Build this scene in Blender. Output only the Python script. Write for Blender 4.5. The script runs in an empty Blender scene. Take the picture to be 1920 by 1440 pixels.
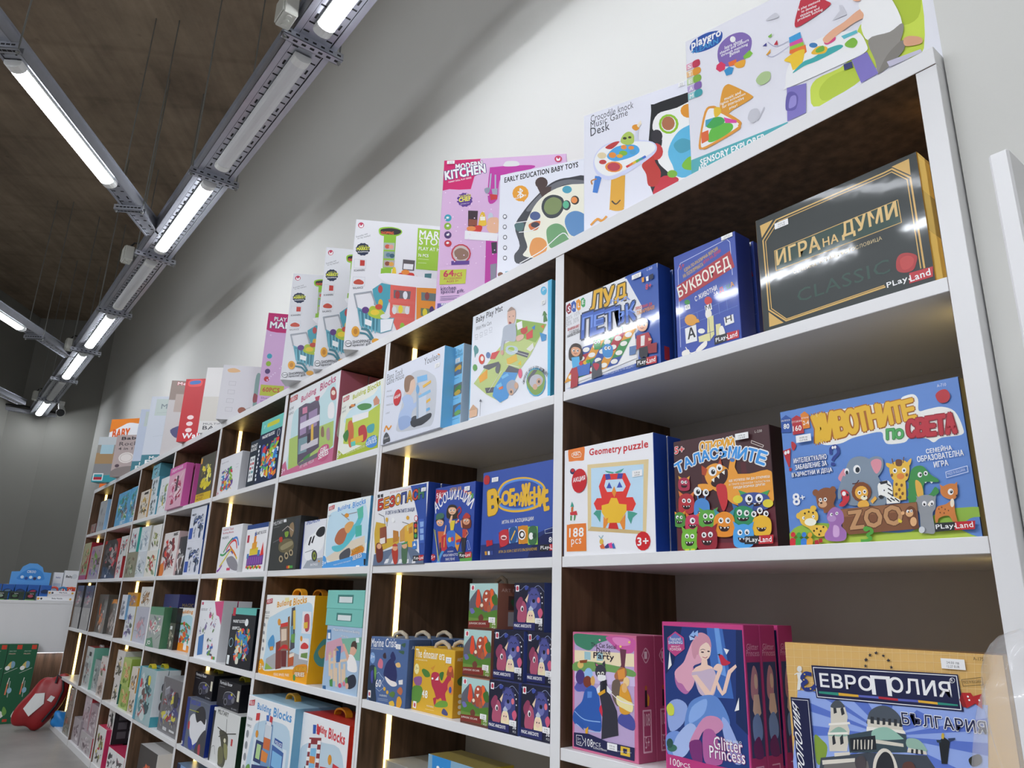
import bpy, bmesh, math, random, json
from mathutils import Vector, Matrix
PI = math.pi
S = bpy.context.scene
COL = S.collection
# ------------------------------------------------------------------ camera, world, exposure
S.view_settings.view_transform = 'Standard'
S.view_settings.look = 'None'
S.view_settings.gamma = 1.0
S.view_settings.use_curve_mapping = False
S.view_settings.exposure = 0.6
cam_d = bpy.data.cameras.new('camera')
cam_d.sensor_width = 36.0
cam_d.lens = 1373.14 * 36.0 / 1920.0
cam_d.clip_start = 0.02
cam_d.clip_end = 100
cam = bpy.data.objects.new('camera', cam_d)
COL.objects.link(cam)
R_ = Vector((0.62092791, 0.78336276, 0.02813043)); U_ = Vector((0.21037142, -0.2011051, 0.95671344)); F_ = Vector((-0.75511085, 0.58813224, 0.2896689))
M_ = Matrix((R_, U_, -F_)).transposed().to_4x4()
M_.translation = Vector((0.35783545, -1.07570473, 1.02126858))
cam.matrix_world = M_
S.camera = cam
W = bpy.data.worlds.new('world'); S.world = W
W.use_nodes = True
W.node_tree.nodes['Background'].inputs['Color'].default_value = (0.95, 0.97, 1.0, 1)
W.node_tree.nodes['Background'].inputs['Strength'].default_value = 0.30
LAMP_STRENGTH = 20.0
FILL_LAMP_STRENGTH = 62.0  # for the added out-of-view fill lamps only
LED_STRENGTH = 2.6
# ------------------------------------------------------------------ helpers
def lin(h):
    if isinstance(h, int): h = PAL[h]
    h = h.lstrip('#')
    if len(h) == 3: h = ''.join(c * 2 for c in h)
    v = [int(h[i:i + 2], 16) / 255 for i in (0, 2, 4)]
    return tuple(c / 12.92 if c <= .04045 else ((c + .055) / 1.055) ** 2.4 for c in v)
INK = 1.15
def ink(h):
    return tuple(min(.92, c * INK) for c in lin(h))
def prop(o, label=None, cat=None, group=None, kind=None):
    if label: o['label'] = label
    if cat: o['category'] = cat
    if group: o['group'] = group
    if kind: o['kind'] = kind
    return o
def link(name, data=None, parent=None, loc=(0, 0, 0), rz=0):
    o = bpy.data.objects.new(name, data); COL.objects.link(o)
    o.location = loc; o.rotation_euler = (0, 0, rz)
    if parent: o.parent = parent
    return o
class MB:
    def __init__(s): s.v = []; s.f = []; s.c = []; s.m = []; s.sm = []
    def face(s, pts, col=(1, 1, 1), mat=0, smooth=False):
        b = len(s.v); s.v.extend(tuple(p) for p in pts); s.f.append(tuple(range(b, b + len(pts))))
        s.c.append(col); s.m.append(mat); s.sm.append(smooth)
    def faces(s, verts, faces, col=(1, 1, 1), mat=0, smooth=False):
        b = len(s.v); s.v.extend(tuple(p) for p in verts)
        for f in faces:
            s.f.append(tuple(i + b for i in f)); s.c.append(col); s.m.append(mat); s.sm.append(smooth)
    def box(s, x0, x1, y0, y1, z0, z1, col=(1, 1, 1), mat=0, cols=None, mats=None, bev=0.0):
        """cols/mats: front(-y), back, left(-x), right(+x), bottom, top"""
        if bev <= 0:
            P = [(x0, y0, z0), (x1, y0, z0), (x1, y1, z0), (x0, y1, z0), (x0, y0, z1), (x1, y0, z1), (x1, y1, z1), (x0, y1, z1)]
            F = [(0, 1, 5, 4), (2, 3, 7, 6), (3, 0, 4, 7), (1, 2, 6, 5), (3, 2, 1, 0), (4, 5, 6, 7)]
            b = len(s.v); s.v += P
            for i, f in enumerate(F):
                s.f.append(tuple(k + b for k in f)); s.c.append(cols[i] if cols else col); s.m.append(mats[i] if mats else mat); s.sm.append(False)
            return
        e = bev
        lo = (x0, y0, z0); hi = (x1, y1, z1)
        V = {}
        b = len(s.v)
        for i in (0, 1):
            for j in (0, 1):
                for k in (0, 1):
                    c = [(lo, hi)[t][a] for a, t in enumerate((i, j, k))]
                    d = [e * (1 - 2 * t) for t in (i, j, k)]
                    for a in range(3):
                        p = [c[q] + (0 if q == a else d[q]) for q in range(3)]
                        V[i, j, k, a] = len(s.v); s.v.append(tuple(p))
        def add(f, ci):
            s.f.append(tuple(f)); s.c.append(cols[ci] if cols else col); s.m.append(mats[ci] if mats else mat); s.sm.append(False)
        add([V[0,0,0,1],V[1,0,0,1],V[1,0,1,1],V[0,0,1,1]],0); add([V[1,1,0,1],V[0,1,0,1],V[0,1,1,1],V[1,1,1,1]],1)
        add([V[0,1,0,0],V[0,0,0,0],V[0,0,1,0],V[0,1,1,0]],2); add([V[1,0,0,0],V[1,1,0,0],V[1,1,1,0],V[1,0,1,0]],3)
        add([V[0,1,0,2],V[1,1,0,2],V[1,0,0,2],V[0,0,0,2]],4); add([V[0,0,1,2],V[1,0,1,2],V[1,1,1,2],V[0,1,1,2]],5)
        for i in (0, 1):
            for k in (0, 1):
                add([V[i,0,k,0],V[i,0,k,2],V[i,1,k,2],V[i,1,k,0]], 2 + i)
                add([V[i,k,0,0],V[i,k,1,0],V[i,k,1,1],V[i,k,0,1]], 2 + i)
                add([V[0,i,k,1],V[1,i,k,1],V[1,i,k,2],V[0,i,k,2]], i)
        for i in (0, 1):
            for j in (0, 1):
                for k in (0, 1): add([V[i,j,k,0],V[i,j,k,1],V[i,j,k,2]], 0 if j == 0 else 5)
    def tube(s, pts, r, n=8, col=(1, 1, 1), mat=0, caps=True, smooth=True):
        pts = [Vector(p) for p in pts]; rings = []
        rr = r if isinstance(r, (list, tuple)) else [r] * len(pts)
        up = None
        for i, p in enumerate(pts):
            t = (pts[min(i + 1, len(pts) - 1)] - pts[max(i - 1, 0)]).normalized()
            if up is None:
                a = Vector((0, 0, 1)) if abs(t.z) < .9 else Vector((1, 0, 0)); up = t.cross(a).normalized()
            else: up = (up - t * up.dot(t)).normalized()
            w = t.cross(up)
            rings.append([p + up * (rr[i] * math.cos(2 * PI * k / n)) + w * (rr[i] * math.sin(2 * PI * k / n)) for k in range(n)])
        V = [q for R in rings for q in R]; Fs = []
        for i in range(len(pts) - 1):
            for k in range(n): Fs.append((i * n + k, i * n + (k + 1) % n, (i + 1) * n + (k + 1) % n, (i + 1) * n + k))
        s.faces(V, Fs, col, mat, smooth)
        if caps: s.face(rings[0][::-1], col, mat); s.face(rings[-1], col, mat)
    def prism(s, poly, axis_pts, col=(1, 1, 1), mat=0):
        """poly: list of 3D points, extruded by vector axis_pts"""
        a = [Vector(p) for p in poly]; d = Vector(axis_pts); b = [p + d for p in a]; n = len(a)
        s.face(a[::-1], col, mat); s.face(b, col, mat)
        for i in range(n): s.face([a[i], a[(i + 1) % n], b[(i + 1) % n], b[i]], col, mat)
    def build(s, name, mats, parent=None, loc=(0, 0, 0), rz=0):
        me = bpy.data.meshes.new(name)
        me.from_pydata(s.v, [], s.f)
        if not isinstance(mats, (list, tuple)): mats = [mats]
        for m in mats: me.materials.append(m)
        me.polygons.foreach_set('material_index', s.m)
        me.polygons.foreach_set('use_smooth', s.sm)
        a = me.attributes.new('Col', 'FLOAT_COLOR', 'FACE')
        buf = []
        for c in s.c: buf += [c[0], c[1], c[2], 1.0]
        a.data.foreach_set('color', buf)
        me.update()
        return link(name, me, parent, loc, rz)
def nodes(m):
    m.use_nodes = True
    nt = m.node_tree
    return nt, nt.nodes['Principled BSDF']
def mat(name, col, rough=.5, metal=0.0, noise=0.0, scale=20.0, bump=0.0, bscale=60.0, stretch=(1, 1, 1), col2=None, emit=None, estr=0, coat=0, trans=0, alpha=1.0):
    m = bpy.data.materials.new(name); nt, b = nodes(m)
    c = lin(col)
    b.inputs['Base Color'].default_value = (*c, 1); b.inputs['Roughness'].default_value = rough; b.inputs['Metallic'].default_value = metal
    tc = nt.nodes.new('ShaderNodeTexCoord'); mp = nt.nodes.new('ShaderNodeMapping')
    nt.links.new(tc.outputs['Object'], mp.inputs['Vector']); mp.inputs['Scale'].default_value = stretch
    nz = nt.nodes.new('ShaderNodeTexNoise'); nz.inputs['Scale'].default_value = scale; nz.inputs['Detail'].default_value = 5
    nt.links.new(mp.outputs[0], nz.inputs['Vector'])
    if noise or col2:
        mx = nt.nodes.new('ShaderNodeMix'); mx.data_type = 'RGBA'
        c2 = lin(col2) if col2 else tuple(v * (1 - noise) for v in c)
        mx.inputs[6].default_value = (*c, 1); mx.inputs[7].default_value = (*c2, 1)
        cr = nt.nodes.new('ShaderNodeMapRange'); cr.inputs[1].default_value = .3; cr.inputs[2].default_value = .7
        nt.links.new(nz.outputs['Fac'], cr.inputs[0]); nt.links.new(cr.outputs[0], mx.inputs[0]); nt.links.new(mx.outputs[2], b.inputs['Base Color'])
    if bump:
        n2 = nt.nodes.new('ShaderNodeTexNoise'); n2.inputs['Scale'].default_value = bscale; n2.inputs['Detail'].default_value = 4
        nt.links.new(mp.outputs[0], n2.inputs['Vector'])
        bp = nt.nodes.new('ShaderNodeBump'); bp.inputs['Strength'].default_value = bump; bp.inputs['Distance'].default_value = .002
        nt.links.new(n2.outputs['Fac'], bp.inputs['Height']); nt.links.new(bp.outputs[0], b.inputs['Normal'])
    if emit:
        b.inputs['Emission Color'].default_value = (*lin(emit), 1); b.inputs['Emission Strength'].default_value = estr
    if coat: b.inputs['Coat Weight'].default_value = coat; b.inputs['Coat Roughness'].default_value = .06
    if trans: b.inputs['Transmission Weight'].default_value = trans
    if alpha < 1: b.inputs['Alpha'].default_value = alpha
    return m
def print_mat(name, rough, coat=0.0, bump=0.0, metal=0.0):
    m = bpy.data.materials.new(name); nt, b = nodes(m)
    at = nt.nodes.new('ShaderNodeAttribute'); at.attribute_name = 'Col'
    nt.links.new(at.outputs['Color'], b.inputs['Base Color'])
    b.inputs['Roughness'].default_value = rough; b.inputs['Metallic'].default_value = metal
    b.inputs['Specular IOR Level'].default_value = .4
    if coat: b.inputs['Coat Weight'].default_value = coat; b.inputs['Coat Roughness'].default_value = .05
    tc = nt.nodes.new('ShaderNodeTexCoord')
    nz = nt.nodes.new('ShaderNodeTexNoise'); nz.inputs['Scale'].default_value = 26 if coat else 90; nz.inputs['Detail'].default_value = 2
    nt.links.new(tc.outputs['Object'], nz.inputs['Vector'])
    bp = nt.nodes.new('ShaderNodeBump'); bp.inputs['Strength'].default_value = bump; bp.inputs['Distance'].default_value = .0016
    nt.links.new(nz.outputs['Fac'], bp.inputs['Height'])
    nt.links.new(bp.outputs[0], b.inputs['Coat Normal' if coat else 'Normal'])
    return m
PRINT = {'matte': print_mat('print_matte', .55, bump=.06), 'satin': print_mat('print_satin', .36, bump=.05), 'gloss': print_mat('print_wrapped', .4, coat=.35, bump=.07)}
MW = {
 'white': mat('white_laminate', '#e8e8e9', .35, noise=.02, scale=8), 'back': mat('grey_back_panel', '#b9b5b0', .6, noise=.03),
 'walnut': mat('walnut_laminate', '#6e523d', .45, col2='#42301f', scale=5, stretch=(9, 9, .9), bump=.15, bscale=30),
 'wall': mat('painted_wall', '#d6d6d1', .75, noise=.015, scale=2, bump=.05, bscale=200),
 'wallg': mat('grey_painted_wall', '#8f8e88', .85, noise=.06, scale=1.5),
 'galv': mat('galvanised_steel', '#b4b7c0', .36, .75, noise=.10, scale=14), 'dark': mat('dark_gap', '#1c1c1e', .8, noise=.1),
 'plast': mat('white_plastic', '#dfe0de', .4, noise=.02), 'plastg': mat('pale_grey_plastic', '#c9cac2', .5, noise=.03),
 'diff_on': mat('lit_diffuser', '#ffffff', .4, emit='#f4f8ff', estr=LAMP_STRENGTH), 'diff_fill': mat('fill_lamp_diffuser', '#ffffff', .4, emit='#f4f8ff', estr=FILL_LAMP_STRENGTH), 'diff_off': mat('unlit_diffuser', '#d3d4d6', .35, noise=.02),  # the brighter diffuser serves only the added unseen fill lamps
 'led': mat('warm_light_strip', '#ffe9a8', .4, emit='#ffdc80', estr=LED_STRENGTH),
 'black': mat('black_rubber', '#17171a', .5, noise=.1), 'rod': mat('threaded_steel', '#8f918e', .45, .6, noise=.1, scale=300),
 'rope': mat('cotton_rope', '#cdbfa8', .9, noise=.25, scale=300, bump=.5, bscale=300),
 'yellow': mat('yellow_plastic', '#d9c12a', .4, noise=.05), 'orange': mat('amber_plastic', '#e0a020', .4, noise=.05),
 'lime': mat('olive_yellow_plastic', '#c4b820', .4, noise=.05), 'sticker': PRINT['satin'],
}
# ------------------------------------------------------------------ room
ZT, ZC = 3.2, 4.55
def slab(name, x0, x1, y0, y1, z0, z1, m):
    q = MB(); q.box(x0, x1, y0, y1, z0, z1); o = q.build(name, m); prop(o, kind='structure'); return o
def concrete(name, c1, c2, boards):
    m = bpy.data.materials.new(name); nt, b = nodes(m); N = nt.nodes.new; Lk = nt.links.new
    tc = N('ShaderNodeTexCoord'); mp = N('ShaderNodeMapping'); Lk(tc.outputs['Object'], mp.inputs['Vector'])
    mp.inputs['Rotation'].default_value = (0, 0, math.radians(33.4 if boards else 0))
    n1 = N('ShaderNodeTexNoise'); n1.inputs['Scale'].default_value = 1.6; n1.inputs['Detail'].default_value = 9; n1.inputs['Roughness'].default_value = .65
    Lk(mp.outputs[0], n1.inputs['Vector'])
    r1 = N('ShaderNodeValToRGB'); r1.color_ramp.elements[0].position = .3; r1.color_ramp.elements[1].position = .72
    r1.color_ramp.elements[0].color = (*lin(c2), 1); r1.color_ramp.elements[1].color = (*lin(c1), 1)
    Lk(n1.outputs['Fac'], r1.inputs[0]); last = r1.outputs[0]
    v = N('ShaderNodeTexVoronoi'); v.inputs['Scale'].default_value = 6 if boards else 60; Lk(mp.outputs[0], v.inputs['Vector'])
    r2 = N('ShaderNodeValToRGB'); r2.color_ramp.elements[0].position = .03; r2.color_ramp.elements[1].position = .12
    r2.color_ramp.elements[0].color = (.55, .55, .55, 1); r2.color_ramp.elements[1].color = (1, 1, 1, 1); Lk(v.outputs['Distance'], r2.inputs[0])
    mx = N('ShaderNodeMix'); mx.data_type = 'RGBA'; mx.blend_type = 'MULTIPLY'; mx.inputs[0].default_value = .5; Lk(last, mx.inputs[6]); Lk(r2.outputs[0], mx.inputs[7]); last = mx.outputs[2]
    if boards:
        w = N('ShaderNodeTexWave'); w.inputs['Scale'].default_value = .55; w.inputs['Distortion'].default_value = .6; w.inputs['Detail'].default_value = 3; Lk(mp.outputs[0], w.inputs['Vector'])
        r3 = N('ShaderNodeValToRGB'); r3.color_ramp.elements[0].position = .0; r3.color_ramp.elements[1].position = .03
        r3.color_ramp.elements[0].color = (.86, .85, .84, 1); r3.color_ramp.elements[1].color = (1, 1, 1, 1); Lk(w.outputs['Fac'], r3.inputs[0])
        s2 = N('ShaderNodeMapping'); s2.inputs['Scale'].default_value = (1.2, 14, 1); Lk(mp.outputs[0], s2.inputs['Vector'])
        n2 = N('ShaderNodeTexNoise'); n2.inputs['Scale'].default_value = 1.2; n2.inputs['Detail'].default_value = 6; Lk(s2.outputs[0], n2.inputs['Vector'])
        r4 = N('ShaderNodeMapRange'); r4.inputs[1].default_value = .3; r4.inputs[2].default_value = .7; r4.inputs[3].default_value = .82; r4.inputs[4].default_value = 1.1; Lk(n2.outputs['Fac'], r4.inputs[0])
        m2 = N('ShaderNodeMix'); m2.data_type = 'RGBA'; m2.blend_type = 'MULTIPLY'; m2.inputs[0].default_value = .8; Lk(last, m2.inputs[6]); Lk(r3.outputs[0], m2.inputs[7])
        m3 = N('ShaderNodeMix'); m3.data_type = 'RGBA'; m3.blend_type = 'MULTIPLY'; m3.inputs[0].default_value = 1; Lk(m2.outputs[2], m3.inputs[6]); Lk(r4.outputs[0], m3.inputs[7]); last = m3.outputs[2]
    Lk(last, b.inputs['Base Color']); b.inputs['Roughness'].default_value = .8 if boards else .45
    return m
CONC = concrete('board_marked_concrete', '#a8957f', '#746453', True)
FLOORM = concrete('polished_concrete_floor', '#a09d98', '#7f7c78', False)
XF = -10.65                                     # far wall
slab('floor', -13, 6, -6, .6, -.12, 0, FLOORM)
slab('wall_back', XF, .018, .40, .55, 0, ZC + .1, MW['wall'])
slab('wall_right', .018, 6, .027, .55, 0, ZC + .1, MW['wall'])
slab('wall_far', XF - .15, XF, -6, .40, 0, ZT + .06, MW['wallg'])
d1 = Vector((.835, -.55, 0)); d2 = Vector((.55, .835, 0)); K = Vector((-10.85, -.42, 0))
def wall_along(name, a, b, m, th=.15):
    q = MB(); n = Vector((b - a).normalized().cross(Vector((0, 0, 1)))) * th
    q.prism([a, b, b + n, a + n], (0, 0, ZC + .1)); o = q.build(name, m); prop(o, kind='structure')
wall_along('wall_end', K, K + d2 * 2.2, MW['wallg'], -.15)
wall_along('wall_left', K, K + d1 * 9.0, MW['wallg'], .15)
q = MB(); q.prism([K + Vector((0, 0, ZC)), K + d2 * 2 + Vector((0, 0, ZC)), Vector((6, 1.3, ZC)), Vector((6, -6, ZC)), K + d1 * 9 + Vector((0, 0, ZC))], (0, 0, .15))
prop(q.build('ceiling', CONC), kind='structure')
# ------------------------------------------------------------------ shelving: four double units
XK = [0, -.8487, -1.6935, -2.5485, -3.4065, -4.25, -5.0984, -5.9522, -6.7983]
RZ = [1.87, 1.4907, 1.1247, .7542, .3896, .0401]
T2, TS, TT, DEP = .01565, .0222, .0314, .375
WH, WA, BK = 0, 1, 2
SM = [MW['white'], MW['walnut'], MW['back']]
where = ['at the right end of the wall', 'second from the right', 'third from the right', 'at the far left end']
for i in range(4):
    xr, xm, xl = XK[2 * i], XK[2 * i + 1], XK[2 * i + 2]
    X0 = Vector(((xr + xl) / 2, DEP / 2, 0))
    root = prop(link('shelving_unit', None, None, X0), 'white and walnut double shelving unit ' + where[i], 'shelf', 'row of shelving units')
    def add(name, mats, x0, x1, y0, y1, z0, z1, m=0, fm=None, bev=.0008):
        q = MB(); q.box(x0 - X0.x, x1 - X0.x, y0 - X0.y, y1 - X0.y, z0, z1, mat=m, mats=fm, bev=bev); return q.build(name, mats, root)
    fm = [WH, WA, WA, WA, WH, WH]
    zt = RZ[0] - TT
    rx0 = xr + (T2 if i == 0 else 0); lx1 = xl - (T2 if i == 3 else 0)
    add('side_panel', SM, xr - T2, rx0, 0, DEP, 0, zt, fm=[WH, WA, WA, WH if i == 0 else WA, WH, WH])
    add('side_panel', SM, lx1, xl + T2, 0, DEP, 0, zt, fm=[WH, WA, WH if i == 3 else WA, WA, WH, WH])
    add('divider', SM, xm - T2, xm + T2, 0, DEP, 0, zt, fm=fm)
    add('top_board', SM, lx1, rx0, -.002, DEP, zt, RZ[0], fm=[WH, WA, WH, WH, WA, WH])
    for (a, b) in ((xm + T2, xr - T2), (xl + T2, xm - T2)):
        for r in range(1, 6):
            add('shelf', SM, a, b, .0005, DEP - .006, RZ[r] - (TS if r < 5 else RZ[r]), RZ[r], m=WH)
        add('back_panel', SM, a, b, DEP - .006, DEP, .0402, zt, m=BK, bev=0)
    # warm vertical light strips let into the outer panels, one piece per compartment
    for (x, sg) in ((xr - T2, -1), (xl + T2, 1)):
        for r in range(5):
            z1 = RZ[r] - (TT if r == 0 else TS); z0 = RZ[r + 1]
            q = MB(); a, b = sorted((x, x + sg * .003))
            q.box(a - X0.x, b - X0.x, .084 - X0.y, .100 - X0.y, z0 + .001, z1 - .001)
            prop(q.build('light_strip', MW['led'], root), 'warm yellow light strip')
# ------------------------------------------------------------------ lamps and cable trays
def batten(a, b, on, label, rad=.036):
    """lamp body between two points under the tray"""
    a = Vector(a); b = Vector(b); L = (b - a).length; ang = math.atan2(b.y - a.y, b.x - a.x)
    root = prop(link('batten_lamp', None, None, (a + b) / 2, ang), label, 'lamp', 'batten lamps under the cable trays')
    def prof(y, w, dz):
        return [Vector((y, w * math.cos(t), -dz * math.sin(t))) for t in [PI * k / 8 for k in range(9)]]
    def sec(y0, y1, w, dz, name, m):
        q = MB(); A, Bq = prof(y0, w, dz), prof(y1, w, dz)
        for k in range(8): q.face([A[k], Bq[k], Bq[k + 1], A[k + 1]], smooth=True)
        q.face(A); q.face(Bq[::-1]); q.face([A[0], A[8], Bq[8], Bq[0]])
        return q.build(name, m, root)
    sec(-L / 2 + .045, L / 2 - .045, rad, .022, 'diffuser', MW['diff_fill' if on == 2 else 'diff_on' if on else 'diff_off'])
    sec(-L / 2, -L / 2 + .045, rad + .001, .024, 'end_cap', MW['plast']); sec(L / 2 - .045, L / 2, rad + .001, .024, 'end_cap', MW['plast'])
    q = MB(); q.box(-L / 2, L / 2, -rad, rad, .0, .012); q.build('housing', MW['plast'], root)
    return root
def tray(A, Bp, wdt, hgt, label, brs, flange=.012, ridges=(.27, .73), slots=True):
    A = Vector(A); Bp = Vector(Bp); L = (Bp - A).length; ang = math.atan2(Bp.y - A.y, Bp.x - A.x)
    root = prop(link('cable_tray', None, None, A, ang), label, 'cable tray')
    q = MB(); h = wdt / 2; t = .0015
    q.box(0, L, -h, h, 0, t)
    for s in (-1, 1):
        q.box(0, L, min(s * h, s * (h - t)), max(s * h, s * (h - t)), 0, hgt)
        q.box(0, L, min(s * h, s * (h + flange)), max(s * h, s * (h + flange)), hgt - t, hgt)
        q.box(0, L, min(s * h * .98, s * h * .72), max(s * h * .98, s * h * .72), -.005, 0)          # raised side ribs
        q.box(0, L, s * h * .71 - .0022, s * h * .71 + .0022, -.0006, .0, mat=1)
    q.build('channel', [MW['galv'], MW['dark']], root)
    if slots:
        q = MB(); n = int(L / .055)
        for k in range(n):
            x = .02 + k * L / n
            for s in (-1, 1):
                if k % 3 == 1: q.box(x, x + .03, s * h * .52 - .004, s * h * .52 + .004, -.001, .0)
                else: q.box(x, x + .008, s * h * .52 - .012, s * h * .52 + .012, -.001, .0)
            if k % 12 in (0, 1): q.box(x, x + .008, -.02, .02, -.001, 0)
        q.build('slot_row', MW['dark'], root)
    for bx in brs:
        q = MB(); e = h + .032
        q.box(bx - .02, bx + .02, -e, e, -.032, -.0302); q.box(bx - .02, bx - .018, -e, e, -.032, 0); q.box(bx + .018, bx + .02, -e, e, -.032, 0)
        for k in range(7):
            y = -e + .012 + k * (2 * e - .04) / 6
            q.box(bx - .006, bx + .006, y, y + .018, -.0326, -.032, mat=1)
            q.box(bx + .02, bx + .0206, y, y + .016, -.020, -.012, mat=1); q.box(bx - .0206, bx - .02, y, y + .016, -.020, -.012, mat=1)
        q.build('bracket', [MW['galv'], MW['dark']], root)
        for s in (-1, 1):
            q = MB(); q.tube([(bx, s * (h + .022), -.045), (bx, s * (h + .022), ZC - A.z)], .004, 6, smooth=True)
            q.tube([(bx, s * (h + .022), -.04), (bx, s * (h + .022), -.033)], .009, 6)
            q.build('threaded_rod', MW['rod'], root)
    return root
YT = -.232
BR = [-.915, -2.115, -3.394, -4.658, -5.95, -7.22, -8.49, -9.6]
tray((1.6, YT, ZT), (-10.60, YT, ZT), .19, .062, 'wide galvanised cable tray running parallel to the shelves', [1.6 - x for x in BR] + [1.3])
LP = [(.2, -.95 + .1, True), (-.98, -2.02, True), (-2.2, -3.26, False), (-3.46, -4.52, True), (-4.74, -5.80, False), (-6.02, -7.06, True), (-7.30, -8.37, True), (-8.56, -9.50, False), (-9.67, -10.52, True)]
LL = ['lit batten lamp beyond the top edge over the right end of the shelves', 'lit batten lamp at the top edge of the photo, partly cut off', 'unlit batten lamp nearest the camera under the wide tray',
 'lit batten lamp where the diagonal tray meets the wide tray', 'second unlit batten lamp along the wide tray', 'lit batten lamp just before the second diagonal tray', 'lit batten lamp just after the second diagonal tray',
 'third and smallest unlit batten lamp along the wide tray', 'lit batten lamp at the far end of the wide tray beside the camera']
for (a, b, on), lb in zip(LP, LL): batten((a, YT - .004, ZT - .012 - .005), (b, YT - .004, ZT - .017), on, lb)
dd = Vector((-.835, .55, 0)); dn = Vector((.55, .835, 0))
def diag(p_end, length, label, brs, lamps, z=ZT):
    e = Vector((p_end[0], p_end[1], z)); a = e - dd * length
    tray(a, e, .10, .06, label, [length - b for b in brs], ridges=())
    for (s0, s1, on, lb) in lamps:
        p, r = e - dd * s0 - Vector((0, 0, .017)), e - dd * s1 - Vector((0, 0, .017)); batten(p, r, on, lb)
# centre line of tray two: dn . p = -2.6
diag((-4.36, -.255 - .06), 7.0, 'narrow galvanised cable tray running diagonally, nearest the camera', [.36, 1.67, 3.0, 4.3, 5.6],
     [(.62, 1.58, True, 'long lit batten lamp on the nearest diagonal tray'), (1.9, 2.85, False, 'unlit batten lamp cut off at the upper left corner'), (3.15, 4.15, True, 'lit batten lamp on the nearest diagonal tray, beyond the upper left corner'), (4.4, 5.4, True, 'second lit batten lamp beyond the upper left corner')])
diag((-7.62, -.255 - .06), 8.0, 'narrow galvanised cable tray running diagonally, middle one', [.62, 1.85, 3.1, 4.4], 
     [(.82, 1.75, True, 'lit batten lamp at the left edge on the middle diagonal tray'), (2.0, 3.0, True, 'lit batten lamp beyond the left edge on the middle diagonal tray'), (3.3, 4.3, True, 'second lit batten lamp beyond the left edge on the middle diagonal tray')])
diag((-10.15, -.46), 5.0, 'narrow galvanised cable tray running diagonally, furthest one', [1.2, 2.4], [])
tray((XF + .03, -3.0, ZT), (XF + .03, .37, ZT), .05, .04, 'narrow perforated tray along the top of the far grey wall', [], flange=.004)
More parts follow.
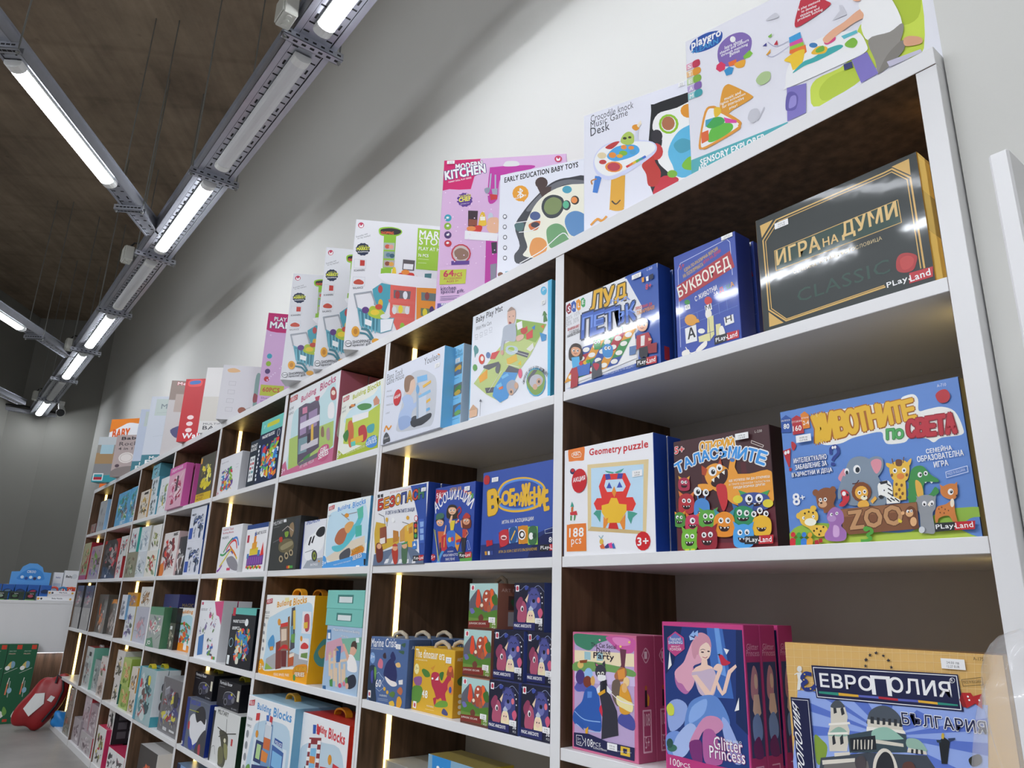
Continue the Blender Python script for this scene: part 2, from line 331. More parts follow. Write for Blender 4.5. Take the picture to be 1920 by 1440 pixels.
PAL = ["#16211f","#a8781e","#15201e","#14392f","#cfa85c","#1d4036","#d8b878","#cdb98a","#a92a2c","#bb3a38","#b8242f","#f4f2ec","#e8e0d8","#c99a34","#7a5614","#d8b050","#3a51a6","#2c3f93","#c8cfe6","#c9a83c","#c03a40","#a8323c","#ece4d8","#e8e8ec","#c8403c","#3a78c0","#3a9050","#e0a030","#6d86c8","#3d8a48","#eceae6","#222","#c03a3a","#f0eeea","#25252c","#e8e4dc","#d8d49a","#3c4a88","#d99a36","#f2f0ea","#24242c","#eee8e0","#26282c","#dfe0e4","#1f3f8f","#3558a8","#8f1f30","#2f55a8","#d8902c","#3f9a58","#b4b4b8","#b03038","#2c2c34","#3c3a34","#d8a828","#7f9ad8","#2a3654","#3f62b8","#6f92dc","#d89038","#2f8a52","#1c1c22","#f4f4f4","#1c4a2c","#e8ecf0","#2f4f9a","#a82c3c","#d8962c","#3a8a4c","#e6e4de","#3a8f48","#3f8ac8","#4a4e56","#b03044","#33241f","#d9a07c","#f4f2ee","#2a1c18","#8a3030","#4fa8d8","#a83038","#3a68b8","#c83a3a","#e0b030","#3f9a48","#d8a07a","#2f2420","#a8333c","#e4e0dc","#8f2430","#d8b48c","#5a78a8","#c9d2e8","#c8ccd8","#e6e8ee","#1c2440","#a02c34","#e4e4ea","#1d3f97","#e07a34","#f4e4d4","#f4ece4","#c22f36","#d8c494","#b8d4ee","#c8ae7a","#4a9a88","#d83a34","#3b449a","#bcd6f0","#3a4fa8","#dc8a34","#e4b634","#e08a38","#c8302c","#f6efe8","#c8242c","#3a9a88","#c83a44","#3f8a48","#c86a34","#3a8a98","#d8b44a","#d86a3a","#3a3a7a","#d8448a","#3a6ab0","#2f3558","#c22a30","#45272c","#331b20","#2c171b","#5f2430","#7a2a34","#55242c","#f2eee6","#dfa02c","#3f94dc","#f0eee8","#2a5a9a","#d83a40","#f2e6e2","#d8cfc8","#e39a3a","#3f78b8","#b0482c","#33181c","#f2ece0","#c03038","#f0e8dc","#d8a03a","#a8304c","#2a1218","#d87a3a","#f4f0e6","#3d4f8f","#d8c83a","#4a8a3a","#3a6aa8","#2f8a5a","#4a86c8","#d8702c","#c03a5a","#5aa040","#3a8a9a","#e08a2a","#e2b030","#6fae38","#4a9ad8","#c8c83a","#5f86c8","#16243f","#3c5c9a","#8fb544","#aabf48","#e9e8e2","#a8652a","#deb032","#2f7a3c","#4fa35a","#8a1f2c","#b52f3c","#2f519a","#b02f38","#d8802c","#e8e6e0","#2c3f8a","#e8eaf0","#3a5596","#d8dcec","#b02c34","#c8d2ea","#7d8c9c","#d68d9a","#f2f2f0","#222a34","#4a2a30","#e0b444","#6a4430","#d8823c","#7a5230","#3f8a4a","#d9a84a","#f2f0e6","#c87a3c","#e8dcc8","#4a2a20","#6a3a20","#8d9196","#e8e0d0","#e9e7e2","#24242a","#7a4426","#e0a844","#f0e4cc","#3a2420","#865234","#d0a078","#c0303c","#f0ece6","#2a2a30","#dfb544","#f0e6d4","#3a2a1c","#7a4e34","#8f6040","#b98c62","#5f3a24","#9a6aa8","#b088bc","#c8a0cc","#6a3f28","#d8a878","#d8c03a","#4f9a3c","#c83038","#3a78c8","#d89a2c","#a82430","#c8ccd0","#c8688c","#a94c70","#d88aa5","#b6a0c8","#c9b8dc","#e8d8b4","#9ac0c8","#3f7f64","#c45a9c","#d882b8","#6a3a4c","#6f9a58","#2c2030","#4f6ab8","#4a4f98","#5a5aa8","#4a3a78","#d8b86a","#8a4a2c","#8fb8e0","#7a3a2c","#d8a860","#2f5aa8","#8ab0e0","#a8c4ea","#5a88d0","#a86a48","#d89040","#6a5a50","#d89a34","#e8c890","#e0b070","#c83048","#33323e","#dfdfe6","#24242e","#3a3a46","#c87088","#e6e6ea","#e8f0d8","#d8a02c","#e8dca0","#e8e0f0","#22244c","#e8e8f0","#d8b43a","#d0d0dc","#e8c870","#e8a0c8","#e0b8c8","#e8d4dc","#2a2226","#b86a3a","#c0417f","#b03573","#c4528a","#223a78","#3f6ab4","#6a9ada","#182a58","#8fa4d8","#6f8fd0","#b06aa0","#d8a0b4","#c98fa0","#8fb0e0","#f0cdbd","#3a2430","#b03a50","#ecc6b6","#c4b0c4","#c03048","#2a2a3a","#86a8e0","#a0b4e0","#94a8dc","#c888ac","#a85a94","#74306e","#c8d04a","#f0f0ff","#e8f0ff","#3a6a5a","#2a5048","#b8447f","#5f70b0","#f2eef4","#f4eef4","#8a3a7a","#e0e4f4","#f2e8f0","#e0a8c8","#3a4474","#ecc8b8","#7f9cd4","#f0dce8","#d3ab66","#a5824a","#8a6a4a","#e3c992","#8fa6e0","#5872c4","#7f9a3c","#3f4650","#d6d0c4","#6d6a68","#cfcabc","#2c3036","#8fb0a0","#4a5058","#e6e2d8","#4a525c","#3a4a52","#8fb8a8","#23272e","#2a2c32","#4a4448","#5a3a34","#1d2228","#c8a83a","#2a3a5a","#2a3a4a","#2a2a22","#1b1f44","#f0f0ee","#2f8a78","#d8a83a","#5a62b0","#b02c3c","#2a2a34","#d8d8d4","#dcdcd8","#24347a","#d8b83a","#24284c","#e6eaf4","#4a3a24","#b02428","#8a1a20","#f0e8e4","#d4d8e4","#74b4dc","#d0d4e0","#c0c4cc","#55585f","#e0902c","#70737a","#d9b9a4","#8a6a54","#a9bcdc","#93a9d0","#3c4048","#9fb0c4","#74b0dc","#7fb4d8","#e0b040","#6aa8d4","#c8d0dc","#6aa0cc","#34373e","#4a4d52","#e8e8ea","#3a3d44","#7fbfe4","#cfd6df","#3a6a94","#6a7078","#5a78a0","#5a8a4a","#c8a84a","#4a90cc","#7aa85a","#dde0ec","#55b4d8","#d8dce8","#4ab0d8","#5a5d66","#8a8d96","#5ab4d8","#f0f4f8","#4a7a40","#4a8a8a","#b4c47a","#86a84a","#55565e","#b8c8d0","#9ab84a","#d8b040","#c84a3a","#d8783a","#d8c030","#c8402c","#5a9a4a","#d85a78","#b83a30","#6fb4dc","#d8703a","#3a88c0","#d4ac98","#9a8478","#3a2a28","#8a3038","#a8b0bc","#c89a88","#4aa4c8","#7a9a4a","#b4b4bc","#c8a084","#4a3a34","#a4a4ac","#5a4a44","#5a5c64","#3a3c44","#d8b090","#c8a080","#dfdfe2","#233f8e","#2c4c9c","#3a3d42","#c03a2c","#3a4a8a","#c04a3a","#3f7a5a","#3a4a7a","#c9a43a","#8a4a34","#e0d8d0","#b87a34","#c8944a","#d8c070","#5f7fb8","#3a5cb0","#88a8d8","#5f6f88","#8a94a4","#dfe0e2","#44474c","#2a2c30","#c03030","#d8a82c","#3f9a4a","#f0f0f0","#6a2a24","#b03a2c","#4a6a50","#d8a884","#3a8a58","#b8443a","#2f4a9c","#1d3a92","#b02f3c","#5aa050","#e8e6ea","#33281f","#e0b08c","#e0a884","#2f2a2a","#3f6a5a","#c8643a","#3a3f4a","#6a3020","#d89a78","#b03a34","#2c2c36","#b8303c","#3a6cc0","#d8922c","#4a90c8","#5a9a48","#243a84","#e8c83a","#c03a50","#b03040","#8a9a60","#c8b87a","#c8d0e8","#3b55a3","#2a4390","#26356c","#1d2450","#dcae38","#5a8ad0","#34509e","#6a5a20","#e6e8f0","#7a1f2c","#b8323c","#e8c8c4","#8ab4e0","#2c5488","#e0b03a","#d8942c","#c8822a","#3a2c24","#8fc04a","#3f6a48","#2c4a38","#b02f34","#d8b03a","#b02834","#c8902c","#d8d8e0","#4a6390","#3d5684","#5a7298","#e8ecf2","#7a9cc8","#262c5c","#e4dcd8","#c87084","#3a2a34","#d8b070","#3a5a44","#c8d4e4","#5a7a3a","#b86a48","#e0dcd8","#e0e6ee","#b8c4d4","#24344a","#6a9a4a","#4a4a9a","#e8e4e0","#2c3a60","#d0a32c","#c9982a","#d9ad38","#f0ece0","#e8e0c8","#8a6a20","#b02f48","#6a9a3a","#a04a30","#b87a2c","#4a7a34","#3a6a34","#c88a30","#f4f0e4","#8a5a8a","#5a8a3a","#4a4a7a","#d8843a","#3a4a9a","#e8dcb0","#f0e6c8","#4a6a34","#8a5a48","#9a6350","#a06a58","#a8c8c4","#6a8a3a","#5a5a64","#d84a2c","#e0602c","#a84a34","#f0e8e0","#f0d8c0","#a85a3a","#4f7a2c","#6a6aa8","#6a3a2c","#3f6a2c","#7a2c24","#5a3428","#f0e6dc","#e8e4e2","#b8384c","#fff","#5a4038","#b8b0ac","#d8b8a8","#3a5a3a","#181b33","#4b5b9c","#2a3364","#181a30","#8f9ac0","#3c3f78","#4a4e8c","#22244a","#6a6ea8","#14142a","#a8506a","#8a3a58","#e0c8a8","#f0e8f0","#1c1c2c","#f0d8b0","#f0c8b0","#b8c0d0","#c85a78","#d8707c","#20255c","#f0f0f6","#e8e4e8","#e8ecf4","#5d7f9c","#b9a12a","#8a7a3a","#7fa4bc","#8a9a4a","#2f86c8","#3a3430","#1c1c20","#c87a34","#d8d4cc","#6a3a24","#b09a2c","#d8cc88","#6a4a2c","#c89a5a","#8c8c88","#8a8a86","#a5a5a0","#dfe3e6","#b8697f","#c98a9c","#bcd8dc","#a8c06a","#c0688a","#b85a7e","#f2f0f0","#5a5064","#9a84a8","#d8d4e0","#c87a98","#d8b04a","#7a98a0","#c8c4cc","#3a3440","#4a8a4a","#6a6470","#a83a3c","#f0d4c4","#8a6a58","#a88a94","#c0567e","#f4e8ee","#f0dce4","#5a5c62","#b8242e","#f4f0ee","#e3e6dc","#7d8a1c","#a8b63c","#c8e0e8","#b8c84a","#a4b432","#b4bc3a","#f2f2ea","#e8ecea","#c86a40","#b83a40","#4aa0a8","#5ac0b0","#c88a70","#6a4a3c","#3f7a3a","#4a8ad0","#e0ecf8","#e8ecc8","#f0f0e0","#3b3d3c","#232424","#1d1e1e","#c8cacc","#8a8c8e","#d8dadc","#6a6248","#8f8668","#a89878","#2a2824","#8a7458","#7a9a3a","#b83a2c","#b0a8a0","#6a6e70","#c83a2c","#4a9a4a","#3a3e44","#d6d8de","#20242c","#2a2d33","#2a3f8c","#2f4a9a","#9aa0a8","#e4e6ea","#24262a","#3a3c40","#8a9a3a","#f0f0f2","#dfe6ec","#4c97d6","#9cc4e4","#bcd8ea","#d8ccb8","#4a94d4","#b06848","#58b8c4","#d8a060","#8a8e94","#4a4c54","#4ab0a0","#5ab8a0","#d8862c","#e8a02c","#4a3a20","#e8eef6","#2a4a80","#e8f0f8","#1c2028","#5ab0a0","#e3e4e0","#dd9f10","#e8b030","#b4d0e0","#a8a8aa","#8fb04a","#d89a1c","#f2f0e4","#f0dca0","#7a3a34","#c83a34","#d8c4b0","#c8282c","#6a2a2c","#8a5a34","#4a4a54","#d8b84a","#5a8aa0","#b85a34","#e8d8c8","#4a90c0","#dcdce0","#b04a50","#c83a3c","#6a8a4a","#e8a018","#f0e0e8","#f8f0e0","#d88a1c","#f0b02c","#3a2a18","#f4ecd8","#7a2a2c","#4a8a48","#4a4c52","#8a8c90","#5a9a94","#d8a838","#9fb6cc","#8fa8c0","#a0b8d0","#c898a8","#7ab09a","#2f6aa0","#d8a890","#2a3040","#d8c0a4","#3a68a0","#c8b090","#b89a78","#c8486a","#d87a8a","#2a5a8a","#74b8ae","#5fa298","#86c6bc","#3f7a74","#cfd8d8","#4f9a90","#78bdb3","#e2e4e6","#6a9cb8","#9cbccc","#b4ccdc","#eef2f6","#3a3c42","#d0dce4","#6a90b8","#c8d0d8","#3a60a0","#7ab0d8","#4a78b8","#9ac0dc","#2a3a6a","#a8c88a","#2c3a70","#c86a3a","#b8c4d0","#7ab05a","#2f58a0","#f0f0f4","#3a6ab8","#c03a44","#d8dce2","#d8d8dc","#b82420","#b8302a","#b8ccd8","#f4f0f0","#8a3034","#c8d4dc","#7ab4d8","#2a2c34","#b8682c","#c8303a","#5a3a3a","#a8b4c0","#d87a3c","#d5d6da","#c9cacf","#c83a4a","#3a8ac0","#3f9a5a","#e07a3a","#6a4a9a","#8ab83a","#8a8c92","#26303c","#1f2833","#5cb0a8","#dfe4e4","#8a9098","#a86a6a","#3a8a94","#1f2b46","#1a2438","#d83a3c","#e0c03a","#4ab06a","#58b4dc","#a8c83a","#dfe4ea","#dfe4e8","#66bdb2","#4f9f96","#6cc2b8","#dcdde0","#cfd0d4","#22366f","#2a3c7c","#c83a5a","#3a78b8","#c8489a","#b03a4a","#d6d7d6","#26365c","#3f8a5a","#c86a9a","#8ab03a","#5a6a8a","#8a8c94","#c8485a","#c9cac8","#c8d0e0","#dfdfe3","#d5d6d8","#b02c44","#3a8a4a","#8a3aa0","#e07a2c","#8a8890","#c84a6a","#e2e2e4","#cfcfd2","#2f4880","#6a3a8a","#8a5aa8","#e0a03a","#e08a3a","#3a5aa8","#4a7ab0","#e0e2e6","#c9a8b0","#c84a7a","#6a6c74","#c85a7a","#6a4a8a","#7a6a9a","#5a7a4a","#8a8a94","#8a4a6a","#4a5a9a","#6a8a5a","#6a5a9a","#6a7a4a","#4a4a5a","#10161f","#0d131b","#b8283c","#e4e8ec","#d83a44","#3a8ac8","#3a9a8a","#e07a4a","#d8d8c8","#8ab0c0","#dfe6e8","#5c6474","#1a2f7c","#6a7080","#22357c","#d8dade","#2c2e34","#2a3f9c","#b83a44","#3a4aa8","#c8d020","#cfd1cf","#15301f","#2c2e30","#4a4a3a","#3a3a34","#8a8a5a","#6a6a4a","#d8d4b8","#b83a3a","#5a5c5e","#15171f","#0e1016","#1c1f28","#3a3c4a","#a8aab0","#4a4a8a","#b8b03a","#d8d4c0","#c8cad0","#7c9cc4","#2a3450","#6f88a8","#5a7aa8","#9ab4d4","#d9a8bd","#c95aa0","#e8d4d8","#c85a8a","#6a4a5a","#d8a8b8","#b03a5a","#5a4a54","#f4e0ea","#4c4a42","#6a4a42","#3a3834","#c8b82c","#8a8a7a","#e0d870","#c8a82a","#d8a04a","#ddd8d6","#c9b0b0","#d9c4c4","#8a3a40","#c86a6a","#5a4a50","#b8a8a4","#d8483c","#e0803a","#2a2b2e","#303236","#8a8a8c","#c8c8c8","#5a5a60","#d4b4a8","#d4d4d4","#6a5a58","#d2d5de","#28498c","#c9ccd6","#4a5a74","#2c3648","#c8ccd4","#3a58a8","#3a4254","#2c5aa0","#8f9a92","#3a6a4c","#2f7a50","#c8ccc8","#b04a5a","#6a8a6a","#e8f0e8","#55524c","#a8a090","#c8c0b0","#6a6458","#8a8474","#dfe0e0","#e4e6e8","#e0e2de","#c9c9c4","#d6d6d2","#d8602c","#b83a34","#3a78b0","#a8ccd8","#e08a1c","#e8ecee","#3a3f6c","#2c2f66","#4a4a78","#8a8aa8","#c8c8d4","#9a8a5a","#d0442c","#c8c4c0","#9fb8bc","#cfd6da","#58a8b4","#5a8a90","#c8d4d4","#3a5a60","#8ab8b8","#4a9ab0","#d8d04a","#d83a4a","#4a6a4a","#4a9aa8","#5a5054","#6b6a6e","#5a5a5e","#b0b2b6","#3a3a4a","#b0b4bc","#c8c04a","#5a4a5a","#a83a3a","#d0d2d4","#3a3634","#d0cfce","#d8643a","#b84a2c","#e0a06a","#8a3a2a","#7a2e2c","#6a2826","#8a4a44","#c8a08a","#cfc6ba","#b08a5a","#c9b898","#8a6a3a","#c8a85a","#6a7a5a","#3a3a38","#c9d2d8","#4f93a8","#6a7278","#3a4248","#9aa8a8","#4a7a84","#74aebe","#4f8a98","#6a7f80","#5a8ca0","#dfe8ea","#3a4a54","#d6d9dc","#c4c8cc","#8fb8c4","#c8b84a","#8a9a5a","#b8bcc0","#6a8a8a","#8f8c78","#7a7866","#9a9884","#5a6a4a","#b8b49a","#6a5a4a","#a8b8a0","#c6ccd2","#b4bcc4","#d0d4d8","#8a98a4","#a4b4b0","#5a6a78","#dfe4e6","#d9d6cc","#58b0b4","#cfd4d0","#c8a86a","#8a9a7a","#cfd4d6","#2f8a80","#5a6a7a","#8a9aa0","#cdd3d8","#c9c8bc","#d6d6cc","#a8b8c4","#8a9aa8","#d9d9d6","#c6c6c2","#7a8a4a","#9aa06a","#4a4a44","#c8c4a8","#c6c9d2","#b4b8c4","#8a8a9a","#5a5a6a","#b0a8b0","#ccd0d8","#6a93b4","#7aa4c0","#5a6478","#ccd0d4","#c6b884","#b8bcc4","#4a4a6a","#6a5aa0","#3a4a3a","#a8aab8","#8f92a4","#9a9cb4","#b87a84","#c89aa0","#a86a74","#b8832c","#d99a20","#c98f28","#6a6a80","#b8b8c8","#8a5a6a","#d4d2cc","#c4c2bc","#cccac4","#7a5a34","#a8845a","#4a3a2c","#5a9cb4","#c9922c","#7ab0b8","#d4d0cc","#2f6a58","#c4c0bc","#6a6a5a","#a89a6a","#4a4a4a","#c8b88a","#c9c8c4","#8a5048","#9ab060","#8fa84c","#9ab45a","#c88a5a","#b86a4a","#d8b88a","#a8b86a","#b0c47a","#d0c8bc","#c9bca8","#a88a6a","#d8a85a","#d6d4d2","#b8305a","#c4365c","#c8b83a","#8a8a3a","#b8303a","#dcdcdc","#2a2a2e","#c86a7a","#d8d8d6","#26262a","#9a9a98","#3a3a3e","#8a9a94","#55555a","#5fa0c8","#4a88b0","#8aa84a","#4a7a8a","#3a9aa0","#8a7a94","#c8d4d0","#5a8a5a","#e4eef4","#3c3a3c","#a81c20","#8a8284","#b0a8a8","#5a5658","#c84a54","#6a5a60","#2a2a2c","#b02024","#d8d4d4","#c9cac9","#8a2030","#6a2028","#8a8a90","#b85a6a","#c9cccb","#b4b8b6","#c0c4c2","#6a7274","#4a5254","#8aa0a0","#5c5a56","#4a4844","#504e4a","#d8642c","#8a8684","#e08a4a","#d8d4d0","#3a3836","#5a5650","#d48a2c","#8a7a74","#a89a94","#6a6058","#d8862a","#9a9a94","#8a8a84","#c88a9a","#8a5a4a","#c6cccc","#6aa894","#a84848","#b0bcbc","#a0a4a4","#8a8e8e","#70747c","#6a6e74","#c8cccc","#8a9090","#c4bab4","#a8a09a","#b4aca6","#8a7a70","#5a5a54","#b03a44","#ccc4c0","#5a7a5a","#a8a0a4","#948c90","#b4acb0","#8a7a82","#c4b8bc","#6a5a62","#a8969e","#d8d0d4","#b4aeb0","#9a2038","#b4a4ac","#a8303c","#b8404c","#a4949c","#b4a8ac","#ab9ca4","#8a7c78","#6a3a38","#b84a44","#c8b8b0","#4a4040","#a4a8ac","#8fb4d4","#7a7e84","#b0b08c","#8f2030","#a02c3c","#8aa05a","#c8c0a8","#5a6a3a","#b83a4a","#c89a7a","#b02c40","#a89a98","#8f2a34","#b8a8a0","#7aa84a","#a88aa8","#c8a8a8","#8a6ab0","#4a3a44","#8c8a88","#3a3a3c","#a09e9a","#8a8886","#5a5858","#8a8688","#b8b0b0","#3a3a48","#6a6266","#a83a5a","#5a5860","#8c8c82","#76766c","#b4b4ac","#6a6a5e","#a8a89c","#b07a6a","#4a5a4a","#8a887c","#dcdce4","#b4b6ba","#d0d0d4","#c0d24a","#a8bc34","#b0c43c","#4aa4ac","#f0f6f6","#1d4a9c","#f4f6fa","#7a62a8","#f0ecf6","#e06a2c","#d0305a","#e0a02c","#2f8ac0","#7ab83a","#d89ab0","#b8304c","#f6f4f4","#e0b884","#b8cca0","#7aa83a","#b8a8d0","#7a5aa0","#90c4c8","#3a98a0","#e8e6ee","#5ab43a","#3aa04a","#d0409a","#3a9ab8","#e0b82c","#a8c08a","#c0c0c8","#c4c4cc","#f4e8ea","#8a8ab0","#7ab04a","#3a3a8a","#e6e6ec","#7a70b8","#2f3568","#5f56a0","#8f86c8","#3a98d0","#d04a9a","#8ac03a","#e0702c","#e8c02c","#3aa4a4","#e0b02c","#6aa83a","#d0407a","#7ab03a","#5ab4c0","#dfa888","#e8e8ee","#8a8680","#7a7670","#cf9a7a","#b8b4c8","#dcdde8","#c9cad4","#1e2024","#e6e6e4","#5ab0d4","#8aba2c","#a86a4a","#2c2a30","#c02a3a","#b8322c","#3a3024","#b8783a","#c8ccec","#e6e8f4","#4aa0d8","#4a9ac8","#e0a83a","#d8c8a0","#b83a3c","#a8c05a","#3a3a2c","#c8ccdc","#e8dcc4","#d8b02c","#3a98a8","#3a68c0","#dcdee8","#e09a2c","#f4f0ea","#6a6c72","#4a3a38","#e4e2d0","#3a4044","#7a8a5a","#5ab08a","#5a88b8","#6a9a6a","#d8904a","#4a5a88","#4a6a6a","#f4f4f2","#7a4a34","#e2e3ec","#d2aed2","#b48ab8","#c9a0c8","#c82468","#f4f0f2","#5a3a6a","#5a3a8a","#d8d03a","#e8e04a","#3a9ab0","#f0eef2","#4a3468","#b82c3a","#b83a9a","#d8d8d8","#8a8a98","#a8b0c0","#8a90a0","#9aa0b0","#3a2c34","#8a4a3a","#e0b83a","#f0e8d8","#e0b090","#e4e4e8","#c0b4b0","#8a6a5a","#b8c03a","#b82448","#4a3a6a","#6a5a8a","#5a4a9a","#f0eef4","#c03058","#f4eef0","#e6cfe6","#c4c5c9","#c9cace","#b83a58","#f0eef0","#26304a","#c8cc4a","#d8dc4a","#c0c2c8","#b84a3a","#8aba3a","#2c2c30","#d8603a","#a8b0a8","#8a9ca0","#c85a4a","#d89a8a","#5a7a8a","#3a5a6a","#96bf3e","#f2f4ec","#dce8c0","#5a5458","#e0e0e2","#e0883a","#e0a090","#4a7a80","#e2e2e6","#4a9cac","#d8645a","#e09038","#6a6468","#6a7a7a","#d0d4d4","#e0cc3a","#dadce0","#e0e4f0","#b84a4a","#d8cc3a","#8a4a4a","#d86a60","#5f9cac","#3f7a8a","#6fb0c0","#e0e4e6","#a8bc3a","#5a3a7a","#e0c43a","#d8dcdc","#e6eaec","#3f7a88","#d89c34","#b87a24","#44464c","#dfe0e3","#d4d5d9","#d0d1d5","#c9a4cc","#b8286a","#f4e8f0","#f4f0f4","#b0b83a","#5a4a8a","#5a4a80","#dcc4e0","#cdcdd0","#c0c0c4","#b8b8bc","#4a4a4e","#d8b080","#d4b894","#b89a74","#7a9a94","#8a3440","#e0a04a","#a0a0a4","#d4d2d0","#c8c4bc","#4a4a50","#d07a8a","#4a4644","#c8a04a","#5a5c60","#b8242c","#a01c24","#e4e2e0","#d84a4a","#e8d0d0","#6a6a6c","#4a4c50","#b8b4b4","#a8a4a4","#8a7a72","#a89890","#e8e0e0","#b83040","#3a3a6a","#e0e0e4","#4a5a8a","#8a888a","#c4cad4","#b0b6c0","#b8c4c0","#7a868c","#8a969a","#3a6a9a","#5a9ab8","#3a5a8a","#a85a6a","#a0a8b0","#e4eef0","#b8c2d4","#a0aabc","#dedee2","#d47a30","#e08030","#e07030","#b8a8a6","#a09290","#3a3438","#8a807e","#98948c","#2f8088","#c0c8cc","#a88a64","#3a98a4","#a8c8d4","#7a7a80","#3f88c0","#d8d4d8"]
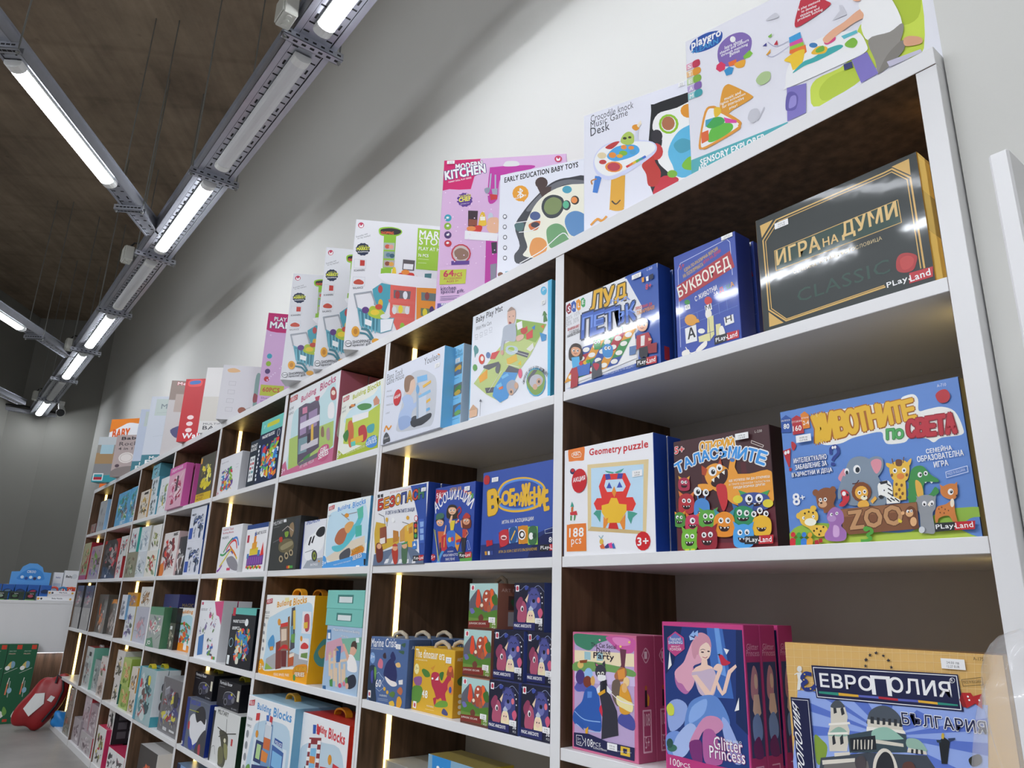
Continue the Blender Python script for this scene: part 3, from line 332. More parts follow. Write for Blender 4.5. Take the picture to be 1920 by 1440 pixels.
DATA = r'''
[["board_game_box","dark green word game box with gold corner frame and gold lettering","board game","",-0.3269,0.02,1.4907,0.0,0.2893,0.2286,0.0435,[0,1,2],"gloss",[["p",3,35,154,252,160,253,119,34,115],
["l",4,1.3,34,154,252,159,253,119,34,115,34,154],
["p",4,9,215,36,216,11,189],
["p",4,250,220,277,221,276,192],
["p",4,13,42,40,14,12,14],
["l",4,2.7,42,213,237,215,250,216,275,188,276,33],
["l",4,1.6,47,208,238,210,249,211,270,187,271,34],
["l",4,2.7,42,213,13,183,14,46,45,16,216,22],
["l",4,1.6,45,207,18,179,19,47,46,19,215,25],
["t",5,"CLASSIC",69.9,42,227,43.3,23.5,0],
["t",6,"ИГРА",36.7,124.6,118.9,124.5,27.5,30],
["t",6,"НА",124.6,126.4,151.2,126.2,15.4,30],
["t",6,"ДУМИ",158.9,125.6,248.9,126.5,31.2,30],
["t",7,"СЕМЕЙНА",67.1,97,109.8,97.2,7.6,15],
["t",7,"ИГРА-КРЪСТОСЛОВИЦА",115.5,97.6,221,100.6,7.9,15],
["s",8,238,59,245,67,257,65,268,56,266,45,260,35,247,35,237,43],
["s",9,243,56,248,61,257,60,263,53,261,44,253,39,245,42],
["p",10,252,15,286,15,288,31,254,32],
["t",11,"PLay",219.5,16.2,250.4,17.5,11.7,20],
["e",12,253,22,1.3,-0.5,0,-1.5],
["t",11,"Land",254.3,17.3,283.4,18.7,10.9,20]],[["r",13,0,222,43,160],
["r",14,0,160,43,91],
["r",15,0,91,43,7]],[["k",38.8,194.4,26.9,11.8,["24.00 лв","12.27 EUR"]]],[]],
["board_game_box","blue letter game box with red title band, standing left of the dark green box","board game","",-0.5201,0.02,1.4907,0.0,0.1482,0.2268,0.0477,[16,17,17],"gloss",[["l",18,1.2,9,28,10,194,17,207,129,217,136,208,137,139],
["t",19,"ЕДНА ПО-РАЗЛИЧНА ВЕРСИЯ",26.9,182.7,108.9,200.8,8.7,20],
["t",19,"НА ПОПУЛЯРНАТА",23.3,171.4,72.6,181.2,8.2,20],
["t",20,"ИГРА НА ДУМИ",74.7,182.2,115.3,193.7,8.6,20],
["t",20,"5+",15.4,192.6,27.5,195,10.4,20],
["p",21,6,160,135,190,143,153,10,124],
["t",22,"БУКВОРЕД",11.3,128.2,135.9,153.1,28.6,20],
["t",23,"С ЖИВОТНИ",49.6,112.1,101.5,120,10.9,15],
["t",23,"ЗА",93.5,109.1,103.1,110.4,7.8,15],
["t",24,"Д",107.1,110.1,116.1,111.5,11.5,20],
["t",25,"Е",117.2,112.1,123.4,112.7,10.1,20],
["t",26,"Ц",124.7,112.3,131.4,113.7,10,20],
["t",27,"А",132.2,114.6,139.6,115.7,10,20],
["l",28,1,11,87,142,93],
["l",28,1,11,67,144,74],
["l",28,1,52,89,55,67],
["l",28,1,103,92,104,69],
["l",28,0.9,121,93,122,71],
["e",29,30,117,6.9,-2.2,-0.3,-5.5],
["p",30,23,112,36,111,37,101,25,101],
["t",31,"О",26.5,104.2,32.9,104,5.5,20],
["e",32,80,104,9,-3,-0.5,-8.7],
["p",33,71,96,86,97,88,84,73,82],
["t",34,"М",73.5,85.9,84.6,86.4,9.7,30],
["e",35,79,77,7.6,-2.3,-0.6,-10],
["p",36,76,70,90,71,90,32,79,22,54,26,53,38,74,39],
["p",36,94,51,105,50,106,28,94,28],
["l",37,1,53,38,89,39],
["l",37,1,79,67,81,23],
["e",38,37,77,15,-4.5,-0.6,-12],
["p",38,28,77,55,74,58,66,31,69],
["p",39,22,63,49,64,50,30,23,31],
["t",40,"А",28.4,38.6,46.1,39.3,22,30],
["e",41,61,47,8.2,-2.3,-0.3,-5.3],
["s",35,13,17,28,18,30,7,14,7],
["s",35,47,13,70,25,71,14,51,6],
["p",33,113,59,134,60,135,43,115,42],
["t",40,"Н",117.1,47.4,130.2,48.2,11.6,30],
["s",35,101,39,109,44,114,26,103,24],
["c",35,1.9,22,24,33,9,56,11],
["p",42,89,11,117,12,118,27,90,27],
["p",10,117,12,143,11,144,26,118,27],
["t",11,"PLay",92.8,12.9,114.7,14,10.3,20],
["e",12,117,18,1.5,-0.4,0,-1.3],
["t",11,"Land",119,13.8,140,15.1,9.7,20]],[],[["k",118.2,217,25.6,8.5,["24.00 лв","12.27 EUR"]]],[[0.012,"second blue letter game box, mostly hidden behind the one with the red title band"]]],
["board_game_box","white and blue shopping game box with big yellow and blue title letters","board game","",-0.8316,0.0038,1.4907,0.0,0.2827,0.2203,0.04,[43,44,44],"gloss",[["s",45,193,219,207,208,223,188,236,162,238,137,224,86,203,76,277,45,285,-2,280,219],
["p",45,193,219,281,218,285,-2,222,11,238,135],
["p",45,3,6,126,13,286,18,285,-2],
["p",46,4,211,15,215,20,206,20,189,11,187,3,197],
["t",33,"S",8,193.1,17,192.5,13.9,20],
["p",47,20,213,30,216,37,207,36,187,28,187,21,195],
["t",33,"A",24.3,195.6,33.2,195.2,11.4,20],
["p",48,37,213,46,215,53,207,52,187,44,186,38,194],
["t",33,"L",42.8,194.3,49.9,194.1,11.3,20],
["p",49,53,212,61,214,68,205,67,190,60,189,54,196],
["t",33,"E",57,197.2,64,197.3,10.6,20],
["t",50,"20% 10%",4.1,171.9,50.3,175.8,10.2,10],
["t",50,"50% 30%",3.5,157.2,46.4,159.4,12.5,10],
["t",51,"ВНИМАНИЕ!",9.3,145.2,48.4,144.9,7.1,30],
["t",52,"ГОЛЕМИ",14.6,136.4,46.5,136.1,6.4,20],
["t",52,"НАМАЛЕНИЯ!",7.8,128.9,50.4,129.8,7,20],
["t",53,"Л",85.6,172.8,119,170.4,45,120],
["t",53,"У",123.5,170.1,156.4,168.5,41.4,120],
["t",53,"Д",160.9,168.3,193.3,167.2,37.7,120],
["t",54,"Л",85.6,172.8,119,170.4,45,50],
["t",54,"У",123.5,170.1,156.4,168.5,41.4,50],
["t",54,"Д",160.9,168.3,193.3,167.2,37.7,50],
["t",55,"НА",146.4,171.2,205.6,161.2,9.6,30],
["t",56,"П",56.7,115.1,90.3,113.5,54.9,120],
["t",56,"Е",94.8,113.3,126.1,112.3,51,120],
["t",56,"Т",130.2,112.2,159.4,111.9,47.4,120],
["t",56,"Ъ",163.2,111.9,190.5,112.1,43.8,120],
["t",56,"К",194.1,112.2,219.5,113.1,40.5,120],
["t",57,"П",56.7,115.1,90.3,113.5,54.9,50],
["t",57,"Е",94.8,113.3,126.1,112.3,51,50],
["t",57,"Т",130.2,112.2,159.4,111.9,47.4,50],
["t",57,"Ъ",163.2,111.9,190.5,112.1,43.8,50],
["t",57,"К",194.1,112.2,219.5,113.1,40.5,50],
["t",58,"П",57.8,133.4,91.2,131.1,30.4,0],
["t",58,"Е",95.6,130.8,126.7,129.2,28.1,0],
["t",58,"Т",130.8,129,159.9,128,25.8,0],
["t",58,"Ъ",163.7,127.9,190.9,127.5,23.7,0],
["t",58,"К",194.4,127.5,219.9,127.7,21.6,0],
["t",24,"ПРЕСТАНИ ДА",219.6,131,265.5,128.7,8,30],
["t",59,"ПАЗАРУВАШ!",224.6,120.1,271.5,120.3,8.5,30],
["p",60,160,104,183,108,181,75,162,80],
["e",39,168,100,4.8,-1.4,0,-4.3],
["e",61,169,100,2.4,-0.7,0,-2.3],
["e",62,169,101,0.8,0,0,-0.6],
["e",39,177,100,4.8,-1.4,0,-4.3],
["e",61,177,99,2.4,-0.7,0,-2.3],
["e",62,178,100,0.8,0,0,-0.6],
["s",63,166,91,177,91,175,84,168,85],
["p",64,64,93,127,92,217,86,222,26,189,24,126,18,49,14,18,10,13,33],
["p",65,62,92,96,92,81,74,47,74],
["p",66,47,74,81,74,66,57,31,57],
["p",66,31,57,66,57,51,40,15,39],
["p",67,15,39,51,40,35,22,0,21],
["p",67,96,92,129,92,114,75,81,74],
["p",67,81,74,114,75,100,58,66,57],
["p",68,66,57,100,58,85,40,51,40],
["p",68,51,40,85,40,70,23,35,22],
["p",68,129,92,161,92,147,75,114,75],
["p",65,114,75,147,75,132,58,100,58],
["p",65,100,58,132,58,118,41,85,40],
["p",66,85,40,118,41,103,24,70,23],
["p",66,161,92,192,92,178,75,147,75],
["p",66,147,75,178,75,164,59,132,58],
["p",67,132,58,164,59,150,42,118,41],
["p",67,118,41,150,42,135,25,103,24],
["p",67,192,92,222,92,208,75,178,75],
["p",68,178,75,208,75,195,59,164,59],
["p",68,164,59,195,59,181,42,150,42],
["p",65,150,42,181,42,167,26,135,25],
["e",69,72,83,11,-0.3,2.2,-5.9],
["e",69,56,66,11,-0.3,2.3,-5.9],
["e",69,41,48,11,0,2.3,-5.9],
["e",69,25,30,11,0,2.4,-5.9],
["e",69,105,83,11,-0.3,2.1,-5.9],
["e",69,90,66,11,-0.3,2.2,-5.8],
["e",69,75,49,11,0,2.2,-5.8],
["e",69,60,31,11,0,2.2,-5.8],
["e",69,138,83,10,-0.3,2,-5.8],
["e",69,123,66,10,0,2.1,-5.7],
["e",69,109,49,10,0,2.1,-5.7],
["e",69,94,32,11,0,2.1,-5.7],
["e",69,170,83,10,-0.3,1.9,-5.7],
["e",69,155,67,10,0,2,-5.7],
["e",69,141,50,10,0,2,-5.7],
["e",69,127,33,10,0,2,-5.6],
["e",69,200,83,10,-0.3,1.8,-5.6],
["e",69,186,67,10,0,1.9,-5.6],
["e",69,172,50,10,0,1.9,-5.6],
["e",69,158,34,10,0,2,-5.6],
["p",70,96,98,118,97,117,72,98,76],
["e",39,102,92,4.4,-1.2,0,-3.8],
["e",61,103,92,2.2,-0.6,0,-2],
["e",62,104,93,0.7,0,0,-0.5],
["e",39,112,91,4.4,-1.2,0,-3.8],
["e",61,112,90,2.2,-0.6,0,-2],
["e",62,113,91,0.7,0,0,-0.5],
["s",71,124,75,138,79,154,68,152,48,136,48,125,57],
["e",39,134,70,4.6,-1.2,0,-4.1],
["e",61,135,70,2.3,-0.6,0,-2.1],
["e",62,135,70,0.7,0,0,-0.6],
["e",39,144,68,4.6,-1.2,0,-4],
["e",61,145,68,2.3,-0.6,0,-2.1],
["e",62,145,68,0.7,0,0,-0.6],
["p",72,91,45,120,47,121,11,90,10],
["s",73,94,42,102,44,114,37,105,26],
["s",74,18,100,39,107,59,89,60,64,46,62,29,66,16,76],
["e",75,39,89,16,-4.3,0,-14],
["s",74,20,96,24,106,39,107,55,98,57,86,48,94,31,100],
["e",76,32,91,3.8,-1,0,-3.3],
["e",76,45,87,3.7,-1,0,-3.3],
["e",77,33,90,2.3,-0.6,0,-2.1],
["e",77,46,87,2.2,-0.6,0,-2.1],
["c",78,1.4,34,85,39,81,44,82],
["p",79,25,76,51,72,54,49,29,48],
["p",80,25,49,51,50,45,4,22,3],
["p",81,43,51,87,49,83,23,49,25],
["e",82,56,54,6.1,-1.5,0,-4.5],
["e",83,69,53,6,-1.5,0,-4.5],
["e",84,79,53,6,-1.5,0,-4.4],
["e",85,239,93,15,-4.2,-0.4,-14],
["s",86,222,100,225,110,239,110,253,102,255,90,247,98,232,104],
["e",76,233,95,3.4,-1,0,-3.3],
["e",76,244,92,3.3,-1,0,-3.2],
["e",77,233,94,2,-0.6,0,-2],
["e",77,245,91,2,-0.6,0,-2],
["c",78,1.4,234,89,238,86,243,86],
["p",87,223,74,256,73,264,54,259,40,222,44],
["p",88,235,70,246,69,244,47,234,48],
["p",52,229,45,255,44,251,19,241,24,236,20,230,27],
["p",89,252,47,277,45,276,24,254,27],
["p",90,255,61,264,56,262,54,255,54],
["p",91,203,55,223,53,219,35,202,36],
["t",92,"ПЪРВИ СТЪПКИ В",149.3,15.2,197,14.4,5.8,10],
["t",92,"РАЗПРЕДЕЛЯНЕТО НА БЮДЖЕТ",130.5,7.6,216.5,7.1,6.4,10],
["t",93,"L-260",256.4,209.5,270.6,209.2,5.9,10],
["t",24,"8+",251.7,167.8,267.2,167.9,12.2,20],
["p",67,241,199,248,199,248,188,242,188],
["p",94,253,197,260,197,260,186,254,187],
["p",95,262,198,273,198,273,187,263,187],
["p",42,221,5,248,4,249,20,221,21],
["p",10,248,4,275,2,276,18,249,20],
["t",11,"PLay",224.6,6.7,246.3,6.5,10.7,20],
["e",12,249,10,1.7,-0.4,0,-1.4],
["t",11,"Land",251.2,6.3,271.9,6.3,10.1,20]],[["r",96,12,40,28,11]],[["k",214.2,202.9,26.2,10.4,["14.90 лв","7.62 EUR"]]],[[0.008,"hidden copy of the shopping game box, only its blue spine edge showing"]]],
["puzzle_box","white geometry puzzle box with a red geometric owl in a wooden frame","puzzle","",-0.8316,0.0043,1.1247,0.0,0.2573,0.2298,0.04,[97,98,98],"satin",[["p",98,-8,231,-1,231,1,4,-6,3],
["s",99,14,232,39,231,63,230,63,206,60,200,39,202,18,203,14,207],
["l",100,1.1,24,219,32,222,49,221,54,215,52,209,32,210,24,214,24,219],
["t",101,"ABC",27.7,214,49,212.7,7.1,20],
["t",102,"Geometry",78.5,203.8,171.5,199.2,18.6,30],
["t",102,"puzzle",178.3,198.2,243.4,197.1,19.7,30],
["p",103,73,189,244,178,233,34,74,50],
["p",104,84,180,231,170,225,41,84,58],
["p",105,73,50,84,58,225,41,233,34],
["p",106,125,170,152,163,147,161,131,165],
["p",106,152,163,179,168,171,161,159,160],
["p",107,121,163,182,158,196,134,183,109,115,114,107,139],
["p",108,125,162,138,162,142,151,128,150],
["p",108,162,160,176,158,173,148,159,149],
["p",109,127,150,174,147,183,131,175,122,131,125,123,138],
["p",110,137,145,145,131,129,133],
["p",110,166,143,174,130,158,131],
["p",111,151,135,157,122,151,112,144,124],
["p",107,101,115,201,108,209,94,200,81,100,91,92,105],
["p",112,142,112,158,110,164,98,184,95,184,82,164,60,133,62,115,85,115,99,135,101],
["p",111,134,73,125,53,121,53,127,71],
["p",113,120,77,133,63,125,52,119,53],
["p",113,181,77,165,61,173,47,179,47],
["p",114,137,62,157,61,162,48,133,51],
["p",106,99,90,114,89,110,65,100,78,91,84],
["p",106,187,82,205,78,213,75,200,68,195,56,187,69],
["p",48,22,67,69,66,70,9,10,10,10,65],
["p",99,10,66,69,66,70,10,10,10],
["t",115,"188",18,39.7,61.5,39,18.5,30],
["t",115,"pcs",24.3,19,54.9,19.8,15.8,0],
["e",116,225,22,19,-0.9,-0.6,-18],
["t",115,"3+",211,13.6,238.7,13.8,15.2,40],
["p",117,21,104,26,115,32,103],
["p",118,20,92,40,94,43,85,21,86],
["p",119,21,85,25,85,25,74,21,75],
["p",119,33,86,37,85,35,74,32,74],
["p",120,24,103,30,103,29,92,23,93],
["l",121,1.2,107,38,113,32,119,38],
["e",122,114,26,5.5,-0.3,0,-5.8],
["p",123,109,18,119,22,124,12,112,12],
["p",124,122,15,133,22,136,13,126,12],
["p",125,133,21,143,23,146,12,138,12],
["p",126,143,19,148,22,153,11,146,11],
["e",127,28,180,8.5,-1,0,-6.7],
["e",128,28,182,5.4,-0.7,0,-3.8]],[],[["badge",49.1,157.2,23.2],
["k",33.9,136.4,26.5,11.9,["9.90 лв","5.06 EUR"]],
["k",201.2,147.2,26.6,12.7,["12.90 лв","6.60 EUR"]]],[[0.003,"second geometry puzzle box behind the owl box, blue spine showing"]]],
["board_game_box","dark brown monster game box with orange monster and crowd of small monsters","board game","",-0.5384,0.02,1.1247,0.0,0.2081,0.2067,0.04,[129,130,131],"gloss",[["p",132,3,79,214,66,211,-1,3,0],
["p",133,23,15,211,8,211,-1,3,0],
["p",134,63,150,73,150,76,86,64,87],
["p",134,147,148,157,148,159,125,148,126],
["t",135,"О",60.8,179.5,72.7,178.2,17.9,130],
["t",135,"Т",74.3,178.1,86.1,177.3,17.7,130],
["t",135,"К",87.6,177.2,99.3,177,17.6,130],
["t",135,"Р",100.8,177,112.3,177.3,17.5,130],
["t",135,"И",113.9,177.4,125.2,178.2,17.4,130],
["t",135,"Й",126.8,178.4,138,179.7,17.2,130],
["t",136,"О",60.8,179.5,72.7,178.2,17.9,50],
["t",136,"Т",74.3,178.1,86.1,177.3,17.7,50],
["t",136,"К",87.6,177.2,99.3,177,17.6,50],
["t",136,"Р",100.8,177,112.3,177.3,17.5,50],
["t",136,"И",113.9,177.4,125.2,178.2,17.4,50],
["t",136,"Й",126.8,178.4,138,179.7,17.2,50],
["t",135,"Т",7.3,144,24.6,150.4,18.1,140],
["t",135,"А",26.9,151.2,44.2,156,18.5,140],
["t",135,"Л",46.5,156.5,63.6,159.6,18.7,140],
["t",135,"А",65.9,159.9,82.9,161.4,19,140],
["t",135,"С",85.2,161.5,102,161.4,19.2,140],
["t",135,"Ъ",104.3,161.3,120.9,159.8,19.5,140],
["t",135,"М",123.2,159.4,139.6,156.4,19.6,140],
["t",135,"И",141.8,155.9,158,151.4,19.8,140],
["t",135,"Т",160.2,150.7,176.2,144.9,20,140],
["t",135,"Е",178.4,144.1,194.1,137,20,140],
["t",137,"Т",7.3,144,24.6,150.4,18.1,50],
["t",137,"А",26.9,151.2,44.2,156,18.5,50],
["t",137,"Л",46.5,156.5,63.6,159.6,18.7,50],
["t",137,"А",65.9,159.9,82.9,161.4,19,50],
["t",137,"С",85.2,161.5,102,161.4,19.2,50],
["t",137,"Ъ",104.3,161.3,120.9,159.8,19.5,50],
["t",137,"М",123.2,159.4,139.6,156.4,19.6,50],
["t",137,"И",141.8,155.9,158,151.4,19.8,50],
["t",137,"Т",160.2,150.7,176.2,144.9,20,50],
["t",137,"Е",178.4,144.1,194.1,137,20,50],
["e",138,108,169,4.7,-0.7,-0.3,-4.4],
["e",139,108,169,2.6,-0.4,0,-2.7],
["t",140,"5+",4.4,182.8,26.1,183,12.8,40,141,100],
["t",142,"L-230",180.7,195.1,194.7,195,4.3,20],
["l",142,0.9,173,183,196,171,194,168,172,179,173,183],
["s",143,74,146,96,153,119,142,128,131,165,126,207,125,206,74,137,74,109,94,85,109,72,128],
["s",143,123,131,127,154,133,158,139,153,136,141,141,127],
["e",144,132,154,5,-0.7,0,-3.5],
["p",145,78,144,65,153,65,136,73,133],
["p",145,101,150,107,162,110,147],
["s",143,56,119,78,117,88,107,71,104,58,112],
["s",146,84,119,102,132,119,140,120,125,110,113,93,110],
["p",147,85,124,92,127,91,119],
["p",147,97,129,103,132,102,124],
["p",147,108,135,115,138,114,130],
["s",148,95,112,115,111,117,82,108,66,101,80],
["e",39,89,139,9,-1.1,-0.5,-8.6],
["e",61,90,138,4.5,-0.5,-0.3,-4.5],
["e",62,91,140,1.4,0,0,-1.2],
["e",39,104,144,6.7,-0.8,-0.4,-6.6],
["e",61,104,143,3.4,-0.4,0,-3.4],
["e",62,105,145,1.1,0,0,-0.9],
["t",149,"ЩЕ УСПЕЕШ ЛИ ДА ОТКРИЕШ",122.5,115.2,203.4,114,4.7,30],
["t",149,"И ТРИТЕ ЕДНАКВИ ТАЛАСЪМА",122.1,108.8,203.5,107,4.2,30],
["t",149,"ПРЕДИ ВСИЧКИ ДРУГИ?",131.2,102,193.8,101.8,4.7,30],
["p",150,13,130,11,140,20,134],
["p",150,35,128,38,137,29,133],
["s",151,10,124,13,133,25,135,35,130,37,121,35,111,23,110,12,114],
["e",39,20,127,3.3,-0.4,0,-3],
["e",61,20,127,1.6,0,0,-1.6],
["e",62,21,127,0.5,0,0,-0.4],
["e",39,28,126,3.3,-0.4,0,-3],
["e",61,29,126,1.6,0,0,-1.6],
["e",62,29,126,0.5,0,0,-0.4],
["s",152,17,122,24,120,31,120,28,116,19,117],
["p",153,13,97,10,112,22,103],
["p",153,43,94,47,108,35,101],
["s",51,9,87,13,101,29,105,43,98,46,84,42,69,27,67,11,72],
["e",39,22,92,4.5,-0.4,0,-4.1],
["e",61,22,92,2.2,0,0,-2.1],
["e",62,23,93,0.7,0,0,-0.6],
["e",39,34,91,4.4,-0.4,0,-4.1],
["e",61,34,91,2.2,0,0,-2.1],
["e",62,35,92,0.7,0,0,-0.6],
["s",152,18,84,27,82,37,83,33,76,22,77],
["p",154,20,83,23,82,21,80],
["p",154,27,82,30,82,28,79],
["p",154,32,82,35,82,34,79],
["p",49,146,88,141,100,161,92],
["p",49,195,83,202,94,182,90],
["s",155,139,80,146,91,172,93,196,86,201,75,195,63,169,62,143,67],
["e",39,161,83,7.5,-0.7,-0.6,-7.4],
["e",61,162,83,3.7,-0.3,-0.3,-3.9],
["e",62,163,85,1.2,0,0,-1],
["e",39,181,82,7.3,-0.7,-0.6,-7.3],
["e",61,181,81,3.6,-0.3,-0.3,-3.8],
["e",62,183,83,1.2,0,0,-1],
["s",152,155,77,170,75,186,74,179,69,161,71],
["p",154,157,76,164,75,160,73],
["p",154,169,75,175,74,172,72],
["p",154,178,74,183,74,181,72],
["e",156,139,84,10,-0.9,-0.5,-7.1],
["e",156,197,72,10,-0.9,-0.6,-6.9],
["p",48,0,66,-3,76,6,70],
["p",48,22,64,26,74,16,69],
["s",157,-4,59,0,68,11,72,22,67,25,57,22,46,10,44,-2,48],
["e",39,6,63,3.4,0,0,-3.1],
["e",61,7,62,1.7,0,0,-1.6],
["e",62,7,63,0.5,0,0,-0.4],
["e",39,15,62,3.4,0,0,-3.1],
["e",61,16,62,1.7,0,0,-1.6],
["e",62,16,62,0.5,0,0,-0.4],
["s",152,3,57,11,55,18,56,15,51,6,51],
["p",154,5,56,7,55,6,53],
["p",154,10,55,13,55,11,53],
["p",154,14,55,17,55,15,53],
["p",158,130,64,127,78,141,70],
["p",158,166,62,171,74,156,68],
["s",159,125,56,130,68,149,72,166,65,170,53,165,40,146,38,127,42],
["e",39,141,61,5.4,-0.4,-0.4,-5.3],
["e",61,141,60,2.7,0,0,-2.8],
["e",62,142,61,0.9,0,0,-0.7],
["e",39,155,59,5.3,-0.4,-0.4,-5.2],
["e",61,156,59,2.6,0,0,-2.7],
["e",62,157,60,0.8,0,0,-0.7],
["s",152,136,53,147,51,159,52,154,46,140,47],
["p",154,138,53,142,52,140,49],
["p",154,146,51,151,51,148,49],
["p",154,153,51,157,51,155,49],
["l",160,2.2,54,101,56,88],
["l",160,2.2,73,100,69,87],
["e",39,55,106,8.7,-0.9,-0.5,-8.2],
["e",61,56,105,4.4,-0.4,0,-4.3],
["e",62,57,107,1.4,0,0,-1.1],
["e",39,73,102,6.9,-0.7,-0.4,-6.6],
["e",61,74,102,3.5,-0.3,0,-3.4],
["e",62,75,103,1.1,0,0,-0.9],
["s",160,45,73,49,88,64,93,78,85,80,70,77,54,62,51,47,56],
["s",152,54,70,63,68,71,69,68,61,57,62],
["p",154,55,69,59,68,57,65],
["p",154,62,68,65,68,63,65],
["p",154,67,67,70,68,68,65],
["p",161,28,58,25,71,36,63],
["p",161,55,56,59,68,48,63],
["s",162,24,50,28,62,42,65,55,60,58,48,55,35,40,33,26,37],
["e",39,41,54,6.1,-0.4,-0.3,-5.6],
["e",61,42,54,3.1,0,0,-2.9],
["e",62,43,55,1,0,0,-0.8],
["s",152,32,48,41,46,49,47,46,41,36,41],
["p",154,34,47,37,46,35,44],
["p",154,40,46,43,46,42,44],
["p",154,45,46,48,46,47,44],
["p",163,60,64,56,77,70,69],
["p",163,93,62,98,74,84,68],
["s",163,55,56,60,68,77,71,93,65,96,53,92,40,75,38,58,42],
["e",39,70,60,5,-0.4,-0.3,-4.7],
["e",61,70,60,2.5,0,0,-2.4],
["e",62,71,61,0.8,0,0,-0.6],
["e",39,83,59,4.9,-0.4,-0.3,-4.6],
["e",61,83,59,2.4,0,0,-2.4],
["e",62,84,60,0.8,0,0,-0.6],
["s",152,65,53,76,51,86,52,82,46,69,46],
["p",154,67,52,71,51,69,49],
["p",154,75,51,79,51,77,49],
["p",154,81,51,84,51,83,49],
["p",164,92,55,89,72,103,62],
["p",164,128,52,133,69,119,61],
["s",165,87,44,92,59,111,65,128,57,131,41,127,24,108,21,89,26],
["e",39,103,50,5.4,-0.4,-0.3,-5.1],
["e",61,103,50,2.7,0,0,-2.7],
["e",62,104,51,0.9,0,0,-0.7],
["e",39,117,49,5.3,-0.4,-0.3,-5.1],
["e",61,118,49,2.6,0,0,-2.7],
["e",62,118,50,0.8,0,0,-0.7],
["s",152,98,41,109,38,120,39,115,31,102,32],
["p",154,100,40,104,38,102,35],
["p",154,108,38,113,38,110,35],
["p",154,115,38,119,38,117,35],
["l",166,1.8,170,53,174,42],
["l",166,1.8,181,57,180,44],
["l",166,1.8,192,52,187,42],
["e",39,170,56,5.2,-0.4,-0.4,-5.2],
["e",61,170,56,2.6,0,0,-2.7],
["e",62,171,57,0.8,0,0,-0.7],
["e",39,182,61,5.6,-0.4,-0.4,-5.6],
["e",61,182,61,2.8,0,0,-2.9],
["e",62,183,62,0.9,0,0,-0.8],
["e",39,193,55,5,-0.4,-0.4,-5.1],
["e",61,194,55,2.5,0,0,-2.6],
["e",62,195,56,0.8,0,0,-0.7],
["s",166,166,37,170,49,185,53,199,47,202,35,198,21,182,18,167,23],
["s",152,174,34,183,32,192,33,188,27,178,27],
["p",154,176,33,179,32,177,30],
["p",154,183,32,186,32,184,30],
["p",154,188,32,191,32,189,30],
["p",167,19,31,16,46,28,37],
["p",167,49,29,53,44,41,37],
["s",167,15,21,19,35,35,40,49,33,52,19,48,3,32,0,17,5],
["e",39,28,27,4.5,0,0,-4.1],
["e",61,28,26,2.3,0,0,-2.1],
["e",62,29,27,0.7,0,0,-0.6],
["e",39,40,26,4.5,0,0,-4.1],
["e",61,40,26,2.2,0,0,-2.1],
["e",62,41,27,0.7,0,0,-0.6],
["s",152,24,18,33,16,43,17,39,10,27,10],
["p",154,25,17,29,16,27,13],
["p",154,32,16,36,16,34,13],
["p",154,38,16,41,16,39,13],
["p",46,55,32,51,48,66,39],
["p",46,90,30,96,46,81,38],
["s",46,50,21,55,36,74,42,91,34,94,19,90,3,71,-1,52,4],
["e",39,66,27,5.3,-0.3,-0.3,-5],
["e",61,66,27,2.7,0,0,-2.6],
["e",62,67,28,0.9,0,0,-0.7],
["e",39,80,27,5.2,-0.3,-0.3,-4.9],
["e",61,80,26,2.6,0,0,-2.6],
["e",62,81,27,0.8,0,0,-0.7],
["s",152,61,18,72,16,83,17,78,9,65,10],
["p",154,63,17,67,16,65,13],
["p",154,71,16,75,16,73,13],
["p",154,77,16,81,16,79,13],
["p",168,132,32,128,47,142,38],
["p",168,165,30,170,44,156,37],
["s",168,127,22,132,36,149,41,165,34,168,20,164,4,146,1,129,5],
["e",39,141,27,5,-0.3,-0.4,-4.9],
["e",61,142,27,2.5,0,0,-2.5],
["e",62,143,28,0.8,0,0,-0.7],
["e",39,155,27,4.9,-0.3,-0.4,-4.8],
["e",61,155,26,2.5,0,0,-2.5],
["e",62,156,27,0.8,0,0,-0.7],
["s",152,137,19,147,17,158,18,153,10,141,11],
["p",154,139,18,143,17,140,14],
["p",154,146,17,150,17,148,14],
["p",154,152,17,156,17,154,14],
["p",169,23,4,33,4,32,0,23,0],
["p",169,36,4,45,4,46,0,36,0],
["p",42,149,7,176,6,178,20,150,20],
["p",10,176,6,203,6,205,20,178,20],
["t",11,"PLay",151.9,8.3,174.8,8.3,9.3,20],
["e",12,177,12,1.4,0,0,-1.2],
["t",11,"Land",178.8,9,200.7,8.9,8.7,20]],[],[["k",143.6,187,27,11.4,["14.90 лв","7.62 EUR"]]],[[0.004,"second brown monster game box, right behind the front one"]]],
["board_game_box","light blue zoo animals game box with yellow and red title","board game","",-0.3083,0.02,1.1247,0.0,0.2803,0.2233,0.04,[170,171,172],"satin",[["s",173,4,24,32,34,71,32,114,20,189,13,230,38,261,41,284,39,285,28,268,26,256,11,282,-15,1,-9],
["p",174,4,10,94,13,189,12,253,11,271,2,4,-1],
["s",175,58,204,76,207,102,208,135,207,169,205,194,202,202,209,217,210,223,201,222,184,234,184,253,184,269,174,276,150,273,140,247,140,236,135,227,142,206,147,196,141,173,142,167,150,164,162,134,161,118,159,100,154,73,156,63,169],
["t",176,"Ж",60.9,161.7,78.1,163.2,43.3,110],
["t",176,"И",79.2,163.3,96.2,164.8,41.4,110],
["t",176,"В",97.3,164.9,114.1,166.3,39.5,110],
["t",176,"О",115.1,166.4,131.7,167.7,37.6,110],
["t",176,"Т",132.8,167.8,149.2,169.1,35.9,110],
["t",176,"Н",150.2,169.2,166.4,170.4,34.1,110],
["t",176,"И",167.4,170.5,183.4,171.7,32.3,110],
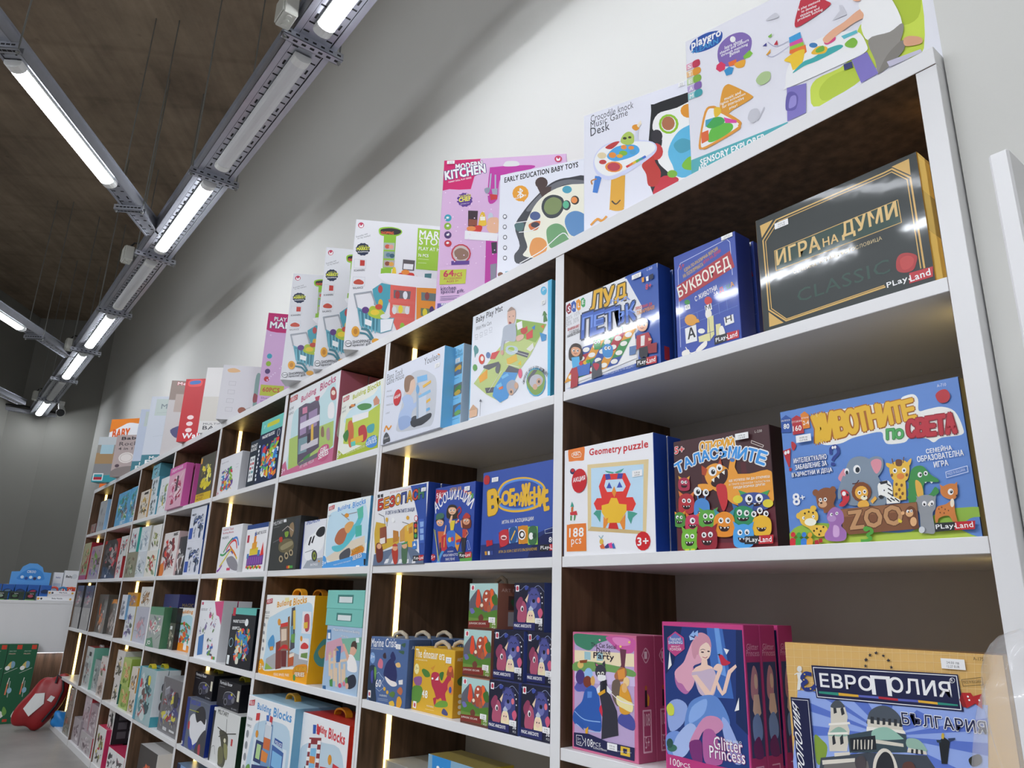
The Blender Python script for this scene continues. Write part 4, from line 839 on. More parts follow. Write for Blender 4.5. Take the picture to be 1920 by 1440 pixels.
["t",176,"Т",184.4,171.8,200.2,172.9,30.6,110],
["t",176,"Е",201.2,173,216.8,174.1,28.9,110],
["t",177,"Ж",60.9,161.7,78.1,163.2,43.3,60],
["t",177,"И",79.2,163.3,96.2,164.8,41.4,60],
["t",177,"В",97.3,164.9,114.1,166.3,39.5,60],
["t",177,"О",115.1,166.4,131.7,167.7,37.6,60],
["t",177,"Т",132.8,167.8,149.2,169.1,35.9,60],
["t",177,"Н",150.2,169.2,166.4,170.4,34.1,60],
["t",177,"И",167.4,170.5,183.4,171.7,32.3,60],
["t",177,"Т",184.4,171.8,200.2,172.9,30.6,60],
["t",177,"Е",201.2,173,216.8,174.1,28.9,60],
["t",178,"П",172.1,149.1,183.1,148.2,15.1,100],
["t",178,"О",184.7,148.1,196.1,147.5,13.9,100],
["t",179,"П",172.1,149.1,183.1,148.2,15.1,50],
["t",179,"О",184.7,148.1,196.1,147.5,13.9,50],
["t",180,"С",202,147.7,213.8,146.9,24.8,110],
["t",180,"В",215.5,146.8,227.2,146,25.4,110],
["t",180,"Е",228.8,145.9,240.6,145.3,26.2,110],
["t",180,"Т",242.1,145.2,253.8,144.6,26.8,110],
["t",180,"А",255.4,144.5,267,144,27.5,110],
["t",181,"С",202,147.7,213.8,146.9,24.8,60],
["t",181,"В",215.5,146.8,227.2,146,25.4,60],
["t",181,"Е",228.8,145.9,240.6,145.3,26.2,60],
["t",181,"Т",242.1,145.2,253.8,144.6,26.8,60],
["t",181,"А",255.4,144.5,267,144,27.5,60],
["p",182,3,211,12,216,20,209,19,185,1,187],
["p",183,22,208,31,212,41,206,42,180,22,180],
["p",184,38,212,46,216,53,209,53,187,41,187],
["t",185,"80",6.1,192.8,16.1,192,8.3,30],
["t",185,"160",22.7,186,37.6,185.3,8.7,30],
["t",185,"2-4",41.6,193.4,51.6,192.9,6.9,20],
["t",185,"ВЪПРОСИ",2.9,205.4,19.2,204.8,2.9,20],
["t",185,"ОТГОВОРИ",21.1,200,40.3,199.7,3.1,20],
["t",185,"ИГРАЧИ",39.3,203.9,51.7,203.4,2.6,20],
["p",183,1,156,16,159,12,129,10,127,9,129],
["p",183,10,126,15,126,14,121,10,121],
["e",138,6,152,2.4,-0.3,-0.3,-3.2],
["e",138,11,153,2.3,-0.3,-0.3,-3.2],
["s",183,18,169,23,167,26,161,21,154,18,158],
["c",186,4.9,84,140,85,148,92,151,96,146,96,139,89,133,86,129],
["p",186,83,126,89,125,89,120,82,121],
["e",138,88,149,1.9,-0.3,-0.3,-2.5],
["e",138,92,149,1.9,-0.3,-0.3,-2.5],
["t",187,"ИНТЕЛЕКТУАЛНО",19.5,132.5,76.3,132.6,8.1,30,188,100],
["t",187,"ЗАБАВЛЕНИЕ ЗА",21.5,121.5,75.7,122.3,8.1,30,188,100],
["t",187,"ВЪЗРАСТНИ И ДЕЦА",14.3,109.1,83.5,110.2,8.1,30,188,100],
["t",187,"СЕМЕЙНА",225.2,120,259.1,120.7,8.1,30],
["t",187,"ОБРАЗОВАТЕЛНА",211.8,109.4,272.8,110.8,8.2,30],
["t",187,"ИГРА",233.2,98.9,251.7,99.8,7.9,30],
["t",189,"A-710",251.7,212.5,263.8,212.2,4.5,20],
["s",190,248,201,254,207,263,207,267,197,262,189,252,190],
["l",191,0.9,247,91,275,96,275,88,247,83,247,91],
["t",191,"MADE IN BULGARIA",249.3,85.6,272.1,89.5,4.3,10],
["t",187,"8",13,64.5,24.9,64.9,18.7,30],
["t",187,"+",26,72.1,34.2,73,7,30],
["s",192,104,109,114,126,131,129,146,120,153,97,160,75,159,53,130,55,107,57,100,69,97,84],
["s",192,141,120,152,126,163,121,162,106,152,95,147,100],
["s",193,145,117,153,122,161,118,159,107,151,100],
["s",193,92,100,102,113,105,109,100,93],
["s",192,101,103,106,93,101,83,94,70,94,62,89,66,90,80,95,92],
["e",194,123,110,5.6,-0.7,-0.7,-6.7],
["e",195,124,109,3.4,-0.4,-0.5,-4.3],
["e",194,107,109,3.7,-0.4,-0.5,-4.8],
["e",195,107,107,2.2,-0.3,-0.3,-3],
["c",196,1.6,114,89,120,89,124,93],
["s",197,177,91,191,89,190,61,187,58,173,61],
["s",197,172,108,183,115,194,114,200,105,196,88,189,84,180,85,173,91],
["s",197,168,114,175,111,174,105,168,109],
["s",197,197,110,204,116,202,108,198,105],
["s",198,182,116,187,117,191,114,189,107,182,108],
["e",199,186,92,5.4,-0.6,-0.6,-4.5],
["l",198,1.3,177,119,178,111],
["l",198,1.3,194,119,192,111],
["e",39,179,101,3.1,-0.4,-0.4,-3.7],
["e",61,179,101,1.6,0,0,-1.9],
["e",62,180,101,0.5,0,0,-0.5],
["e",39,192,100,3.1,-0.4,-0.5,-3.7],
["e",61,192,100,1.5,0,0,-1.9],
["e",62,192,101,0.5,0,0,-0.5],
["e",200,179,81,1.8,0,-0.3,-2.4],
["e",200,186,79,1.8,0,-0.3,-2.4],
["e",200,182,73,1.8,0,-0.3,-2.4],
["e",200,177,67,1.8,0,-0.3,-2.4],
["e",200,186,67,1.8,0,-0.3,-2.4],
["e",200,174,95,1.8,0,-0.3,-2.5],
["e",200,195,93,1.8,0,-0.3,-2.4],
["e",200,182,62,1.8,0,-0.3,-2.4],
["s",201,198,88,205,102,218,103,227,90,236,82,235,78,218,79,215,62,223,63,231,72,235,64,224,58,212,59,202,43,193,53],
["s",202,206,84,213,78,214,62,208,54,205,67],
["p",203,218,80,221,80,219,78],
["p",203,225,80,229,79,227,77],
["e",39,213,91,3.1,-0.4,-0.5,-3.8],
["e",61,214,91,1.6,0,-0.3,-2],
["e",62,214,92,0.5,0,0,-0.5],
["e",39,221,92,2.8,-0.3,-0.4,-3.4],
["e",61,221,92,1.4,0,0,-1.7],
["e",62,222,93,0.4,0,0,-0.5],
["p",201,199,86,195,83,199,79],
["p",201,197,75,193,72,196,68],
["p",201,195,64,191,61,195,57],
["s",204,238,69,249,74,258,72,259,62,254,53,245,54,238,60],
["p",204,237,75,242,71,239,64],
["p",204,255,72,260,76,259,67],
["s",204,229,43,242,47,252,52,252,36,253,22,248,22,243,31,231,29,228,23,225,25],
["e",205,250,48,2.6,0,-0.8,-5.9],
["e",39,250,63,3.6,-0.4,-0.6,-4.4],
["e",61,251,63,1.8,0,-0.3,-2.3],
["e",62,251,64,0.6,0,0,-0.6],
["e",206,257,57,1.3,0,0,-1.4],
["e",207,232,41,0.8,0,0,-1.1],
["e",207,236,43,0.8,0,0,-1.1],
["e",207,240,40,0.8,0,0,-1.1],
["e",207,233,36,0.8,0,0,-1.1],
["e",207,238,35,0.8,0,0,-1.1],
["e",207,244,38,0.8,0,0,-1],
["s",208,205,58,216,62,228,58,228,43,223,35,223,10,213,9,205,12,206,36,202,45],
["p",208,204,62,209,59,206,54],
["p",208,226,58,231,60,229,52],
["p",209,218,48,222,53,221,45],
["e",39,214,50,3.1,-0.3,-0.5,-3.7],
["e",61,214,49,1.5,0,-0.3,-1.9],
["e",62,215,50,0.5,0,0,-0.5],
["e",39,224,50,2.9,0,-0.5,-3.5],
["e",61,224,49,1.4,0,0,-1.8],
["e",62,224,50,0.5,0,0,-0.5],
["s",210,153,84,167,88,173,78,171,65,164,63,159,66,152,63,152,67],
["p",210,163,64,173,64,182,58,181,54,162,54],
["p",211,155,87,167,88,167,84,157,83],
["e",211,155,65,3.4,-0.3,-0.3,-2.6],
["l",211,1.7,166,83,171,79],
["l",211,1.7,167,76,172,72],
["l",211,1.7,166,70,171,66],
["l",211,1.7,164,62,169,57],
["l",211,1.7,169,62,174,58],
["l",211,1.7,175,61,180,56],
["e",39,160,74,2.1,0,-0.3,-2.4],
["e",61,161,74,1,0,0,-1.2],
["e",62,161,75,0.3,0,0,-0.3],
["e",212,127,75,15,-1.5,-1.6,-15],
["e",213,127,74,10,-1,-1.1,-10],
["s",213,122,61,133,62,136,53,120,53],
["e",214,130,66,5.1,-0.5,-0.4,-3.5],
["p",213,139,60,147,67,149,63,142,56],
["e",39,124,74,2.8,-0.3,-0.3,-3.1],
["e",61,124,74,1.4,0,0,-1.6],
["e",62,124,75,0.4,0,0,-0.4],
["e",39,132,75,2.7,-0.3,-0.4,-3.1],
["e",61,132,75,1.4,0,0,-1.6],
["e",62,132,76,0.4,0,0,-0.4],
["e",215,131,68,1.6,0,0,-1.2],
["s",216,55,79,68,87,82,84,87,73,82,61,85,53,66,48,64,54,56,59],
["e",216,54,81,5.2,-0.5,-0.5,-5.3],
["e",216,83,83,5,-0.5,-0.5,-5.2],
["e",217,64,62,7.2,-0.6,-0.5,-5.2],
["e",39,61,69,2.8,-0.3,-0.3,-3],
["e",61,61,69,1.4,0,0,-1.6],
["e",62,61,69,0.4,0,0,-0.4],
["e",39,69,69,2.8,-0.3,-0.3,-3],
["e",61,69,69,1.4,0,0,-1.6],
["e",62,70,70,0.4,0,0,-0.4],
["e",77,62,64,2.1,0,0,-1.4],
["s",218,95,78,101,81,107,76,107,65,98,56,90,58,97,66],
["e",219,100,75,3.1,-0.3,-0.4,-3.5],
["p",220,104,76,108,72,104,70],
["p",126,91,68,97,66,89,60],
["s",221,23,52,38,57,53,51,54,39,45,32,66,28,67,15,50,13,38,26,25,35],
["e",222,41,36,10,-0.7,-0.6,-6],
["e",221,22,47,4.5,-0.3,-0.5,-4.9],
["e",221,48,57,5.2,-0.4,-0.4,-4.4],
["e",39,30,43,2.4,0,0,-2.6],
["e",61,31,43,1.2,0,0,-1.3],
["e",62,31,43,0.4,0,0,-0.4],
["e",39,47,44,2.4,0,0,-2.5],
["e",61,47,44,1.2,0,0,-1.3],
["e",62,47,44,0.4,0,0,-0.4],
["e",223,33,50,1.6,0,0,-1.6],
["e",223,40,52,1.5,0,0,-1.6],
["e",223,47,50,1.5,0,0,-1.6],
["e",223,51,25,1.5,0,0,-1.6],
["e",223,57,21,1.5,0,0,-1.6],
["e",223,62,27,1.5,0,0,-1.6],
["e",223,54,16,1.5,0,0,-1.6],
["e",223,46,22,1.5,0,0,-1.6],
["p",224,92,52,205,53,203,16,102,13,93,21],
["p",225,93,51,204,52,204,41,93,40],
["t",226,"ZOO",104.6,20.6,182.7,23.8,26.9,50,227,90],
["s",228,73,50,84,56,95,48,96,34,91,27,98,17,93,5,68,6,63,15,72,28,69,40],
["e",229,77,39,7.1,-0.5,-0.5,-5.1],
["e",39,77,45,2.3,0,-0.3,-2.5],
["e",61,78,45,1.1,0,0,-1.3],
["e",62,78,46,0.4,0,0,-0.3],
["e",39,86,46,2.3,0,-0.3,-2.5],
["e",61,86,46,1.1,0,0,-1.3],
["e",62,86,46,0.4,0,0,-0.3],
["s",230,79,28,87,25,86,12,77,12],
["s",231,187,41,195,48,202,42,201,27,204,18,196,15,192,22,189,32],
["e",232,193,38,5.3,-0.4,-0.6,-5.1],
["e",232,197,26,4.5,-0.3,-0.8,-6.5],
["e",232,184,39,2.5,0,-0.3,-2.6],
["p",233,177,32,182,28,180,25,176,27],
["e",39,191,41,1.8,0,-0.3,-2.1],
["e",61,192,40,0.9,0,0,-1.1],
["e",62,192,41,0.3,0,0,-0.3],
["e",39,196,41,1.8,0,-0.3,-2.1],
["e",61,196,41,0.9,0,0,-1.1],
["e",62,196,41,0.3,0,0,-0.3],
["c",234,4.5,126,20,134,20,137,15,130,11,134,6,128,3,120,3],
["e",234,129,20,4.6,-0.3,-0.4,-3.8],
["e",235,10,18,4.1,0,-0.4,-4.1],
["s",235,4,10,9,13,14,9,12,1,4,1],
["e",84,20,17,4,0,-0.4,-4],
["s",84,14,9,19,13,24,9,22,0,14,0],
["e",236,29,17,4,0,-0.4,-4],
["s",236,23,9,29,12,33,8,31,0,23,0],
["e",237,39,16,3.9,0,-0.4,-4],
["s",237,33,8,39,12,43,8,41,0,33,-1],
["p",238,46,7,52,8,53,1,46,1],
["p",238,53,9,59,10,59,4,53,3],
["e",239,207,14,4.1,0,-0.6,-4.6],
["p",42,224,10,249,11,251,22,225,22],
["p",10,249,11,274,11,276,22,251,22],
["t",11,"PLay",226,11.9,248.4,12.5,7.8,20],
["e",12,250,16,0.9,0,0,-1],
["t",11,"Land",251.2,13.1,272.6,13.7,7.2,20]],[],[["k",29.6,164.4,26.4,12,["24.00 лв","12.27 EUR"]]],[]],
["puzzle_box","dusty pink puzzle box with dressed up dancing cats","puzzle","",-0.816,0.0166,0.7542,0.0,0.1762,0.2193,0.048,[240,241,242],"satin",[["p",243,6,215,170,214,166,6,6,5],
["p",244,6,156,170,157,170,130,6,123],
["p",245,6,184,169,187,169,164,6,156],
["r",246,35,183,53,168],
["p",246,70,184,87,184,87,169,70,168],
["s",247,6,215,53,216,104,215,101,208,70,199,49,186,17,192,6,200],
["s",248,97,214,168,214,169,192,149,186,127,191,114,199],
["s",249,114,213,156,213,159,202,127,200],
["p",250,133,194,150,193,145,162,154,154,129,154,136,165],
["s",251,6,160,49,165,110,163,167,157,166,146,103,150,6,144],
["t",252,"The Cat Social",54.4,193.3,123.3,192.7,7.8,20],
["t",252,"Dance",69.9,181.4,107.5,181.5,10.9,20],
["t",252,"Party",61.2,168.9,117,168.4,14.2,30],
["s",253,6,114,28,125,42,113,17,106],
["s",254,131,77,152,82,168,71,164,54,127,62],
["s",255,17,124,52,125,45,109,10,110],
["e",256,23,134,13,1.1,0,-14],
["e",257,24,157,9,0.7,0,-6.9],
["p",258,21,165,44,168,42,162,23,160],
["e",259,47,141,12,1,0,-12],
["e",260,44,127,12,1.1,0,-11],
["e",261,59,130,6.1,0.5,0,-9],
["s",262,37,110,56,121,73,112,79,86,81,43,52,41,7,46,5,69,28,89],
["c",263,1.8,7,69,35,57,79,58],
["c",264,1.6,11,46,42,38,80,40],
["p",265,44,109,57,110,56,99,44,97],
["s",266,119,147,136,161,150,156,145,139,132,135,121,138],
["p",267,126,154,145,160,146,142,129,138],
["s",268,113,133,132,136,134,101,125,91,112,107],
["s",269,133,126,147,130,162,104,156,82,131,83],
["e",270,149,136,8.1,0.7,0,-8.6],
["e",271,144,125,6.9,0.7,0,-8.6],
["s",272,79,86,109,102,118,77,108,51,82,71],
["p",273,80,130,96,135,103,115,124,82,127,41,82,28,86,78,76,112],
["p",274,69,116,80,125,79,110,73,107],
["p",274,98,125,112,115,106,110,98,114],
["p",275,85,134,98,135,96,114,86,113],
["e",276,81,149,15,1.2,0,-13],
["p",276,68,156,65,165,78,160],
["p",276,85,163,93,170,94,158],
["p",277,70,158,68,163,75,160],
["s",278,73,141,81,143,95,142,93,134,76,132],
["e",279,76,145,4,0.3,0,-3.1],
["e",279,87,146,4,0.3,0,-3.1],
["e",275,76,144,2,0,0,-2],
["e",275,87,145,2,0,0,-2],
["p",280,73,108,93,118,94,112,78,104],
["p",262,7,58,28,51,35,37,14,47],
["p",280,38,39,47,46,45,33,39,32],
["s",281,125,110,153,103,165,100,162,85,140,89,125,95],
["c",282,1.7,109,113,134,101,168,98],
["p",283,6,30,49,33,101,26,167,26,166,4,6,5],
["t",284,"108",38.4,10,59.3,10.3,14.3,0],
["t",284,"PCS",60.7,14.4,80.5,14.7,6.4,10],
["t",284,"520x370mm",60.3,9,96.6,8.8,4.2,10],
["l",284,0.9,13,26,29,27,32,21,37,18,32,14,29,9,14,10,13,26],
["t",284,"5+",16.9,17.8,25.3,17.9,4.8,20],
["t",284,"AGE",16.3,11.8,27.4,12.1,3.9,20],
["p",285,133,24,156,24,156,9,132,9],
["p",283,139,21,149,21,148,13,139,13],
["t",286,"puzzle mofan",125.7,12.6,159.3,14.7,3.3,10],
["e",287,136,198,3.2,0,0,-2.2],
["e",287,159,207,3.1,0,0,-2.2],
["e",288,80,207,2.7,0,0,-1.8]],[["l",289,3,14,88,35,88,35,18,14,18,14,88],
["t",290,"108",17.3,61.4,31.7,61.4,21.9,0],
["t",290,"5+",18.2,24.1,29.7,24.1,19.8,0],
["l",289,1.5,14,44,35,44],
["p",291,20,123,25,123,26,94,19,94],
["p",280,27,118,32,110,30,96,26,96],
["e",292,23,127,3.4,0,0,-4.4],
["r",290,20,191,28,178],
["c",289,2,14,184,24,197,34,184,24,171,14,184]],[["k",98.6,13,25.6,12.2,["8.90 лв","4.55 EUR"]]],[[0.001,"second dusty pink puzzle box, tucked behind the dancing cats box"]]],
["puzzle_box","bright magenta puzzle box with a princess holding a red bird","puzzle","",-0.5887,0.03,0.7542,0.0,0.1756,0.2471,0.0446,[293,294,295],"satin",[["p",296,4,240,173,239,172,23,4,7],
["p",297,101,240,134,239,149,130,110,128],
["p",298,117,240,127,240,137,163,124,166],
["p",299,4,240,47,239,25,174,6,156],
["p",299,161,239,173,239,173,78,151,93],
["s",300,8,103,30,117,52,108,42,79,12,63],
["s",301,3,54,28,65,49,53,37,30,6,25],
["s",302,40,171,58,180,73,165,64,141,50,127,31,137,27,157],
["s",303,27,162,47,179,56,194,71,218,90,225,107,217,106,197,87,182,68,173,70,149,56,132,43,143,32,146],
["s",304,68,213,85,231,105,225,109,208,99,213,83,206,74,187,68,193],
["p",305,63,225,73,234,74,224],
["p",305,71,228,82,235,82,224],
["p",264,64,217,62,225,76,220],
["e",306,95,201,13,0.8,-0.9,-15],
["s",304,71,201,76,219,95,225,109,216,100,216,86,208,80,194],
["e",307,90,199,3.4,0,0,-1.2],
["e",307,103,201,2.8,0,0,-1.2],
["c",307,0.8,86,202,91,204,96,203],
["c",308,1,90,191,96,190,100,192],
["p",309,88,188,99,188,100,179,110,176,112,168,84,162,65,165,74,173,86,178],
["s",310,65,163,86,168,111,173,117,153,107,129,82,130,72,149],
["p",309,65,159,76,161,103,136,123,177,130,180,129,172,110,135,101,127,94,128],
["p",309,114,165,128,139,141,173,157,184,159,180,147,169,135,138,127,132,118,142],
["s",309,111,174,120,182,130,180,128,171,117,171],
["s",311,124,196,131,197,138,190,147,186,138,181,129,181,126,189],
["p",312,121,197,127,199,127,195],
["s",170,57,112,82,127,110,131,126,120,139,97,134,85,102,94,86,77,52,71,45,79],
["s",313,62,107,94,124,88,100,56,81],
["s",314,28,58,56,81,71,71,48,32,26,22,16,32],
["s",315,125,99,141,86,161,40,142,34,126,71],
["s",316,85,92,115,98,126,84,103,68,86,73,70,52,54,50],
["s",317,86,73,106,76,117,51,120,28,88,23,82,46],
["s",318,54,50,78,57,81,37,78,21,60,24],
["p",294,4,25,32,25,88,23,172,24,172,3,4,-10],
["s",319,6,101,15,109,23,102,21,90,10,89],
["p",320,17,196,21,173,12,164],
["p",320,150,111,160,133,159,114],
["p",321,135,208,146,206,140,198],
["e",322,16,36,11,1.6,-0.3,-5.9],
["e",323,11,43,7.2,1,-0.3,-7.9],
["p",324,32,231,51,221,52,202,30,188,13,199,13,219],
["p",325,31,228,48,219,49,210,15,208,15,218],
["t",326,"SHINING",15,208.5,47.3,210.2,5,20],
["t",326,"Featured",19.6,214.6,43.5,215.8,5.9,0],
["t",326,"BRIGHT",21.9,203,41.5,204.1,2.9,0],
["t",326,"POWDER",18.2,197.1,44.8,198.7,4.6,0],
["t",327,"Glitter",105.8,47.9,161.6,49.2,19.7,10,328,60],
["t",327,"Princess",96.3,33.5,165.1,34.6,18.7,10,328,60],
["t",329,"LINA ARLO",128.6,62.3,160.4,63.3,4.1,10],
["t",330,"100",10.5,8.7,32,7.6,11.7,0],
["t",330,"PCS",33.4,9.2,54.4,9.9,6.9,10]],[["t",331,"Glitter",6.2,207.5,39.2,207.5,9.9,0],
["t",331,"Princess",4.5,197.6,41,197.6,9.9,0],
["r",332,4,188,41,44],
["s",304,13,163,22,183,32,168,29,133,18,128,11,138],
["e",333,26,158,4.9,0,0,-12],
["p",333,18,138,32,138,36,109,22,99,13,114],
["s",334,11,99,27,109,37,89,33,69,13,69],
["s",318,10,64,27,74,36,44,13,44],
["l",331,2,12,30,33,30,33,2,12,2],
["t",335,"100",15.2,4.9,29.4,4.9,14.9,0]],[],[[0.001,"second magenta princess puzzle box, directly behind the front one"],[0.01,"third magenta princess puzzle box, rearmost and next to the tan game box"]]],
["board_game_box","tan trading game box with a navy title plate and blue cathedral picture","board game","",-0.3382,0.03,0.7542,0.0,0.3082,0.2242,0.055,[336,337,338],"satin",[["l",339,0.5,2,221,-3,106],
["l",339,0.5,16,221,11,108],
["l",339,0.5,30,221,25,109],
["l",339,0.5,44,222,38,111],
["l",339,0.5,57,222,52,113],
["l",339,0.5,71,222,65,114],
["l",339,0.5,84,222,77,116],
["l",339,0.5,96,223,90,118],
["l",339,0.4,109,223,102,119],
["l",339,0.4,121,223,115,121],
["l",339,0.4,134,223,127,122],
["l",339,0.4,145,224,138,124],
["l",339,0.4,157,224,150,125],
["l",339,0.4,169,224,161,127],
["l",339,0.4,180,224,173,128],
["l",339,0.4,191,225,184,130],
["l",339,0.4,202,225,195,131],
["l",339,0.4,213,225,205,132],
["l",339,0.4,224,225,216,134],
["l",339,0.4,234,225,226,135],
["l",339,0.4,245,226,236,136],
["l",339,0.4,255,226,246,138],
["l",339,0.4,265,226,256,139],
["l",339,0.4,275,226,266,140],
["l",339,0.4,284,226,276,141],
["l",339,0.5,1,214,291,222],
["l",339,0.5,0,202,289,212],
["l",339,0.5,-1,189,288,202],
["l",339,0.5,-2,177,287,192],
["l",339,0.5,-3,165,285,182],
["l",339,0.5,-4,153,284,173],
["p",340,17,155,282,163,271,82,-3,35],
["p",341,150,109,16,144,14,130],
["p",341,150,109,40,156,65,156],
["p",341,150,109,100,153,123,154],
["p",341,150,109,145,154,162,153],
["p",341,150,109,193,147,219,137],
["p",341,150,109,280,148,278,133],
["p",341,150,109,276,118,274,103],
["p",341,150,109,250,78,218,73],
["p",341,150,109,6,107,4,89],
["p",341,150,109,97,52,115,55],
["p",341,150,109,23,39,43,43],
["s",342,39,94,50,90,58,81,51,61,39,57],
["p",343,46,65,118,83,199,92,212,72,41,42],
["p",344,48,62,99,73,98,68,48,56],
["p",344,68,75,92,80,92,76,68,70],
["p",345,51,57,117,72,119,56,47,43],
["p",346,69,138,81,147,91,140,94,127,92,118,95,108,88,80,61,76,61,100,67,115],
["p",347,73,136,77,140,78,130,73,128],
["p",347,84,136,88,140,90,130,85,127],
["s",348,62,100,78,111,90,107,89,100,63,97],
["p",347,67,96,71,100,72,88,67,85],
["p",347,79,97,84,102,84,90,79,87],
["s",349,69,138,76,146,84,147,91,140,87,138,73,136],
["p",350,64,114,96,120,97,117,63,111],
["p",350,61,101,92,106,92,103,61,98],
["s",351,123,127,129,139,144,147,158,146,169,137,171,125,148,120,123,120],
["p",346,123,127,171,127,172,118,122,117],
["p",347,128,131,133,131,132,122,127,122],
["p",347,137,131,141,131,140,122,136,122],
["p",347,145,131,149,131,148,123,144,122],
["p",347,153,131,157,132,156,123,152,123],
["p",347,161,132,165,132,164,123,160,123],
["p",347,169,132,173,132,171,123,167,123],
["p",350,121,117,173,119,175,115,120,111],
["p",352,91,102,141,117,175,114,174,92,92,79],
["s",353,129,113,150,120,169,110,167,107,131,102],
["p",346,131,102,170,102,170,98,131,97],
["p",354,94,98,132,107,132,89,94,81],
["p",346,100,97,102,97,100,85,98,84],
["p",346,105,98,107,98,105,85,104,85],
["p",346,110,98,112,99,111,86,109,86],
["p",346,116,99,117,100,116,87,114,87],
["p",346,121,100,123,100,121,88,119,87],
["p",346,126,101,128,101,126,89,124,88],
["s",348,176,109,191,110,200,100,198,97,176,98],
["p",346,176,98,199,97,200,93,174,92],
["s",344,127,76,139,91,151,90,158,75,155,62,126,57],
["s",355,131,74,141,87,150,86,154,73,151,61,129,57],
["p",347,180,97,183,97,182,92,179,92],
["p",347,186,98,189,98,188,92,185,92],
["p",347,192,98,195,98,195,93,192,92],
["s",356,99,70,109,78,115,73,112,61,101,59],
["s",357,167,77,178,81,183,73,179,66,165,64],
["p",358,217,112,224,118,231,114,227,98,224,86,217,85,217,97],
["e",359,223,119,1.9,0.3,-0.5,-3.8],
["p",360,229,117,238,119,238,117,230,113],
["p",361,214,113,220,114,220,111,215,110],
["s",362,251,96,261,103,266,102,265,93,254,88],
["p",363,44,193,252,197,253,152,48,147],
["l",97,1.1,47,190,250,195,250,154,50,149,47,190],
["t",364,"ЕВРО",56.5,163.6,136.1,165.2,19.1,30],
["t",364,"П",135.1,161.4,161.8,162,24,40],
["t",364,"ОЛИЯ",160.6,166.8,240.6,167.4,19.4,30],
["e",364,244,189,3.5,0.3,-0.5,-3.5],
["e",363,244,189,2.9,0.3,-0.4,-2.9],
["t",364,"R",242.3,187.2,245.2,187.3,3.8,20],
["p",365,53,157,84,158,84,154,53,154],
["p",366,84,158,114,158,114,155,84,154],
["p",367,114,158,143,159,143,156,114,155],
["r",368,143,159,170,156],
["p",367,170,159,197,160,197,157,170,156],
["r",366,197,160,222,157],
["p",365,222,160,247,160,247,158,222,157],
["p",369,129,201,130,199,132,200,130,198,130,196,129,197,127,196,128,198,126,199,128,199],
["p",369,131,210,132,208,134,208,132,206,132,205,131,205,129,204,129,206,128,207,130,208],
["p",369,137,216,138,215,140,215,138,213,139,211,137,212,135,211,136,213,134,214,136,214],
["p",369,147,220,148,218,150,218,148,217,148,215,147,216,145,215,145,216,144,218,146,218],
["p",369,157,217,157,215,159,215,158,214,158,212,156,213,155,212,155,214,154,215,156,215],
["p",369,163,211,164,209,166,209,164,207,164,206,163,207,161,205,162,207,160,208,162,209],
["p",369,166,202,167,200,169,200,167,199,167,197,166,198,164,197,165,199,163,200,165,200],
["e",370,24,186,4.3,0.3,-0.4,-4.5],
["p",371,19,180,27,182,28,171,22,156,17,155,20,170],
["l",371,1.3,20,180,15,177],
["c",372,5.5,42,180,33,180,27,173,34,169,27,164,31,158,41,159,48,164],
["e",373,32,179,1.3,0,0,-1.1],
["e",373,30,171,1.3,0,0,-1.1],
["e",373,31,161,1.3,0,0,-1.1],
["e",373,40,159,1.3,0,0,-1.1],
["p",363,5,144,37,145,38,42,8,37],
["l",97,0.7,7,141,34,142,35,41],
["t",364,"ЕВРОПОЛИЯ",20.5,11.4,18.2,128.2,10.8,20],
["t",374,"БЪЛГАРИЯ",172.8,127.4,277.4,128.9,14.4,20,375,70],
["t",376,"A-175",273.8,216.2,285.8,216.1,4.1,20],
["l",376,0.6,256,191,281,196,281,187,257,183,256,191],
["t",376,"MADE IN BULGARIA",257.9,186.2,279.9,189.3,3.5,10],
["p",377,254,175,265,176,271,165,258,157],
["p",378,254,175,258,157,253,158,250,166],
["p",377,267,172,278,176,276,158,270,162],
["e",379,261,171,1.2,0,0,-1.2],
["e",379,262,167,1.2,0,0,-1.2],
["e",379,274,168,1.2,0,0,-1.2]],[],[["k",233.5,203.1,29.6,13,["24.00 лв","12.27 EUR"]]],[]],
["toy_box","white piano track box with a crawling baby in pale blue","box","",-1.6764,-0.0079,1.4907,0.0,0.3439,0.2437,0.04,[380,381,382],"satin",[["s",383,133,168,159,198,217,199,276,175,311,137,306,26,253,16,107,27,99,58,118,115],
["t",384,"Piano Track",8.4,211,108,210.9,21.2,0],
["t",384,"Game House",9.2,195.6,117.8,195.5,20.2,0],
["t",384,"Youleen",234,208.5,319.8,208.9,22.5,0],
["s",385,305,225,311,227,317,223,320,224,317,220,309,224],
["t",386,"· MUSIC",8,171.9,47.5,167.7,5.2,0],
["t",386,"· EYE-HAND",10.8,154.6,58.4,149,5.1,0],
["t",386,"· HANDS-ON",13.6,126.1,61,121,5.1,0],
["t",386,"· LIGHT",14.8,98.6,44.1,96.5,5.1,0],
["s",387,125,169,130,193,156,196,184,177,191,151,175,135,160,132,136,145],
["s",388,124,166,126,194,155,197,182,181,162,175,155,147,136,147],
["s",389,115,131,152,136,181,118,190,100,217,110,223,121,231,111,216,91,189,81,180,63,187,39,122,31,103,58,107,85,131,104],
["s",390,105,69,162,67,187,39,122,29],
["s",391,181,55,210,58,224,31,196,26],
["e",387,225,120,7.2,-1.5,0.7,-5.6],
["p",392,197,162,209,161,224,33,213,33],
["p",393,198,181,255,176,259,158,202,161],
["p",394,213,119,278,125,283,116,218,108],
["p",395,234,146,279,153,281,145,239,137],
["p",395,238,89,281,99,284,91,242,81],
["p",396,223,67,281,71,285,63,228,57],
["p",397,217,110,259,113,265,48,226,40],
["e",398,207,140,10,-2.2,1.7,-14],
["s",399,179,48,222,48,286,53,291,39,252,26,225,25,189,29],
